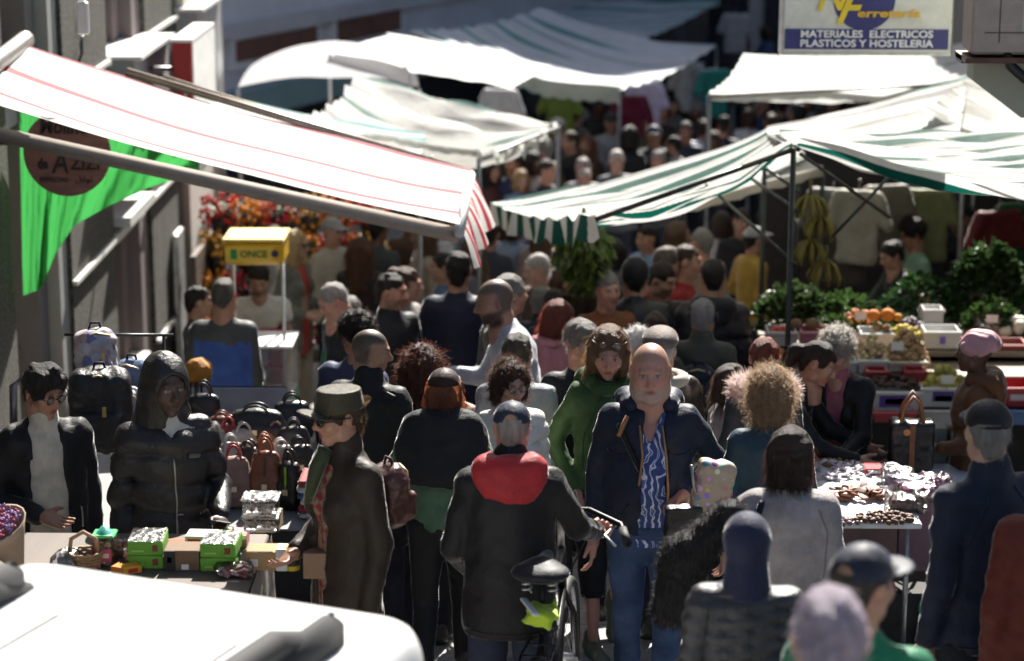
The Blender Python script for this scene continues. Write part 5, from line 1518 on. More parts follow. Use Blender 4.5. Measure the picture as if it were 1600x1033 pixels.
person('kioskhead', 'person half hidden by the wall corner beside the blue jacket', 311, 447, 1.64, 100, 'tan', 'm', 1.0, SHORT(DKH), top=dict(c=(.05, .05, .06), hem=.8), Y=16)

# ---- behind the vegetable stall
person('vendorblack', 'vendor in black T-shirt behind the vegetables', 1502, 318, 1.86, -40, 'tan', 'm', 1.12, SHORT((.015, .012, .011)), ((.05, .04, .035), .5), top=dict(c=(.009, .009, .01), hem=.8, name='t_shirt', sleeve=.6), head=(-25, 10, 0), lod=1)
person('vendorgreen', 'vendor in pale green T-shirt behind the vegetables', 1426, 344, 1.78, -75, 'tan', 'm', 1.0, ('mop', DKH), top=dict(c=(.22, .36, .26), hem=.8, name='t_shirt', sleeve=.6), head=(0, 16, 0), lod=1)
person('vendorvest', 'vendor in dark vest with green sleeves reaching over the herbs', 1394, 377, 1.72, -70, 'tan', 'm', 1.05, SHORT(BK), top=dict(c=(.02, .022, .022), hem=.8, name='vest', c2=((.035, .07, .045), lambda c: np.abs(c[:, 0]) > .17)), lean=14, head=(0, 18, 0), arms=('fwd', 'fwd'), lod=1)
person('vendorhead', 'vendor standing between the black and the pale green T-shirts', 1458, 334, 1.76, -60, 'brown', 'm', 1.0, SHORT(BK), top=dict(c=(.014, .013, .013), hem=.8), lod=1)
person('purple', 'woman in purple top shopping behind the pole', 1232, 338, 1.62, 172, 'tan', 'f', 1.1, ('bob', (.05, .035, .03)), top=dict(c=(.13, .035, .17), hem=.8, name='top', sleeve=.9))
person('redcoat', 'person in dark red coat beside the woman in purple', 1200, 322, 1.7, 160, 'tan', 'f', 1.0, ('bob', DKH), top=dict(c=(.2, .012, .03), hem=.62, name='coat'), legs=JEAN)
person('blackcoatlegs', 'person in black coat and jeans left of the dark red coat', 1160, 326, 1.72, 10, 'tan', 'm', 1.0, SHORT(BRH), top=dict(c=BK, hem=.78), legs=JEAN)
person('whitebaglegs', 'person in pale grey jacket and jeans far under the low canopy', 1128, 330, 1.66, 170, 'tan', 'f', 1.0, ('bob', BRH), top=dict(c=(.4, .39, .38), hem=.8), legs=JEAN)

# ---- the blurred far crowd
far = [
 ('man in black and grey jacket with dark cap far down the street', 955, 175, 1.76, 5, 'm', 'tan', SHORT(DKH), ('cap', BK, 'cloth'), (.2, .21, .24)),
 ('person in an orange-brown headscarf far down the street', 917, 211, 1.66, -30, 'f', 'tan', ('long', (.2, .09, .045)), None, (.06, .03, .02)),
 ('far person in dark grey with sunlit head right of the orange headscarf', 964, 234, 1.72, 10, 'm', 'pale', SHORT(WHITEH), None, (.1, .1, .12)),
 ('far person in slate grey left below the orange headscarf', 911, 246, 1.7, 0, 'm', 'ruddy', SHORT(GREYH), None, (.12, .12, .14)),
 ('far person in pale grey nearest the green canopy edge', 913, 262, 1.6, 0, 'm', 'ruddy', SHORT(WHITEH), None, (.3, .3, .32)),
 ('far person in black in profile beside the green canopy edge', 856, 249, 1.74, 60, 'm', 'ruddy', SHORT((.04, .03, .025)), None, (.03, .03, .04)),
 ('far person in light blue beneath the cream canopy', 815, 265, 1.62, 20, 'f', 'pale', ('bob', BLO), None, (.14, .2, .34)),
 ('far man in navy jacket and white shirt left of the light blue one', 800, 238, 1.78, 0, 'm', 'tan', SHORT(DKH), None, (.02, .03, .07)),
 ('far dark figure with pale cap behind the orange headscarf', 872, 182, 1.8, 170, 'm', 'tan', SHORT(GREYH), ('cap', (.4, .36, .36), 'cloth'), (.02, .025, .04)),
 ('far man in navy cap and dark jacket walking towards us', 1022, 194, 1.76, 0, 'm', 'tan', SHORT(DKH), ('cap', (.012, .018, .04), 'cloth'), (.018, .02, .03)),
 ('far man in sunglasses and navy shirt right of the navy cap', 1072, 190, 1.74, -10, 'm', 'tan', SHORT((.06, .05, .04)), None, (.03, .04, .08)),
 ('far person in dark brown behind the navy cap', 1033, 160, 1.76, 20, 'm', 'ruddy', SHORT((.3, .24, .22)), None, (.04, .03, .03)),
 ('far person in plain grey below the navy cap', 1028, 235, 1.66, 0, 'm', 'ruddy', SHORT(GREYH), None, (.05, .05, .06)),
 ('far person in white shirt beside the sunglasses', 1100, 186, 1.7, 160, 'm', 'tan', SHORT(BRH), None, (.5, .52, .6)),
 ('far person in dark blue at the left of the white canopy', 1132, 180, 1.72, 170, 'm', 'tan', SHORT(DKH), None, (.025, .03, .05)),
 ('far person in white jacket below the white canopy', 1172, 168, 1.72, 150, 'f', 'tan', ('bob', BRH), None, (.55, .55, .55)),
 ('far small person in pale top with yellow at the canopy edge', 1150, 212, 1.3, 0, 'f', 'tan', ('bob', BLO), None, (.4, .3, .3)),
 ('far person in purple-red beside the stall of clothes', 985, 150, 1.75, 90, 'f', 'tan', ('bob', DKH), None, (.2, .02, .07)),
 ('far person in grey in the shade under the bluish canopy', 900, 165, 1.74, 150, 'm', 'tan', SHORT(DKH), None, (.08, .08, .09)),
 ('far person in dark clothes in the shade below the bluish canopy', 935, 152, 1.72, 20, 'm', 'brown', SHORT(BK), None, (.03, .03, .035)),
 ('far dark figure with reddish scarf under the cream canopy', 770, 250, 1.7, 30, 'f', 'tan', ('long', DKH), None, (.06, .02, .02)),
 ('far man in black seen under the white canopy at the right', 1222, 150, 1.76, 170, 'm', 'tan', SHORT(DKH), None, (.02, .02, .024)),
 ('far woman in white under the white canopy at the right', 1262, 146, 1.66, 10, 'f', 'tan', ('bob', BRH), None, (.5, .5, .52)),
 ('far person in dark green under the white canopy at the right', 1300, 148, 1.72, 60, 'm', 'tan', SHORT(BK), None, (.03, .05, .04)),
 ('far person in blue at the right end under the white canopy', 1352, 135, 1.72, 60, 'm', 'tan', SHORT(BK), None, (.05, .07, .15)),
 ('person in pale blue standing under the green valance', 800, 330, 1.72, 160, 'f', 'tan', ('bob', BRH), None, (.25, .32, .45)),
 ('person in dark clothes under the cream canopy behind the striped flap', 765, 345, 1.72, 170, 'm', 'tan', SHORT(DKH), None, (.03, .035, .045)),
 ('person in white trousers behind the black fleece', 680, 330, 1.7, 40, 'f', 'tan', ('bob', DKH), None, (.4, .4, .4)),
 ('person in brown beside the flower stall', 640, 322, 1.7, 200, 'm', 'brown', SHORT(BK), None, (.07, .045, .03)),
 ('person with grey top behind the hanging herbs', 960, 372, 1.68, 150, 'f', 'tan', ('bob', DKH), None, (.1, .1, .13)),
 ('person in dark green between the beanie and the herbs', 940, 398, 1.64, 20, 'm', 'tan', SHORT(BRH), None, (.03, .05, .04)),
]
more = []
_cw = [('charcoal', (.03, .03, .034)), ('navy', (.015, .02, .045)), ('black', (.012, .012, .014)), ('brown', (.06, .035, .022)), ('grey', (.13, .13, .14)), ('wine-red', (.1, .012, .025)), ('olive', (.06, .06, .03)), ('white', (.42, .42, .42)), ('blue', (.04, .07, .16))]
_spots = [(890, 128, 'below the bluish canopy'), (915, 138, 'beneath the cream valance'), (948, 132, 'left of the crimson dress'), (1012, 128, 'between the hanging dresses'), (1050, 150, 'below the hanging black dress'), (1085, 138, 'below the hanging white shirt'), (1118, 150, 'left of the white canopy corner'),
          (1090, 160, 'behind the sunglasses man'), (1008, 172, 'left of the dark brown one far off'), (985, 196, 'right of the black and grey jacket'), (1052, 212, 'between the navy cap and the sunglasses'), (1115, 205, 'above the green canopy edge'), (1190, 150, 'under the left end of the white canopy'), (1205, 176, 'above the slanting canopy top'),
          (1245, 160, 'under the middle of the white canopy'), (1285, 168, 'below the white canopy brace'), (1325, 150, 'right under the hardware sign'), (850, 215, 'right of the cream canopy corner'), (890, 205, 'left of the orange headscarf'), (835, 235, 'under the cream canopy corner'), (1130, 95, 'in front of the far shop'), (1195, 40, 'in the far shop doorway'), (1165, 60, 'beside the far shop doorway'), (1205, 90, 'left of the hardware sign')]
for i, (x_, y_, where) in enumerate(_spots):
    cn_, cc_ = _cw[(i * 5 + 2) % 9]
    more.append(('far shopper in %s %s' % (cn_, where), x_, y_, 1.64 + .04 * (i % 5), (i * 97) % 360, 'mf'[i % 2], ['tan', 'ruddy', 'olive', 'brown'][i % 4], [SHORT(DKH), ('bob', BRH), SHORT(GREYH), SHORT(BRH), ('bob', DKH)][i % 5], None, cc_))
_near2 = [(705, 318, 'white', (.42, .42, .42), 'behind the end of the red awning'), (748, 322, 'pale blue', (.2, .27, .4), 'left of the green valance'), (660, 348, 'beige', (.3, .24, .18), 'under the red awning tip'), (520, 338, 'cream', (.4, .36, .3), 'in front of the flower stand'), (428, 352, 'light grey', (.3, .3, .31), 'left of the flower stand'),
          (1010, 352, 'sky blue', (.16, .26, .42), 'under the middle of the low canopy'), (1062, 346, 'pink', (.4, .18, .2), 'under the low canopy near the beanie'), (1096, 356, 'sand', (.34, .28, .2), 'under the low canopy left of the jeans'), (905, 330, 'grey-blue', (.14, .17, .24), 'behind the hanging herbs'), (1180, 352, 'mustard', (.34, .22, .04), 'before the dark red coat'),
          (735, 372, 'grey', (.16, .16, .17), 'right behind the navy jacket at the flap'), (950, 425, 'rust', (.2, .07, .03), 'left of the black beanie'), (910, 440, 'pale violet', (.28, .25, .36), 'below the hanging herbs'), (690, 395, 'denim blue', (.08, .12, .22), 'left of the navy jacket at the flap')]
for i, (x_, y_, cn_, cc_, where) in enumerate(_near2):
    more.append(('shopper in %s %s' % (cn_, where), x_, y_, 1.62 + .04 * (i % 4), (i * 131 + 20) % 360, 'fm'[i % 2], ['pale', 'tan', 'olive', 'ruddy'][i % 4], [('bob', BRH), SHORT(DKH), ('long', (.12, .07, .04)), SHORT(GREYH)][i % 4], ('cap', (.3, .3, .3), 'cloth') if i % 6 == 3 else None, cc_))
far += more
for i, (lab, x_, y_, H_, fc, sx_, sk_, hr, ht_, tc) in enumerate(far):
    person('far%d' % i, lab, x_, y_, H_, fc, sk_, sx_, 1.05 if sx_ == 'm' else 1.0, hr, hat=ht_, top=dict(c=tc, hem=.8), legs=dict(c=(.03, .035, .05)) if 'white trousers' not in lab else dict(c=(.5, .48, .45), kind='cloth'), arms=[('hang', 'bent'), ('bent', 'hang'), ('hang', 'hang')][i % 3], group='blurred far crowd')
# ------------------------------------------------------------------ vehicles, tables and goods
def soft(name, parent, c, hs_, r, m, h=None, fold=0, wr=0, seed=1, rot=None, extra=None, col=None):
    h = h or max(.006, max(hs_) / 16)
    pad = max(hs_) * .5 + .03
    F = Field([-a - pad for a in hs_], [a + pad for a in hs_], h)
    F.rbox((0, 0, 0), hs_, r)
    if extra: extra(F)
    if fold: F.folds(fold, 14, seed)
    if wr: F.wrinkle(wr, 40, seed)
    v, f = F.mesh()
    if rot is not None: v = v @ np.array(rot, np.float32).T
    return link(name, mesh_np(name, v + np.array(c, np.float32), f, m), parent)
_copy_id = [0]
def dup(root, loc, rz=None, label=None, scl=None):
    r = root.copy(); COL.objects.link(r); r.location = loc
    if rz is not None: r.rotation_euler = (0, 0, rz)
    if scl: r.scale = (scl,) * 3
    if label: r['label'] = label
    for ch in list(root.children):
        c = ch.copy(); COL.objects.link(c); c.parent = r
        for g in ch.children:
            d = g.copy(); COL.objects.link(d); d.parent = c
    return r

# ---- white car, bottom left
zr = 2.05
foot = PZ(508, 962, zr); hd = R(-22)
car = thing('parked_car', 'white car with dark roof rails parked in the bottom left corner', 'car', (0, 0, 0), hd)
fl = rotm(0, 0, hd) @ Vector((.52, 1.42, 0))
car.location = (foot.x - fl.x, foot.y - fl.y, zr - 1.55)
F = Field((-.98, -2.3, .1), (.98, 2.0, 1.75), .032)
F.rbox((0, -.25, .62), (.86, 2.05, .38), .16)
F.rbox((0, .42, 1.1), (.74, 1.32, .42), .17, .1)
F.cut((0, 0, 1), 1.47)
F.rbox((0, -1.5, .82), (.8, .7, .22), .18, .1)
for sx in (-1, 1):
    for y in (-1.5, 1.15): F.cone((sx * .6, y, .33), (sx * 1.1, y, .33), .36, .36, .02, op='s')
v, f = F.mesh(); link('body', mesh_np('body', v, f, mat('paint', (.78, .78, .77))), car)
RB = mat('card', (.02, .021, .023)); GLS = mat('glass', (.015, .02, .022))
for sx in (-1, 1):
    m = MB(); m.tube([(sx * .56, -.75, 1.5), (sx * .545, -.4, 1.57), (sx * .54, .4, 1.6), (sx * .53, 1.1, 1.58), (sx * .52, 1.46, 1.46)], [.03, .04, .042, .042, .03], 10)
    rl_ = m.build('roof_rail', RB, car, True)
    for y, z in ((-.62, 1.5), (.4, 1.51), (1.28, 1.5)):
        MB().box((sx * .54, y, z), (.085, .34 if y != .4 else .14, .13), bev=.03).build('rail_foot', RB, rl_, True)
    for y0, y1, t0, t1 in ((-.55, .3, -.35, .25), (.42, 1.05, .44, 1.02), (1.15, 1.5, 1.15, 1.42)):
        MB().add([(sx * .8, y0, 1.06), (sx * .8, y1, 1.06), (sx * .772, t1, 1.38), (sx * .772, t0, 1.38), (sx * .72, y0, .98), (sx * .72, y1, .98), (sx * .65, t1, 1.34), (sx * .65, t0, 1.34)],
                 [(0, 1, 2, 3), (0, 4, 5, 1), (1, 5, 6, 2), (2, 6, 7, 3), (3, 7, 4, 0), (7, 6, 5, 4)]).build('window', GLS, car)
    for y in (-1.5, 1.15):
        w = MB().lathe([(.2, -.1), (.31, -.1), (.33, -.06), (.33, .06), (.31, .1), (.2, .1)], (sx * .76, y, .33), 24, rotm(0, R(90))).build('wheel', mat('plain', (.02, .02, .02)), car, True)
        MB().lathe([(0, -.07), (.19, -.06), (.21, 0), (.19, .06), (0, .07)], (sx * .77, y, .33), 16, rotm(0, R(90))).build('rim', mat('metal', (.5, .5, .5)), w, True)
    MB().box((sx * .62, 1.83, .75), (.16, .05, .28), bev=.02).build('tail_light', mat('plastic', (.3, .01, .01)), car)
    MB().box((sx * .92, -.62, 1.0), (.16, .09, .14), bev=.03).build('mirror', RB, car)
for x in (-.3, .3): MB().box((x, .45, 1.4715), (.012, 1.7, .004)).build('roof_seam', RB, car)
MB().box((0, 1.77, 1.15), (1.15, .03, .36), bev=.01, rot=rotm(R(-6))).build('rear_window', GLS, car)
MB().add([(-.6, -1.16, 1.0), (.6, -1.16, 1.0), (.55, -.83, 1.36), (-.55, -.83, 1.36)], [(0, 1, 2, 3)]).build('windscreen', GLS, car)

# ---- bicycle
byw = R(-7)
a_, b_ = 6.0, 12.0
for _ in range(40):
    mm = (a_ + b_) / 2
    if P(850, 880, mm).z - G(mm) > 1.05: a_ = mm
    else: b_ = mm
sp0 = P(850, 880, a_)
bk = thing('bicycle', 'black bicycle seen from behind, pushed by the man with the red hood', 'bicycle', (sp0.x, sp0.y, G(sp0.y)), byw)
BM = mat('metal', (.03, .03, .032)); RUB = mat('plain', (.012, .012, .012)); CHR = mat('metal', (.6, .6, .6))
def wheel(y, nm):
    w = MB().tube([(0, y + .33 * math.cos(q), .35 + .33 * math.sin(q)) for q in np.linspace(0, 2 * math.pi, 41)[:-1]], .021, 8, closed=True).build('wheel', RUB, bk, True)
    MB().tube([(0, y + .305 * math.cos(q), .35 + .305 * math.sin(q)) for q in np.linspace(0, 2 * math.pi, 41)[:-1]], .011, 6, closed=True).build('rim', CHR, w, True)
    m = MB()
    for i in range(20):
        q = 2 * math.pi * i / 20; sx = .03 if i % 2 else -.03
        m.tube([(sx, y + .02 * math.cos(q + .8), .35 + .02 * math.sin(q + .8)), (0, y + .3 * math.cos(q), .35 + .3 * math.sin(q))], .0013, 4, caps=False)
    m.tube([(-.05, y, .35), (.05, y, .35)], .02, 10); m.build('spokes', CHR, w, True)
    return w
wheel(-.28, 'r'); wheel(.78, 'f')
m = MB()
bb, st, ht_, hb = (0, .12, .3), (0, -.02, .78), (0, .56, .92), (0, .6, .74)
m.tube([bb, st], .017, 8); m.tube([st, ht_], .017, 8); m.tube([bb, hb], .02, 8); m.tube([ht_, hb], .02, 8)
for sx in (-1, 1):
    m.tube([bb, (sx * .06, -.28, .35)], .009, 6); m.tube([st, (sx * .06, -.28, .35)], .009, 6); m.tube([hb, (sx * .05, .64, .6), (sx * .05, .78, .35)], .012, 6)
m.build('frame', BM, bk, True)
MB().tube([st, (0, -.05, .98)], .014, 8).build('seat_post', BM, bk, True)
F = Field((-.16, -.2, -.06), (.16, .25, .08), .009)
F.ell((0, -.06, 0), (.125, .1, .04), 0); F.cone((0, 0, .005), (0, .17, .0), .05, .025, .05, S=(1, 1, 1.3)); F.cut((0, 0, -1), .03)
v, f = F.mesh(); sd = link('saddle', mesh_np('saddle', v * .92, f, mat('cloth', (.012, .012, .016))), bk, (0, -.05, 1.05))
m = MB()
for sx in (-1, 1): m.tube([(sx * .05, -.1, -.07 + .035 * math.sin(t * 9)) if False else (sx * .05 + .018 * math.cos(t * 14), -.08 + .018 * math.sin(t * 14), -.075 + t * .05) for t in np.linspace(0, 1, 24)], .004, 5)
m.build('spring', CHR, sd, True)['kind'] = 'stuff'
MB().tube([(0, .56, .92), (0, .54, 1.08)], .016, 8).build('stem', CHR, bk, True)
m = MB(); m.tube([(-.3, .3, 1.04), (-.26, .42, 1.08), (-.12, .53, 1.1), (0, .55, 1.09), (.12, .53, 1.1), (.26, .42, 1.08), (.3, .3, 1.04)], .012, 8)
hbr = m.build('handlebar', BM, bk, True)
for sx in (-1, 1):
    MB().tube([(sx * .3, .3, 1.04), (sx * .27, .39, 1.07)], .019, 8).build('grip', RUB, hbr, True)
    MB().tube([(sx * .24, .46, 1.07), (sx * .2, .36, 1.05), (sx * .25, .3, 1.03)], .006, 6).build('brake_lever', CHR, hbr, True)
m = MB(); m.tube([(0, .55, 1.08), (.05, .6, 1.16), (.1, .62, .95), (.03, .58, .8)], .004, 5); m.build('brake_cable', RUB, bk, True)
MB().tube([(0, -.28 + .37 * math.cos(q), .35 + .37 * math.sin(q)) for q in np.linspace(.2, 2.9, 18)], .03, 8).build('mudguard', mat('plastic', (.015, .015, .016)), bk, True)
m = MB()
for sx in (-1, 1): m.tube([(sx * .05, .0, .74), (sx * .06, -.2, .75), (sx * .06, -.48, .75), (sx * .03, -.28, .36)], .006, 6)
for i in range(4): m.tube([(-.06, -.1 - .12 * i, .75), (.06, -.1 - .12 * i, .75)], .005, 5)
m.build('rack', BM, bk, True)
for sx, q in ((1, .6), (-1, .6 + math.pi)):
    pb = MB().tube([(sx * .05, .12, .3), (sx * .09, .12 + .17 * math.cos(q), .3 + .17 * math.sin(q))], .01, 6).build('crank', CHR, bk, True)
    pd = MB().box((sx * .15, .12 + .17 * math.cos(q), .3 + .17 * math.sin(q)), (.1, .09, .025), bev=.006).build('pedal', RUB, pb)
    MB().box((sx * .15, .12 + .17 * math.cos(q) - .047, .3 + .17 * math.sin(q)), (.07, .006, .018)).build('reflector', mat('plastic', (.8, .2, .01)), pd)
MB().lathe([(0, -.004), (.085, -.004), (.09, 0), (.085, .004), (0, .004)], (.05, .12, .3), 20, rotm(0, R(90))).build('chainring', CHR, bk, True)
MB().box((0, -.49, .66), (.07, .02, .05), bev=.008).build('rear_light', mat('plastic', (.35, .01, .01)), bk)
hv = thing('hi_vis_vest', 'crumpled yellow hi-vis vest strapped to the bicycle rack', 'vest', bk.matrix_basis @ Vector((0, -.14, .88)), byw)
soft('cloth', hv, (0, 0, .01), (.065, .08, .036), .03, mat('cloth', (.35, .5, .03)), .009, .03, .004, 3)
MB().box((-.03, -.05, .058), (.03, .15, .012), rotm(.1, .2, .5), bev=.004).build('reflective_band', mat('plain', (.55, .56, .56)), hv)

# ---- table helper
def table(label, x0, x1, y0, y1, z, m, leg=True, th=.03, cloth=None, name='market_table'):
    yc = (y0 + y1) / 2
    t = thing(name, label, 'table', ((x0 + x1) / 2, yc, G(yc)))
    MB().box((0, 0, z - G(yc) - th / 2), (x1 - x0, y1 - y0, th), bev=.006).build('table_top', m, t)
    if leg:
        for sx in (-1, 1):
            for sy in (-1, 1):
                px_, py_ = sx * ((x1 - x0) / 2 - .06), sy * ((y1 - y0) / 2 - .06)
                MB().tube([(px_, py_, G(yc + py_) - G(yc)), (px_, py_, z - G(yc) - th)], .014, 8).build('leg', mat('metal', (.35, .35, .36)), t, True)
    if cloth:
        F = []; V = []; n = 60
        per = [(-1, 1), (-1, -1), (1, -1), (1, 1)]
        L_ = []
        for i in range(n):
            q = i / (n - 1) * 3; j = min(int(q), 2); w = q - j
            a, b = per[j], per[j + 1]
            L_.append((lerp(a[0], b[0], w) * ((x1 - x0) / 2 + .01), lerp(a[1], b[1], w) * ((y1 - y0) / 2 + .01)))
        for i, (x, y) in enumerate(L_):
            for k in range(5):
                s_ = k / 4; d_ = 1 + .05 * math.sin(i * 1.1) * s_
                V.append((x * d_, y * d_, (z - G(yc) - .005) * (1 - s_) + .05 * s_ + (G(yc + y) - G(yc)) * s_))
        F = [(5 * i + k, 5 * i + k + 1, 5 * i + k + 6, 5 * i + k + 5) for i in range(n - 1) for k in range(4)]
        link('tablecloth', mesh_np('tablecloth', V, np.array(F), cloth), t)
    return t
ZL = 1.2
table('market table of boxed sweets and trinkets behind the white car', -2.75, -1.22, 8.6, 9.34, ZL, mat('wood', (.1, .08, .065)), cloth=mat('sheet', (.3, .28, .26)))
S = 385.0
def item(name, label, cat, px, py, Z, rz=0, group=None):
    q = PZ(px, py, Z)
    return thing(name, label, cat, q, rz, group)
def boxitem(name, label, px, py, w, h, d, c, Z=ZL, rz=0, kind='card', group=None, cat='box', parts=()):
    t = item(name, label, cat, px, py, Z, rz, group)
    W, H_ = w / S, h / S
    MB().box((0, d / 2, H_ / 2), (W, d, H_), bev=.003).build('carton', mat(kind, c), t)
    for (nm, x, z, ww, hh, cc) in parts:
        MB().box((x * W, -.0022, z * H_), (ww * W, .004, hh * H_)).build(nm, mat('plain', cc), t)
    return t
GB = (.13, .34, .035)
for lab, x_, y_, rz in (('upper green box of the left pair', 228, 868, .04), ('lower green box of the left pair', 228, 889, -.02), ('upper green box of the right pair beside the lime bottle', 341, 873, -.03), ('lower green box of the right pair', 341, 893, .03)):
    up_ = 'upper' in lab
    q = PZ(x_, 889 if x_ < 300 else 893, ZL)
    t = thing('green_box', lab, 'box', (q.x, q.y, ZL + (.058 if up_ else 0)), rz, 'green boxes on the left table')
    MB().box((0, .09, .028), (.145, .18, .056), bev=.003).build('carton', mat('card', GB), t)
    MB().box((.04, -.0022, .03), (.022, .004, .026)).build('emblem', mat('plain', (.2, .03, .02)), t)
    MB().box((-.03, -.0022, .02), (.05, .004, .008)).build('print_line', mat('plain', (.3, .5, .1)), t)
    if up_: MB().box((0, .09, .0585), (.14, .17, .004)).build('wrapper', mat('clear', (.9, .95, .9)), t)
boxitem('gift_box', 'black and kraft-brown gift box between the green boxes', 284, 892, 56, 33, .12, (.16, .1, .055), parts=(('black_panel', -.33, .5, .32, 1.0, (.015, .015, .016)), ('price_tag', .1, .2, .2, .25, (.7, .7, .7)), ('emblem', -.33, .55, .12, .3, (.12, .1, .06))))
boxitem('carton', 'upper kraft carton with black disc under the food tubs', 411, 862, 52, 27, .12, (.3, .2, .09), rz=-.05, parts=(('black_disc', .38, .5, .24, .9, (.012, .012, .012)),)).location.z = ZL + .085
boxitem('carton', 'lower kraft carton with white sticker under the food tubs', 411, 892, 54, 30, .12, (.32, .21, .1), parts=(('sticker', -.25, .45, .22, .4, (.6, .58, .55)),))
t = boxitem('sweet_box', 'tilted yellow and orange sweet packet at the table front', 208, 897, 30, 12, .06, (.6, .3, .02), rz=.5, parts=(('red_print', 0, .5, .5, .5, (.4, .02, .02)),))
boxitem('sweet_box', 'orange sweet packet left of the tilted yellow one', 183, 897, 24, 11, .06, (.62, .2, .02), rz=-.4)
boxitem('matchbox', 'small bright orange box lying behind the gift box', 275, 858, 24, 11, .05, (.75, .09, .015), rz=.15)
boxitem('tray', 'white tray with red lettering panel behind the green boxes', 313, 856, 50, 19, .1, (.72, .68, .64), rz=-.05, cat='tray', parts=(('red_print', -.2, .5, .4, .5, (.5, .05, .05)), ('pink_print', .25, .45, .3, .5, (.55, .15, .2))))
boxitem('pink_box', 'small pink box with white lid left of the food tubs', 370, 856, 32, 22, .1, (.5, .2, .2), parts=(('white_lid', 0, .82, 1.0, .3, (.7, .68, .66)),))
for lab, z0 in (('lower clear tub of dark sweets', .16), ('upper clear tub of dark sweets', .235)):
    q = PZ(408, 892, ZL)
    t = thing('food_tub', lab, 'tub', (q.x + .0, q.y + .06, ZL + z0), 0, 'clear food tubs')
    MB().box((0, 0, .03), (.135, .11, .06), taper=1.08, bev=.008).build('tub', mat('clear', (.93, .93, .93)), t)
    MB().box((0, 0, .064), (.155, .128, .008), bev=.003).build('lid', mat('clear', (.9, .9, .9)), t)
    m = MB()
    for i in range(26):
        m.ball((_rng.uniform(-.05, .05), _rng.uniform(-.04, .04), _rng.uniform(.012, .048)), .011, 6)
    o = m.build('sweets', mat('plain', (.09, .035, .02)), t, True); o['kind'] = 'stuff'
t = item('candy_tub', 'clear tub of gold sweets with pink label and green bow', 'tub', 162, 886, ZL)
MB().box((0, .045, .062), (.092, .09, .122), bev=.012).build('tub', mat('clear', (.9, .9, .88)), t)
m = MB()
for i in range(48): m.ball((_rng.uniform(-.035, .035), .045 + _rng.uniform(-.034, .034), _rng.uniform(.012, .11)), .012, 6)
o = m.build('sweets', mat('metal', (.5, .26, .06)), t, True); o['kind'] = 'stuff'
MB().box((0, -.003, .05), (.07, .004, .055)).build('label', mat('plain', (.45, .06, .12)), t)
MB().box((0, -.0055, .05), (.05, .003, .02)).build('label_band', mat('plain', (.6, .5, .4)), t)
MB().box((0, .045, .128), (.096, .094, .012), bev=.004).build('lid', mat('plastic', (.05, .45, .12)), t)
m = MB(); m.lathe([(.04, 0), (.012, .03), (.0, .032)], (0, .045, .13), 10); m.build('bow', mat('plastic', (.06, .4, .3)), t, True)
for i, (x_, y_) in enumerate(((193, 872), (213, 868), (205, 886))):
    t = item('trinket_box', ['clear trinket box left of the peach blocks', 'clear trinket box with peach blocks at the back', 'clear trinket box in front of the peach blocks'][i], 'box', x_, y_, ZL, 0, 'clear trinket boxes')
    MB().box((0, .03, .035), (.07, .06, .07), bev=.004).build('case', mat('clear', (.92, .9, .88)), t)
    for k in range(4): MB().box((-.017 + .034 * (k % 2), .03, .02 + .03 * (k // 2)), (.026, .04, .024), bev=.004).build('block', mat('plastic', (.55, .26, .16)), t)
t = item('bottle', 'lime green plastic bottle beside the white tray', 'bottle', 357, 868, ZL)
MB().lathe([(0, 0), (.036, 0), (.04, .012), (.04, .05), (.03, .066), (.016, .074), (.016, .086), (0, .086)], (0, .04, 0), 18).build('flask', mat('plastic', (.22, .6, .04)), t, True)
MB().lathe([(0, 0), (.02, 0), (.02, .022), (0, .024)], (0, .04, .086), 14).build('cap', mat('clear', (.8, .95, .75)), t, True)
t = item('wicker_basket', 'small wicker basket with looped handle left of the candy tub', 'basket', 128, 897, ZL)
m = MB()
for k in range(6): m.tube([(.06 * (1 + .04 * k) * math.cos(q), .06 + .05 * (1 + .04 * k) * math.sin(q), .008 + .013 * k + .002 * math.sin(q * 12 + k * 3.1)) for q in np.linspace(0, 6.283, 33)[:-1]], .0068, 5, closed=True)
m.build('weave', mat('wood', (.3, .18, .09)), t, True)
MB().tube([(-.06, .06, .07), (-.05, .06, .13), (0, .06, .16), (.05, .06, .13), (.06, .06, .07)], .009, 7).build('handle', mat('wood', (.32, .2, .12)), t, True)
t = item('wrapped_bundle', 'crinkled clear plastic bundle at the left of the table', 'bundle', 100, 897, ZL)
soft('plastic', t, (0, .05, .045), (.055, .05, .045), .03, mat('clear', (.86, .86, .88)), .008, .02, .006, 4)
soft('contents', t, (0, .05, .035), (.035, .035, .03), .02, mat('plain', (.2, .18, .2)), .009, .01, .003, 5)
t = item('wrapped_bundle', 'crinkled clear plastic bundle at the right front of the table', 'bundle', 365, 905, ZL)
soft('plastic', t, (0, .04, .025), (.08, .05, .025), .02, mat('clear', (.88, .86, .86)), .008, .02, .006, 6)
soft('contents', t, (0, .04, .018), (.055, .035, .015), .01, mat('plain', (.3, .12, .12)), .009, .01, .003, 7)
t = item('bouquet', 'paper-wrapped bouquet of purple and red dried flowers at the left edge', 'bouquet', 30, 898, ZL, .2)
MB().lathe([(.02, 0), (.1, .19), (.125, .24), (.118, .24), (.015, .005)], (0, .08, 0), 18, rotm(.3, -.35)).build('paper', mat('card', (.34, .26, .19)), t, True)
m = MB()
for i in range(240):
    q = _rng.uniform(0, 6.28); rr = .1 * math.sqrt(_rng.random()); m.col = [(.16, .08, .32), (.35, .03, .07), (.2, .16, .34), (.45, .25, .4)][i % 4]
    pp = rotm(.3, -.35) @ Vector((rr * math.cos(q), rr * math.sin(q), .235 + _rng.uniform(-.01, .03))); m.ball((pp.x, pp.y + .08, pp.z), .0065, 6)
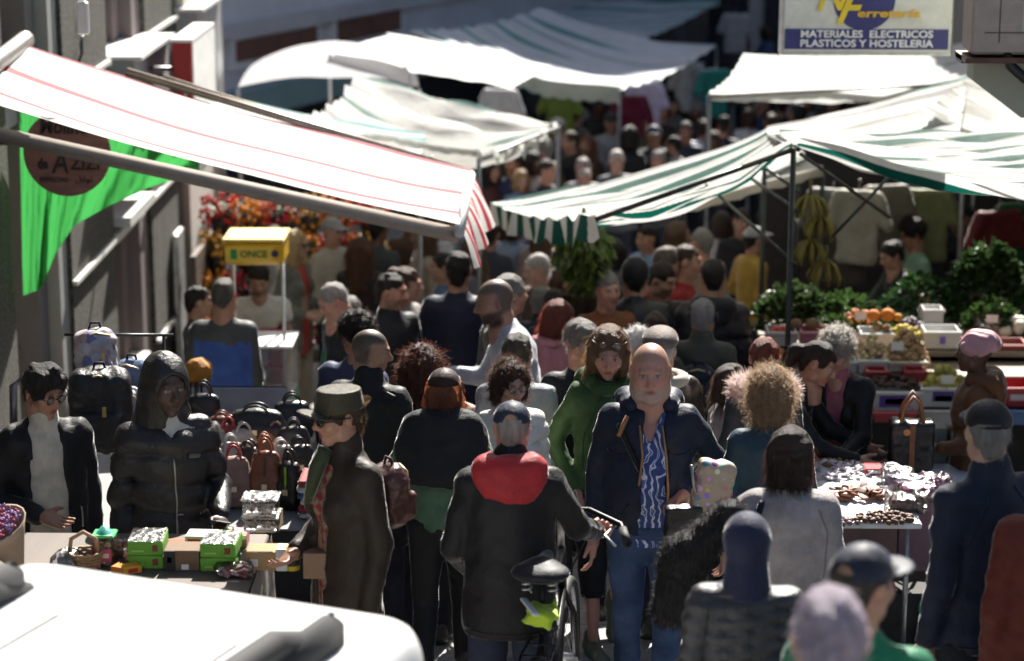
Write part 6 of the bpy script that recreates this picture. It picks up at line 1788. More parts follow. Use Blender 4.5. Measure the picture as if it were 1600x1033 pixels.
o = m.build('flowers', mat('col'), t, True, True); o['kind'] = 'stuff'
t = item('tin', 'yellow and black tin beside the kraft cartons', 'tin', 456, 893, ZL)
MB().lathe([(0, 0), (.03, 0), (.03, .09), (.027, .095), (0, .095)], (0, .03, 0), 18).build('can', mat('plastic', (.5, .38, .03)), t, True)
MB().lathe([(.0305, .02), (.0305, .045)], (0, .03, 0), 18).build('band', mat('plain', (.02, .02, .02)), t, True)
t = boxitem('shoe_box', 'plain brown cardboard box at the table end by the leather coat', 492, 905, 36, 42, .14, (.2, .125, .075))
boxitem('white_carton', 'plain white carton between the kraft cartons and the tin', 440, 893, 18, 36, .08, (.55, .54, .52))

# ---- handbag stall
ZB = .74
table('handbag table covered in black cloth behind the hooded man', -2.75, -1.12, 10.75, 12.9, ZB, mat('wood', (.2, .2, .2)), cloth=mat('cloth', (.014, .014, .016)))
def handbag(label, px, py, w, h, d, c, rz=0, kind='leather', handles='two', hc_=None, Z=ZB, seed=1, trim=None):
    q = PZ(px, py, Z)
    t = thing('handbag', label, 'handbag', (q.x, q.y + d / 2, Z), rz, 'handbags on the table')
    F = Field((-w * .7, -d * .8, -.02), (w * .7, d * .8, h * 1.15), max(.009, w / 18))
    F.cone((0, 0, h * .3), (0, 0, h * .8), d * .46, d * .3, 0, S=(d / w, 1, 1)); F.rbox((0, 0, h * .32), (w / 2, d / 2, h * .32), .03, .03)
    F.rbox((0, 0, h * .75), (w * .4, d * .22, h * .25), .03, .06); F.folds(.006, 20, seed)
    v, f = F.mesh(); v[:, 2] = np.maximum(v[:, 2], .001)
    link('pouch', mesh_np('pouch', v, f, mat(kind, c)), t)
    hc2 = mat('leather', hc_ or mul(c, 1.4))
    if handles:
        for sy in (-1, 1):
            MB().tube([(w * .22 * math.cos(q_) * 1.0, sy * d * .2, h * .9 + h * .36 * math.sin(q_)) for q_ in np.linspace(0, math.pi, 11)], .0075, 6).build('handle', hc2, t, True)
    MB().tube([(-w * .36, -d * .12, h * .985), (w * .36, -d * .12, h * .985)], .005, 5).build('zip', mat('metal', (.75, .7, .6)), t, True)
    MB().box((0, -d / 2 - .004, h * .42), (.03, .006, .03), bev=.002).build('clasp', mat('metal', (.7, .6, .4)), t)
    if trim: MB().box((0, -d * .47, h * .6), (.012, .012, h * .75), bev=.004).build('seam', mat('leather', trim), t)
    return t
handbag('beige padded backpack-style handbag with thin pink straps at the table front', 365, 797, .17, .26, .12, (.3, .19, .15), .1, 'cloth', hc_=(.3, .06, .05), seed=2)
handbag('tall tan leather handbag with upright handle at the table front', 415, 797, .16, .29, .12, (.2, .07, .035), -.05, 'leather', seed=3, trim=(.12, .04, .02))
handbag('dark blue handbag half behind the hooded man', 328, 797, .16, .24, .12, (.02, .03, .08), .15, seed=4)
handbag('black handbag with lime zip at the right front corner', 452, 800, .12, .24, .12, (.012, .012, .013), -.3, seed=5, trim=(.3, .5, .02))
rowb = [(332, 752, (.02, .02, .022), 'black patent handbag in the second row, left end'), (360, 748, (.3, .29, .28), 'silver-grey handbag in the second row'), (388, 750, (.03, .018, .015), 'dark brown handbag in the second row'), (412, 746, (.25, .1, .05), 'small tan handbag in the second row'),
        (438, 748, (.4, .38, .35), 'cream handbag in the second row'), (466, 752, (.012, .012, .012), 'black handbag in the second row, right end'),
        (335, 722, (.25, .23, .22), 'grey metallic purse in the third row, left end'), (358, 718, (.2, .03, .03), 'dark red purse in the third row'), (380, 720, (.35, .33, .3), 'pale shiny purse in the third row'), (404, 716, (.02, .02, .02), 'black shiny purse in the third row'),
        (430, 718, (.2, .12, .07), 'brown purse in the third row with upright straps'), (458, 722, (.03, .03, .035), 'charcoal purse in the third row, right end')]
for i, (x_, y_, c_, lab) in enumerate(rowb):
    handbag(lab, x_, y_, .13 + .02 * (i % 3), .16 + .02 * (i % 2), .09, c_, _rng.uniform(-.4, .4), 'leather', seed=10 + i, Z=ZB + (.02 if i < 6 else .04))
handbag('wide black box handbag standing at the back of the table', 398, 695, .34, .16, .16, (.012, .012, .013), .0, seed=30, Z=ZB + .12)
handbag('black bucket handbag on the far corner of the table', 455, 690, .22, .2, .14, (.014, .014, .016), .2, seed=31, Z=ZB + .1)
handbag('brown handbag with tall pointed handles behind the hooded man', 345, 690, .16, .12, .1, (.12, .04, .025), 0, seed=32, Z=ZB + .12)
handbag('black rucksack handbag beside the mustard pompom', 318, 700, .2, .28, .14, (.014, .014, .015), 0, seed=33, Z=ZB + .05)
t = item('folded_scarves', 'stack of folded white, red and blue scarves at the right end of the bags', 'scarves', 492, 812, ZB)
for i in range(6):
    soft('scarf', t, (_rng.uniform(-.01, .01), .1, .02 + .034 * i), (.085, .12, .016), .012, mat('cloth', [(.55, .55, .55), (.35, .04, .05), (.5, .5, .52), (.06, .1, .2), (.5, .48, .46), (.3, .05, .05)][i]), .01, .006, .002, i)
t = item('pompom_hat', 'mustard knitted hat with dark tassels hung behind the hooded man', 'hat', 302, 640, .98)
soft('hat', t, (0, .2, .16), (.08, .08, .08), .07, mat('knit', (.4, .17, .02)), .01, .008, .003, 4)
for i in range(3): MB().tube([(-.03 + .03 * i, .11, .12), (-.035 + .035 * i, .1, .0)], .008, 5).build('tassel', mat('cloth', (.02, .02, .025)), t, True)
# hanging backpacks
def backpack(label, px, py, Y, w, h, d, c, rz, kind='cloth', m=None, seed=1, strapc=(.015, .015, .017), group='backpacks', name='backpack'):
    q = P(px, py, Y)
    t = thing(name, label, 'backpack', (q.x, q.y, q.z), rz, group)
    mm = m or mat(kind, c)
    def ex(F): F.rbox((0, -d * .5, -h * .2), (w * .36, d * .25, h * .24), .03, .03)
    soft('bag', t, (0, 0, -h / 2), (w / 2, d / 2, h / 2), .07, mm, w / 20, .012, .003, seed, extra=ex)
    for sx in (-1, 1): MB().tube([(sx * w * .2, d * .5, -.04), (sx * w * .24, d * .75, -h * .4), (sx * w * .3, d * .5, -h * .85)], .016, 6).build('strap', mat('cloth', strapc), t, True)
    MB().tube([(-.03, 0, -.01), (-.02, 0, .025), (.02, 0, .025), (.03, 0, -.01)], .007, 6).build('loop', mat('cloth', strapc), t, True)
    MB().tube([(-w * .42, -d * .28, -h * .35), (-w * .3, -d * .35, -h * .1), (0, -d * .38, -h * .045), (w * .3, -d * .35, -h * .1), (w * .42, -d * .28, -h * .35)], .006, 5).build('zip', mat('metal', (.5, .42, .25)), t, True)
    MB().box((w * .1, -d * .77, -h * .42), (.02, .008, .05), bev=.002).build('puller', mat('metal', (.55, .4, .15)), t)
    return t
def mat_patches():
    m, nt, bs = _new('patchwork'); L = nt.links.new; co = _coord(nt)
    vo = nt.nodes.new('ShaderNodeTexVoronoi'); vo.inputs['Scale'].default_value = 26; L(co, vo.inputs['Vector'])
    L(_ramp(nt, vo.outputs['Color'], [(.2, (.35, .32, .36)), (.45, (.5, .28, .24)), (.55, (.12, .12, .3)), (.7, (.45, .42, .42))]), bs.inputs['Base Color']); bs.inputs['Roughness'].default_value = .6
    return m
backpack('patchwork floral backpack with black straps, hung highest', 148, 512, 10.9, .21, .3, .16, (.3, .3, .3), .3, m=mat_patches(), seed=2)
backpack('big black backpack with gold zips hung below the floral one', 155, 575, 10.6, .3, .42, .2, (.016, .016, .018), .1, 'puffer', seed=3)
backpack('washed denim backpack to the right of the floral one', 206, 562, 11.2, .2, .28, .16, (.1, .14, .22), -.3, 'denim', seed=4)
backpack('silvery backpack hung beneath the denim one', 196, 605, 11.0, .2, .32, .16, (.3, .3, .31), -.1, 'puffer', seed=5)
rk = thing('display_rack', 'steel rail rack that carries the hanging backpacks', 'rack', (P(170, 510, 11.1).x, 11.1, G(11.1)))
zt = P(170, 508, 11.1).z - G(11.1) - .08
for x in (-.2, .25): MB().tube([(x, .12, 0), (x, .12, zt)], .008, 8).build('upright', DP, rk, True)
MB().tube([(-.25, .12, zt), (.3, .12, zt)], .008, 8).build('rail', DP, rk, True)
wv = thing('board', 'curved grey display board leaning at the left wall', 'board', (P(55, 560, 12.2).x, 12.2, G(12.2)))
MB().tube([(-.14, 0, 1.0), (-.13, 0, 1.28), (-.08, 0, 1.34), (-.03, 0, 1.22), (.06, 0, .6), (.1, 0, 0)], .022, 8).build('rim', mat('metal', (.3, .28, .28)), wv, True)

# ---- lottery kiosk
kq = P(400, 640, 15.4)
ky = 15.9
kx0, kx1 = P(352, 400, ky).x, P(446, 400, ky).x
kw = kx1 - kx0
ks = thing('lottery_kiosk', 'lottery kiosk with yellow roof box and glass counter', 'kiosk', ((kx0 + kx1) / 2, ky, G(ky)))
z1 = P(400, 373, ky).z - G(ky); z0 = P(400, 412, ky).z - G(ky)
MB().box((0, .1, (z0 + z1) / 2), (kw * .98, .36, z1 - z0), bev=.03).build('roof_box', mat('plastic', (.62, .36, .015)), ks)
MB().box((0, .1, z1 + .008), (kw * 1.03, .42, .018), bev=.006).build('roof_edge', mat('plastic', (.75, .6, .2)), ks)
MB().box((-.03, -.083, (z0 + z1) / 2 - .005), (kw * .8, .006, (z1 - z0) * .6)).build('name_panel', mat('plastic', (.68, .46, .06)), ks)
letters('ONCE', ks, (.0, -.09, (z0 + z1) / 2 - .005), .068, mat('plain', (.02, .12, .03)), sx=1.0, bold=.001)
MB().box((-.14, -.088, (z0 + z1) / 2 - .005), (.045, .006, .07)).build('green_emblem', mat('plain', (.02, .22, .06)), ks)
MB().lathe([(0, -.003), (.026, -.003), (.026, .003), (0, .003)], (.15, -.088, (z0 + z1) / 2), 18, rotm(R(90))).build('round_emblem', mat('plain', (.02, .03, .08)), ks)
for x in (kw * .46, kw * .38): MB().tube([(x, -.04 if x > kw * .4 else .25, .2), (x, -.04 if x > kw * .4 else .25, z0)], .012, 8).build('post', CHR, ks, True)
for x in (-kw * .46,): MB().tube([(x, .25, .2), (x, .25, z0)], .012, 8).build('post', CHR, ks, True)
MB().box((.05, .0, .55), (kw * 1.0, .5, .5), bev=.02).build('base', mat('plastic', (.02, .2, .08)), ks)
MB().box((.08, .0, 1.0), (kw * .85, .42, .36)).build('glass_case', mat('clear', (.88, .9, .92)), ks)
for i in range(6): MB().box((-.06 + .09 * (i % 3), .1, .9 + .14 * (i // 3)), (.07, .1, .1)).build('ticket', mat('plain', [(.2, .25, .5), (.5, .5, .55), (.4, .12, .12)][i % 3]), ks)
MB().box((.08, .0, 1.19), (kw * .9, .46, .02), bev=.005).build('counter_top', mat('plastic', (.7, .7, .7)), ks)
sb_ = PZ(345, 655, .0)
wbd = thing('stall_divider', 'grey-white stall panel standing before the man in blue', 'panel', (P(355, 640, 12.9).x, 12.95, G(12.95)))
pz1 = P(355, 604, 12.95).z - G(12.95)
MB().box((0, 0, (pz1 + .3) / 2), (.72, .024, pz1 - .3), bev=.01).build('panel', mat('plastic', (.5, .47, .48)), wbd)
for x in (-.3, .3): MB().tube([(x, 0, 0), (x, 0, .35)], .014, 8).build('leg', CHR, wbd, True)

# ---- flower stall
fq = P(450, 430, 20.5)
fs = thing('flower_stand', 'tiered stand packed with orange and red cut flowers', 'flower stand', (fq.x, 20.6, G(20.6)))
for i in range(4): MB().box((0, -.35 + .3 * i, .45 + .3 * i), (1.7, .3, .05), bev=.005).build('shelf', mat('wood', (.12, .08, .05)), fs)
for x in (-.8, .8): MB().box((x, .1, .7), (.05, 1.2, 1.4)).build('side_panel', mat('wood', (.1, .07, .05)), fs)
pots = []
for i in range(4):
    for j in range(6):
        x = -.7 + .28 * j
        b = thing('flower_bucket', 'dark bucket of cut flowers, row %s, place %s from the left' % (['one', 'two', 'three', 'four'][i], ['first', 'second', 'third', 'fourth', 'fifth', 'sixth'][j]), 'bucket', (fq.x + x, 20.25 + .3 * i, G(20.6) + .475 + .3 * i), 0, 'flower buckets')
        MB().lathe([(0, 0), (.08, 0), (.1, .2), (.095, .2), (.078, .01)], (0, 0, 0), 12).build('bucket', mat('plastic', (.03, .03, .03)), b, True)
        m = MB(); base = [(.75, .2, .015), (.6, .03, .02), (.8, .32, .03), (.5, .02, .05), (.75, .4, .05)][(i * 2 + j) % 5]
        for k in range(80):
            q = _rng.uniform(0, 6.28); rr = .2 * math.sqrt(_rng.random()); m.col = mul(base, _rng.uniform(.6, 1.2))
            m.ball((rr * math.cos(q), rr * math.sin(q), .26 + _rng.uniform(-.16, .12)), (.02, .02, .026), 6)
        for k in range(40):
            q = _rng.uniform(0, 6.28); rr = _rng.uniform(.03, .15); m.col = mul((.05, .13, .03), _rng.uniform(.5, 1.4))
            cc = Vector((rr * math.cos(q), rr * math.sin(q), .22 + _rng.uniform(0, .1))); dd = Vector((math.cos(q), math.sin(q), _rng.uniform(-.2, .8))) * .06; sd_ = Vector((-math.sin(q), math.cos(q), 0)) * .014
            m.add([cc - dd, cc + sd_, cc + dd, cc - sd_], [(0, 1, 2, 3)])
        o = m.build('flowers', mat('col'), b, True, True); o['kind'] = 'stuff'

# ---- right-hand table of nuts and bags
ZR = .79
rt = table('white folding table in the sun with nuts and wrapped goods', .62, PZ(1441, 818, ZR).x, PZ(1400, 818, ZR).y, 11.75, ZR, mat('plastic', (.72, .72, .72)))
MB().box((.25, .35, .36), (.7, .02, .7)).build('pink_skirt', mat('sheet', (.4, .25, .24)), rt)
def rheap(label, px, py, w, d, n, r, c, name, var=.3, ball=True, Z=ZR, hgt=.03):
    t = item(name, label, 'nuts' if ball else 'goods', px, py, Z)
    t['kind'] = 'stuff'
    m = MB()
    for i in range(n):
        q = _rng.uniform(0, 6.28); rr = math.sqrt(_rng.random()); m.col = mul(c, _rng.uniform(1 - var, 1 + var))
        z = r * .8 + hgt * max(0, 1 - rr) * _rng.uniform(.3, 1)
        x, y = rr * w / 2 * math.cos(q), d / 2 + rr * d / 2 * math.sin(q)
        if ball: m.ball((x, y, z), (r, r * _rng.uniform(.8, 1.2), r * .85), 7, rotm(_rng.random(), _rng.random(), _rng.random()))
        else:
            R3 = rotm(_rng.uniform(-.6, .6), _rng.uniform(-.6, .6), _rng.uniform(0, 6))
            m.box((x, y, z), (r * 2.4, r * 1.3, r * .3), R3, bev=r * .1)
    m.build('pieces', mat('col'), t, True, True)['kind'] = 'stuff'
    return t
rheap('heap of brown walnuts at the front of the white table', 1385, 822, .3, .16, 70, .016, (.12, .055, .03), 'walnuts', hgt=.04)
rheap('scatter of purple garlic bulbs on the left of the walnuts', 1318, 824, .16, .12, 18, .015, (.2, .13, .14), 'garlic', hgt=.01)
rheap('spread of brown leather offcuts in the middle of the white table', 1345, 786, .32, .2, 34, .03, (.2, .075, .035), 'leather_pieces', ball=False, hgt=.02)
rheap('pale glittering wrapped sweets at the back of the white table', 1310, 752, .4, .3, 70, .02, (.5, .46, .5), 'sweets', ball=False, hgt=.02)
rheap('golden brown nuts near the person bending over the table', 1300, 730, .25, .1, 40, .013, (.3, .18, .07), 'nuts', hgt=.02)
for i, (lab, x_, y_, c_, w_) in enumerate((('clear bag of walnuts on the white table', 1415, 800, (.1, .05, .03), .11), ('clear bag of pink goods at the table corner', 1440, 782, (.45, .12, .22), .1), ('clear bag of lilac goods behind the walnuts', 1412, 770, (.4, .32, .42), .1), ('white wrapped bag behind the lilac one', 1398, 757, (.5, .45, .48), .09), ('pink wrapped bag overhanging the table edge', 1455, 770, (.5, .18, .28), .09))):
    t = item('plastic_bag', lab, 'bag', x_, y_, ZR, _rng.uniform(-.6, .6), 'clear plastic bags on the white table')
    soft('film', t, (0, .05, .04), (w_, .08, .04), .03, mat('clear', (.93, .91, .93)), .009, .022, .006, 20 + i)
    soft('contents', t, (0, .05, .03), (w_ * .75, .055, .026), .02, mat('plain', c_), .01, .012, .004, 30 + i)
t = boxitem('red_tray', 'small red and white tray of sweets near the tote', 1366, 742, 36, 12, .12, (.5, .05, .06), ZR, cat='tray', parts=(('white_panel', 0, .5, .7, .5, (.7, .7, .7)),))
# black tote with tan handles
tq = PZ(1422, 742, ZR - .02)
tt = thing('tote_bag', 'black tote with tan leather handles behind the white table', 'tote bag', (tq.x + .04, tq.y + .25, ZR - .06), -.1)
soft('bag', tt, (0, 0, .13), (.12, .07, .14), .03, mat('leather', (.014, .014, .015)), .01, .01, .002, 8)
MB().box((.0, -.074, .13), (.03, .006, .26), bev=.002).build('tan_strip', mat('leather', (.22, .09, .035)), tt)
MB().lathe([(0, -.003), (.018, -.003), (.018, .003), (0, .003)], (-.03, -.078, .22), 14, rotm(R(90))).build('badge', mat('metal', (.6, .3, .12)), tt)
for sy in (-1, 1): MB().tube([(-.065, sy * .05, .24), (-.05, sy * .05, .34), (0, sy * .055, .41), (.04, sy * .05, .36), (.06, sy * .05, .24)], .011, 7).build('handle', mat('leather', (.25, .1, .04)), tt, True)
st2 = thing('side_table', 'small white side table with bags behind the navy jumper', 'table', (PZ(1478, 742, .72).x, 12.0, G(12.0)))
MB().box((0, 0, .8), (.5, .55, .025), bev=.005).build('table_top', mat('plastic', (.65, .65, .66)), st2)
for x in (-.22, .22): MB().tube([(x, -.22, 0), (x, -.22, .79)], .012, 8).build('leg', CHR, st2, True)
MB().box((0, .0, .45), (.48, .5, .6)).build('pink_skirt', mat('sheet', (.45, .26, .3)), st2)
gq = thing('gift_bag', 'grey-green paper bag with loop handle beside the black tote', 'bag', (PZ(1465, 740, .7).x + .02, 12.35, G(12.35) + .72))
MB().box((0, 0, .17), (.2, .1, .34), bev=.004).build('bag', mat('card', (.2, .22, .18)), gq)
MB().tube([(-.04, -.055, .3), (-.03, -.06, .2), (.03, -.06, .2), (.04, -.055, .3)], .006, 5).build('handle', mat('card', (.26, .28, .24)), gq, True)
bxq = P(1400, 985, 10.9)
bb_ = thing('cardboard_box', 'open black cardboard box under the white table', 'box', (P(1400, 980, 11.0).x, 11.1, G(11.1)))
MB().box((0, 0, .2), (.36, .34, .4), bev=.004).build('carton', mat('card', (.02, .018, .018)), bb_)
MB().box((.2, -.1, .38), (.1, .3, .01), rotm(0, .7)).build('flap', mat('card', (.022, .02, .02)), bb_)
MB().lathe([(0, -.003), (.014, -.003), (.014, .003), (0, .003)], (.0, -.172, .24), 12, rotm(R(90))).build('hand_hole', mat('plain', (.004, .004, .004)), bb_)
wm = thing('shopping_bag', 'mint shopping bag with watermelon print on the ground', 'shopping bag', (P(1466, 990, 10.8).x, 10.95, G(10.95)))
soft('bag', wm, (0, 0, .18), (.08, .06, .18), .03, mat('plastic', (.2, .5, .35)), .01, .012, .002, 3)
MB().lathe([(0, -.002), (.05, -.002), (.05, .002), (0, .002)], (-.03, -.064, .16), 18, rotm(R(80), 0, .0)).build('watermelon_print', mat('plain', (.45, .03, .05)), wm)
MB().lathe([(.05, -.001), (.062, -.001), (.062, .001), (.05, .001)], (-.03, -.065, .16), 18, rotm(R(80))).build('rind_print', mat('plain', (.05, .2, .08)), wm)
lv = thing('plastic_carrier', 'knotted lilac carrier bag beside the mint shopping bag', 'bag', (P(1496, 945, 11.1).x, 11.15, G(11.15)))
soft('bag', lv, (0, 0, .13), (.09, .07, .13), .06, mat('thin', (.45, .4, .62)), .011, .02, .004, 5)

# ---- vegetable stall
def crate(label, px, py, Y, w, d, h, c, group='crates of the vegetable stall', holes=True, prints=(), name='crate', sc=None):
    q = P(px, py, Y)
    t = thing(name, label, 'crate', (q.x, q.y, q.z), 0, group)
    th = .012
    MB().box((0, d / 2, .006), (w, d, .012)).build('bottom', mat('plastic', c), t)
    MB().box((0, 0, h / 2), (w, th, h), bev=.003).build('side', mat('plastic', c), t)
    MB().box((0, d, h / 2), (w, th, h), bev=.003).build('side', mat('plastic', c), t)
    for sx in (-1, 1): MB().box((sx * (w / 2 - th / 2), d / 2, h / 2 + .001), (th, d - th, h), bev=.003).build('side', mat('plastic', c), t)
    MB().box((0, -.004, h - .012), (w + .02, .02, .022), bev=.004).build('rim', mat('plastic', mul(c, 1.08)), t)
    for (x, z, ww, hh, cc, nm) in prints: MB().box((x * w, -.0075, z * h), (ww * w, .004, hh * h)).build(nm, mat('plain', cc), t)
    return t
vs = thing('vegetable_stand', 'stepped wooden stand of the vegetable stall under the broad canopy', 'stand', (P(1400, 560, 14.6).x, 15.3, G(15.3)))
xl, xr = P(1205, 560, 14.6).x - vs.location.x, 1.9
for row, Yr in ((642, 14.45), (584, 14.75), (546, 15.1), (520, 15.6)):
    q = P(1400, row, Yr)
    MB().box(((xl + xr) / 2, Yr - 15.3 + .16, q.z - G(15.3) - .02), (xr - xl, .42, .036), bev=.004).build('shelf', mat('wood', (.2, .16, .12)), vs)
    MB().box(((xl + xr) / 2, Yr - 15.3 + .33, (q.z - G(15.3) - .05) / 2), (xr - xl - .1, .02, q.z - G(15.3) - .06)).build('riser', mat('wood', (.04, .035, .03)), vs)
W_ = (.55, .55, .54)
cr = [('pink lattice basket at the left of the stall', 1280, 541, 15.1, .25, .2, .1, (.35, .14, .17), ()), ('grey crate with tomatoes at the far left of the stall', 1222, 541, 15.1, .2, .2, .1, (.35, .34, .34), ()),
      ('white crate behind the garlic', 1370, 541, 15.1, .22, .2, .09, W_, ()), ('white crate with a small violet label', 1472, 545, 15.1, .24, .2, .12, W_, ((-.0, .5, .16, .42, (.2, .12, .5), 'label'),)),
      ('white punnet of garlic hanging over the shelf edge', 1364, 583, 14.75, .19, .16, .09, W_, ()), ('cream punnet of ginger beside the garlic punnet', 1418, 581, 14.75, .25, .16, .07, (.45, .4, .33), ()), ('small grey punnet left of the garlic', 1325, 583, 14.75, .12, .16, .08, (.4, .4, .4), ()),
      ('white fruit carton with purple and yellow print below the ginger', 1397, 642, 14.45, .36, .25, .13, W_, ((0, .5, .55, .6, (.12, .06, .28), 'purple_print'), (0, .5, .34, .3, (.6, .3, .2), 'lettering_print'))),
      ('white fruit carton with purple print below the mangoes', 1473, 636, 14.45, .28, .25, .13, W_, ((0, .6, .5, .6, (.12, .06, .28), 'purple_print'), (0, .45, .4, .3, (.6, .32, .2), 'lettering_print'))),
      ('red fruit carton with white lettering at the right edge', 1592, 636, 14.45, .2, .25, .13, (.4, .03, .04), ((0, .5, .6, .3, (.65, .6, .6), 'lettering_print'),)),
      ('pale carton with soft print under the mango carton', 1472, 664, 14.35, .28, .2, .1, (.42, .4, .38), ()), ('red carton under the printed carton', 1398, 660, 14.35, .26, .2, .07, (.42, .05, .07), ()), ('blue carton at the lower right of the stall', 1592, 664, 14.35, .2, .2, .1, (.06, .15, .35), ()),
      ('white basin of herbs at the right back', 1560, 530, 15.6, .25, .2, .1, W_, ()), ('white plastic tub with red cup behind the oranges', 1458, 505, 15.7, .14, .14, .1, W_, ((-.1, -.3, .3, .5, (.35, .02, .03), 'red_cup'),)), ('flat red and blue carton on the right shelf', 1570, 550, 15.1, .3, .2, .05, (.35, .06, .06), ((0, .8, .9, .3, (.1, .25, .4), 'blue_print'),)),
      ('dark red box of small fruit left of centre', 1370, 600, 14.6, .14, .12, .09, (.25, .02, .03), ()), ('dark red box of small fruit right of centre', 1430, 600, 14.6, .14, .12, .09, (.28, .02, .03), ())]
for (lab, x_, y_, Y_, w, d, h, c, pr_) in cr: crate(lab, x_, y_, Y_, w, d, h, c, prints=pr_)
def heap(name, label, px, py, Y, w, d, h, n, size, c, kind='ball', var=.35, cat='vegetables'):
    q = P(px, py, Y)
    t = thing(name, label, cat, (q.x, q.y, q.z)); t['kind'] = 'stuff'
    m = MB()
    for i in range(n):
        u, v = _rng.uniform(-1, 1), _rng.uniform(-1, 1)
        z = h * max(0, 1 - .75 * (u * u + v * v)) * _rng.uniform(.55, 1.0)
        m.col = mul(c, _rng.uniform(1 - var, 1 + var))
        p = Vector((u * w / 2, d / 2 + v * d / 2, z))
        if kind == 'ball': m.ball(p, (size, size * _rng.uniform(.7, 1.2), size * .85), 6, rotm(_rng.random() * 3, _rng.random() * 3, 0))
        else:
            dr = Vector((u * .8 + _rng.uniform(-.6, .6), v * .5 - .4 + _rng.uniform(-.5, .5), _rng.uniform(-.2, 1.1))).normalized()
            sd_ = dr.cross(Vector((_rng.uniform(-1, 1), _rng.uniform(-1, 1), 1))).normalized() * size * .35
            e = p + dr * size; md = p + dr * size * .55 + Vector((0, 0, size * .12))
            m.add([p, md + sd_, e, md - sd_], [], [(0, 1, 2), (0, 2, 3)])
    m.build('pieces', mat('leafcol') if kind == 'leaf' else mat('col'), t, kind == 'ball', True)['kind'] = 'stuff'
    return t
_mats[('leafcol', (.5, .5, .5), None)] = None
def _leafcol():
    m, nt, bs = _new('leaves'); L = nt.links.new
    a = nt.nodes.new('ShaderNodeAttribute'); a.attribute_name = 'Col'; L(a.outputs['Color'], bs.inputs['Base Color']); bs.inputs['Roughness'].default_value = .45
    tr = nt.nodes.new('ShaderNodeBsdfTranslucent'); L(a.outputs['Color'], tr.inputs[0])
    mx = nt.nodes.new('ShaderNodeMixShader'); mx.inputs[0].default_value = .35; L(bs.outputs[0], mx.inputs[1]); L(tr.outputs[0], mx.inputs[2]); L(mx.outputs[0], nt.nodes['Material Output'].inputs[0])
    return m
_mats[('leafcol', (.5, .5, .5), None)] = _leafcol()
heap('garlic', 'heap of pale garlic in the white punnet', 1366, 570, 14.8, .2, .2, .17, 130, .022, (.5, .38, .22), cat='garlic')
heap('ginger', 'tall heap of brown ginger roots', 1420, 570, 14.8, .26, .2, .22, 170, .022, (.34, .22, .12), cat='ginger')
heap('tomatoes', 'red tomatoes at the left of the stall', 1222, 538, 15.15, .18, .16, .1, 30, .03, (.4, .04, .02), cat='tomatoes')
heap('mangoes', 'yellow-green mangoes over the printed carton', 1478, 612, 14.5, .27, .2, .15, 34, .036, (.32, .28, .06), cat='mangoes')
heap('dates', 'dark small fruit on the middle shelf', 1395, 606, 14.5, .4, .2, .06, 90, .02, (.06, .025, .02), cat='dates')
heap('peppers', 'red peppers at the foot of the pink basket', 1262, 560, 14.9, .3, .15, .06, 40, .028, (.28, .02, .02), cat='peppers')
heap('carrots', 'bright carrots between the chard and the oranges', 1345, 505, 15.4, .2, .15, .08, 40, .02, (.5, .16, .02), cat='carrots')
heap('aubergines', 'dark purple aubergines left of the white tub', 1425, 520, 15.35, .2, .15, .07, 26, .03, (.04, .015, .045), cat='aubergines')
heap('lemons', 'yellow lemons on the shelf above the ginger', 1415, 530, 15.2, .2, .14, .08, 26, .026, (.5, .4, .04), cat='lemons')
heap('onions', 'brown onions beside the pink basket', 1315, 545, 15.0, .22, .16, .08, 40, .026, (.3, .16, .07), cat='onions')
heap('red_radishes', 'red radishes before the white basin at the right', 1530, 540, 15.2, .22, .16, .08, 50, .02, (.4, .04, .06), cat='radishes')
heap('cauliflowers', 'pale cauliflowers at the right shelf end', 1595, 525, 15.5, .3, .2, .12, 16, .05, (.5, .48, .38), cat='cauliflowers')
gr = [('mound of dark leafy greens at the left of the stall', 1245, 516, 15.7, .5, .5, .26, 620, .085, (.07, .12, .04)), ('mound of chard in front of the vendor in the vest', 1325, 520, 15.6, .5, .5, .2, 520, .08, (.06, .12, .03)),
      ('bushy parsley heap at the centre right', 1445, 500, 15.9, .5, .5, .25, 560, .07, (.045, .11, .03)), ('tall leafy heap at the right back of the stall', 1550, 500, 16.0, .55, .5, .5, 900, .1, (.05, .1, .03)), ('spill of herbs over the white basin', 1555, 522, 15.55, .35, .3, .2, 320, .07, (.06, .12, .03)), ('low herbs beside the coconuts', 1305, 530, 15.3, .35, .25, .12, 280, .06, (.06, .11, .03)), ('green leaves around the oranges', 1390, 520, 15.4, .4, .25, .1, 260, .06, (.05, .11, .03))]
for lab, x_, y_, Y_, w, d, h, n, sz, c in gr: heap('greens', lab, x_, y_, Y_, w, d, h, n, sz, mul(c, .6), 'leaf', cat='greens')
fruit = [('orange', 'left one of the two big oranges on the greens', 1365, 493, .045, (.6, .17, .015)), ('orange', 'right one of the two big oranges on the greens', 1387, 492, .048, (.62, .18, .015)), ('orange', 'small orange half behind the two big ones', 1403, 496, .03, (.55, .22, .02)),
         ('coconut', 'left brown coconut on the pink basket', 1244, 508, .048, (.13, .07, .04)), ('coconut', 'right brown coconut on the pink basket', 1270, 508, .052, (.14, .08, .045)), ('melon', 'left small brown melon under the oranges', 1371, 510, .036, (.25, .15, .06)), ('melon', 'right small brown melon under the oranges', 1386, 514, .034, (.22, .13, .06))]
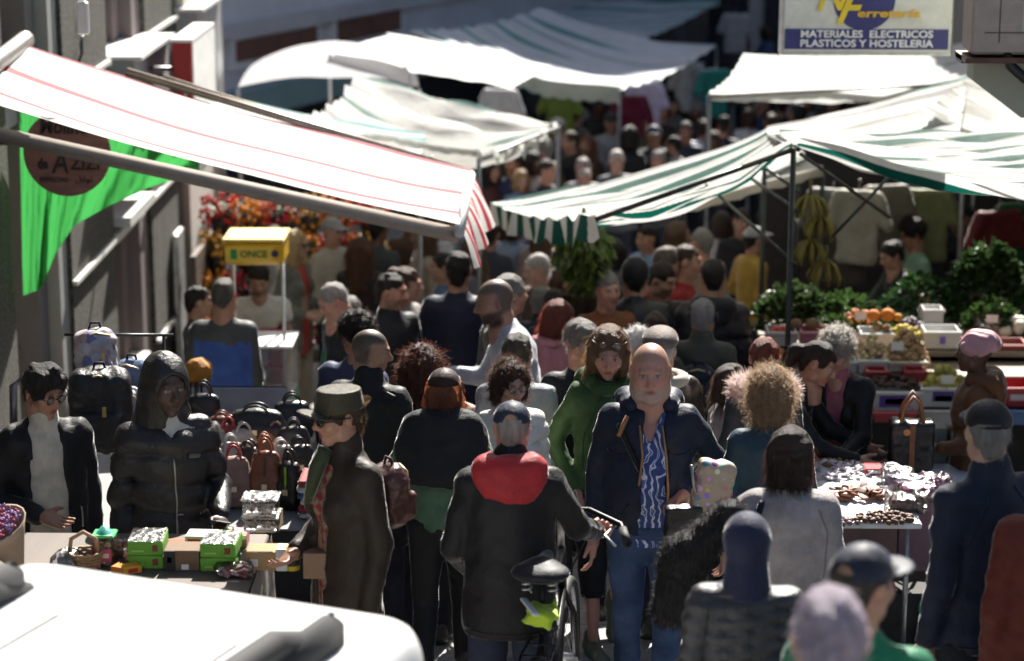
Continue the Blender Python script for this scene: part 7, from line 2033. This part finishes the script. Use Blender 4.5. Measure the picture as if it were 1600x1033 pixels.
for nm, lab, x_, y_, r_, c_ in fruit:
    t = thing(nm, lab, nm, P(x_, y_, 15.25))
    F = Field((-r_ * 1.3,) * 3, (r_ * 1.3,) * 3, r_ / 7); F.ell((0, 0, 0), (r_, r_, r_ * .93), 0); F.ell((0, 0, r_ * .98), r_ * .12, r_ * .1, op='s'); F.wrinkle(r_ * .012, 90, 2)
    v, f = F.mesh(); link('peel', mesh_np('peel', v, f, mat('card', c_)), t)
    MB().lathe([(0, 0), (r_ * .08, 0), (r_ * .06, r_ * .08), (0, r_ * .09)], (0, 0, r_ * .84), 8).build('stalk', mat('plain', (.06, .08, .03)), t)
for i, (x_, y_, Yp, lab) in enumerate(((1290, 528, 15.05, 'small white price card on the pink basket'), (1402, 548, 14.7, 'small white price card between garlic and ginger'), (1345, 500, 15.3, 'small white price card among the carrots'), (1480, 600, 14.4, 'small white price card on the mangoes'), (1550, 505, 15.5, 'small white price card in the herbs at the right'))):
    t = thing('price_card', lab, 'price card', P(x_, y_, Yp), _rng.uniform(-.2, .2), 'price cards')
    MB().box((0, 0, .03), (.08, .003, .055), rotm(-.2)).build('card', mat('card', (.7, .69, .64)), t)
    MB().tube([(0, .004, -.06), (0, .004, .01)], .003, 5).build('stick', mat('wood', (.3, .22, .12)), t)
# bananas hanging
for i, (x_, y_) in enumerate(((1266, 318), (1282, 350), (1268, 388), (1290, 420))):
    t = thing('banana_bunch', ['topmost hanging bunch of bananas beside the pole', 'second hanging bunch of bananas beside the pole', 'third hanging bunch of bananas beside the pole', 'lowest hanging bunch of bananas beside the pole'][i], 'bananas', P(x_, y_, 15.2), _rng.uniform(0, 3), 'hanging bananas')
    for k in range(9):
        q = 2 * math.pi * k / 9; rr = .06 + .02 * (k % 2)
        m = MB(); m.tube([(0.02 * math.cos(q), .02 * math.sin(q), .06), (rr * math.cos(q), rr * math.sin(q), .02), (rr * 1.45 * math.cos(q), rr * 1.45 * math.sin(q), -.05), (rr * 1.35 * math.cos(q), rr * 1.35 * math.sin(q), -.11)], [.008, .016, .018, .006], 7)
        m.build('banana', mat('card', mul((.14, .115, .018), _rng.uniform(.7, 1.15))), t, True)
    MB().tube([(0, 0, .05), (0, 0, .16)], .012, 6).build('stem', mat('card', (.1, .09, .03)), t, True)
# hanging herbs under the slanting canopy
t = thing('herb_bunch', 'big bunch of green herbs hanging under the canopy tip', 'herbs', P(912, 352, 15.2)); m = MB()
for i in range(900):
    s_ = _rng.random(); q = _rng.uniform(0, 6.28); rr = .17 * math.sin(math.pi * min(1, .25 + s_ * .7)) * math.sqrt(_rng.random()); z = -.42 * s_
    p = Vector((rr * math.cos(q), rr * math.sin(q), z)); dr = Vector((math.cos(q) * .7, math.sin(q) * .7, -1 + _rng.uniform(-.3, .6))).normalized() * _rng.uniform(.06, .11); sd_ = dr.cross(Vector((_rng.uniform(-1, 1), _rng.uniform(-1, 1), _rng.uniform(-1, 1)))).normalized() * .022
    m.col = mul((.11, .16, .035), _rng.uniform(.4, 1.5)); m.add([p, p + dr * .55 + sd_, p + dr, p + dr * .55 - sd_], [], [(0, 1, 2), (0, 2, 3)])
o = m.build('leaves', mat('leafcol'), t, False, True); o['kind'] = 'stuff'
MB().tube([(0, 0, -.1), (0, 0, .12)], .015, 6).build('tie', mat('card', (.2, .16, .08)), t, True)
# back of the stall: clothes on hangers and a dark sheet standing in for the unlit depth
bw = thing('darkness_sheet', 'dark cloth backdrop behind the vegetable vendors', 'backdrop', (P(1420, 380, 20.5).x, 20.8, G(20.8)))
v_, f_, uv_, _g = cloth_patch((-1.3, 0, .0), (2.2, 0, .0), (2.2, .1, 2.3), (-1.3, .1, 2.3), 40, 14, 0, .0, 3, 5, .03)
link('cloth', mesh_np('cloth', v_, f_, mat('cloth', (.035, .03, .028)), uv=uv_), bw)
for x in (-1.3, 2.2): MB().tube([(x, .12, 0), (x, .12, 2.35)], .02, 8).build('post', DP, bw, True)
def garment(label, px, py, Y, c, w=.5, h=.65, rz=0, sleeves=True, name='hanging_shirt', group='clothes on hangers'):
    t = thing(name, label, 'shirt', P(px, py, Y), rz, group)
    F = Field((-w * .8, -.1, -h - .05), (w * .8, .1, .1), .03)
    F.rbox((0, 0, -h / 2), (w * .38, .03, h / 2), .03); F.cone((-w * .3, 0, -.03), (w * .3, 0, -.03), .04, .04, .03)
    if sleeves:
        for sx in (-1, 1): F.cone((sx * w * .34, 0, -.05), (sx * w * .52, 0, -h * .45), .06, .055, .03)
    F.folds(.012, 12, int(px)); v, f = F.mesh()
    link('garment', mesh_np('garment', v, f, mat('cloth', c)), t)
    MB().tube([(0, 0, .0), (0, 0, .06), (.02, 0, .08), (0, 0, .1)], .004, 5).build('hanger_hook', CHR, t, True)
    return t
for lab, x_, y_, Y_, c_ in (('cream T-shirt with red figure hanging behind the bananas', 1342, 298, 19.4, (.3, .28, .23)), ('grey-white shirt left of the cream T-shirt', 1302, 296, 19.6, (.16, .16, .15)), ('dark brown jacket hanging between the pale shirts', 1322, 330, 19.5, (.05, .04, .035)), ('pale khaki shirt hanging right of the cream T-shirt', 1385, 290, 19.6, (.14, .13, .1)),
                            ('red shirt hanging at the right behind the vendor in black', 1560, 330, 19.2, (.1, .012, .01)), ('green shirt hanging at the right edge', 1592, 318, 19.3, (.02, .07, .025)), ('olive shirt hanging above the vendor heads', 1450, 296, 19.8, (.16, .18, .08)),
                            ('white shirt hung far away right of the bluish canopy', 1075, 100, 30.5, (.55, .55, .57)), ('grey shirt hung far away beside the white one', 1098, 108, 30.5, (.35, .36, .4)), ('black dress hung far away under the bluish canopy', 1050, 104, 30.5, (.015, .015, .02)), ('teal shirt hung far away at the white canopy corner', 1118, 110, 30.2, (.03, .25, .22)),
                            ('white blouse in the far shop doorway above the white canopy', 1150, 22, 38, (.55, .54, .58)), ('crimson dress hanging at the far stall', 985, 150, 28.8, (.1, .008, .03)), ('pale lilac blouse hanging at the far stall', 1010, 130, 29.2, (.45, .42, .6)), ('yellow-green bag of cloth hanging in the far stall', 875, 140, 29.0, (.12, .17, .03)), ('white towel hanging in the dark stall left of the bluish canopy', 782, 140, 26.5, (.5, .5, .5))):
    garment(lab, x_, y_, Y_, c_, rz=_rng.uniform(-.4, .4))

# ---- carried things
tb = bald['root'].matrix_basis
ta = thing('tote_bag', 'cloth tote printed with coloured petals under the arm of the person in the flowered shirt', 'tote bag', P(1112, 722, 9.75), .25)
def mat_petals():
    m, nt, bs = _new('petal_print'); L = nt.links.new; co = _coord(nt)
    vo = nt.nodes.new('ShaderNodeTexVoronoi'); vo.inputs['Scale'].default_value = 26; vo.inputs['Randomness'].default_value = .35; L(co, vo.inputs['Vector'])
    hs = nt.nodes.new('ShaderNodeHueSaturation'); hs.inputs['Saturation'].default_value = .85; hs.inputs['Value'].default_value = .75; L(vo.outputs['Color'], hs.inputs['Color'])
    th = nt.nodes.new('ShaderNodeMath'); th.operation = 'LESS_THAN'; th.inputs[1].default_value = .42; L(vo.outputs['Distance'], th.inputs[0])
    mx = nt.nodes.new('ShaderNodeMix'); mx.data_type = 'RGBA'; L(th.outputs[0], mx.inputs[0]); mx.inputs[6].default_value = (.42, .34, .25, 1); L(hs.outputs[0], mx.inputs[7])
    L(mx.outputs[2], bs.inputs['Base Color']); bs.inputs['Roughness'].default_value = .7
    return m
soft('bag', ta, (0, 0, -.14), (.085, .05, .15), .03, mat_petals(), .009, .01, .002, 3, rot=rotm(0, .25))
MB().tube([(-.1, -.02, .0), (-.09, -.03, -.1), (-.02, -.02, -.27)], .007, 6).build('frame_edge', mat('metal', (.4, .38, .36)), ta, True)
sh_ = thing('shoulder_bag', 'small black bag hanging at the hip of the person in the flowered shirt', 'bag', P(1068, 800, 9.7), .1)
soft('bag', sh_, (0, 0, -.08), (.085, .04, .11), .02, mat('leather', (.012, .012, .013)), .009, .006, .002, 4)
fc_ = thing('fur_coat', 'black coat with fur trim over the arm of the woman in grey', 'coat', P(1075, 880, 8.35), 0)
def exf(F): F.ell((.06, 0, .14), (.14, .09, .12), .08); F.ell((-.05, -.02, -.1), (.12, .08, .14), .08)
F = Field((-.3, -.2, -.42), (.36, .2, .38), .014); F.cone((-.06, 0, -.18), (-.01, 0, .02), .08, .09, .05); F.cone((-.01, 0, .02), (.16, 0, .2), .09, .06, .05); F.folds(.014, 12, 5)
v, f = F.mesh(); sr = strands(v[:, :], f, 5200, .022, .0012, 8, 0, .2, .9, False)
link('fur', mesh_np('fur', np.concatenate([v, sr[0]]), np.concatenate([f, sr[1] + len(v)]), mat('hair', (.012, .011, .012))), fc_)
cn = thing('drink_can', 'slim blue and silver drink can held by the person in the white jumper', 'can', inhand(beard, 1, .1))
MB().lathe([(0, -.06), (.024, -.06), (.028, -.052), (.028, .055), (.023, .066), (0, .066)], (0, 0, 0), 18).build('can', mat('metal', (.12, .16, .45)), cn, True)
MB().lathe([(.0285, -.01), (.0285, .03)], (0, 0, 0), 18).build('silver_band', mat('metal', (.7, .7, .7)), cn, True)
lb_ = backpack('oxblood leather backpack worn by the woman in the olive cap', 612, 762, 8.55, .2, .27, .14, (.07, .022, .016), cadet['th'] + math.pi, 'leather', seed=6, strapc=(.06, .02, .015), group=None)
lb_.location = onbody(cadet, (.0, .215, 1.36))
ph = thing('phone', 'dark smartphone in the hand of the hooded person', 'phone', inhand(hood, 0, .09) + Vector((0, -.01, .03)), .3)
MB().box((0, 0, 0), (.075, .13, .009), rotm(-.3, .25, 0), bev=.004).build('phone_body', mat('plastic', (.02, .025, .035)), ph)
bpk = backpack('small navy backpack with orange piping on the man with headphones', 1098, 545, 12.1, .22, .3, .14, (.02, .025, .045), hp['th'] + math.pi, seed=7, strapc=(.02, .025, .05), group=None)
bpk.location = onbody(hp, (0, .2, 1.33))
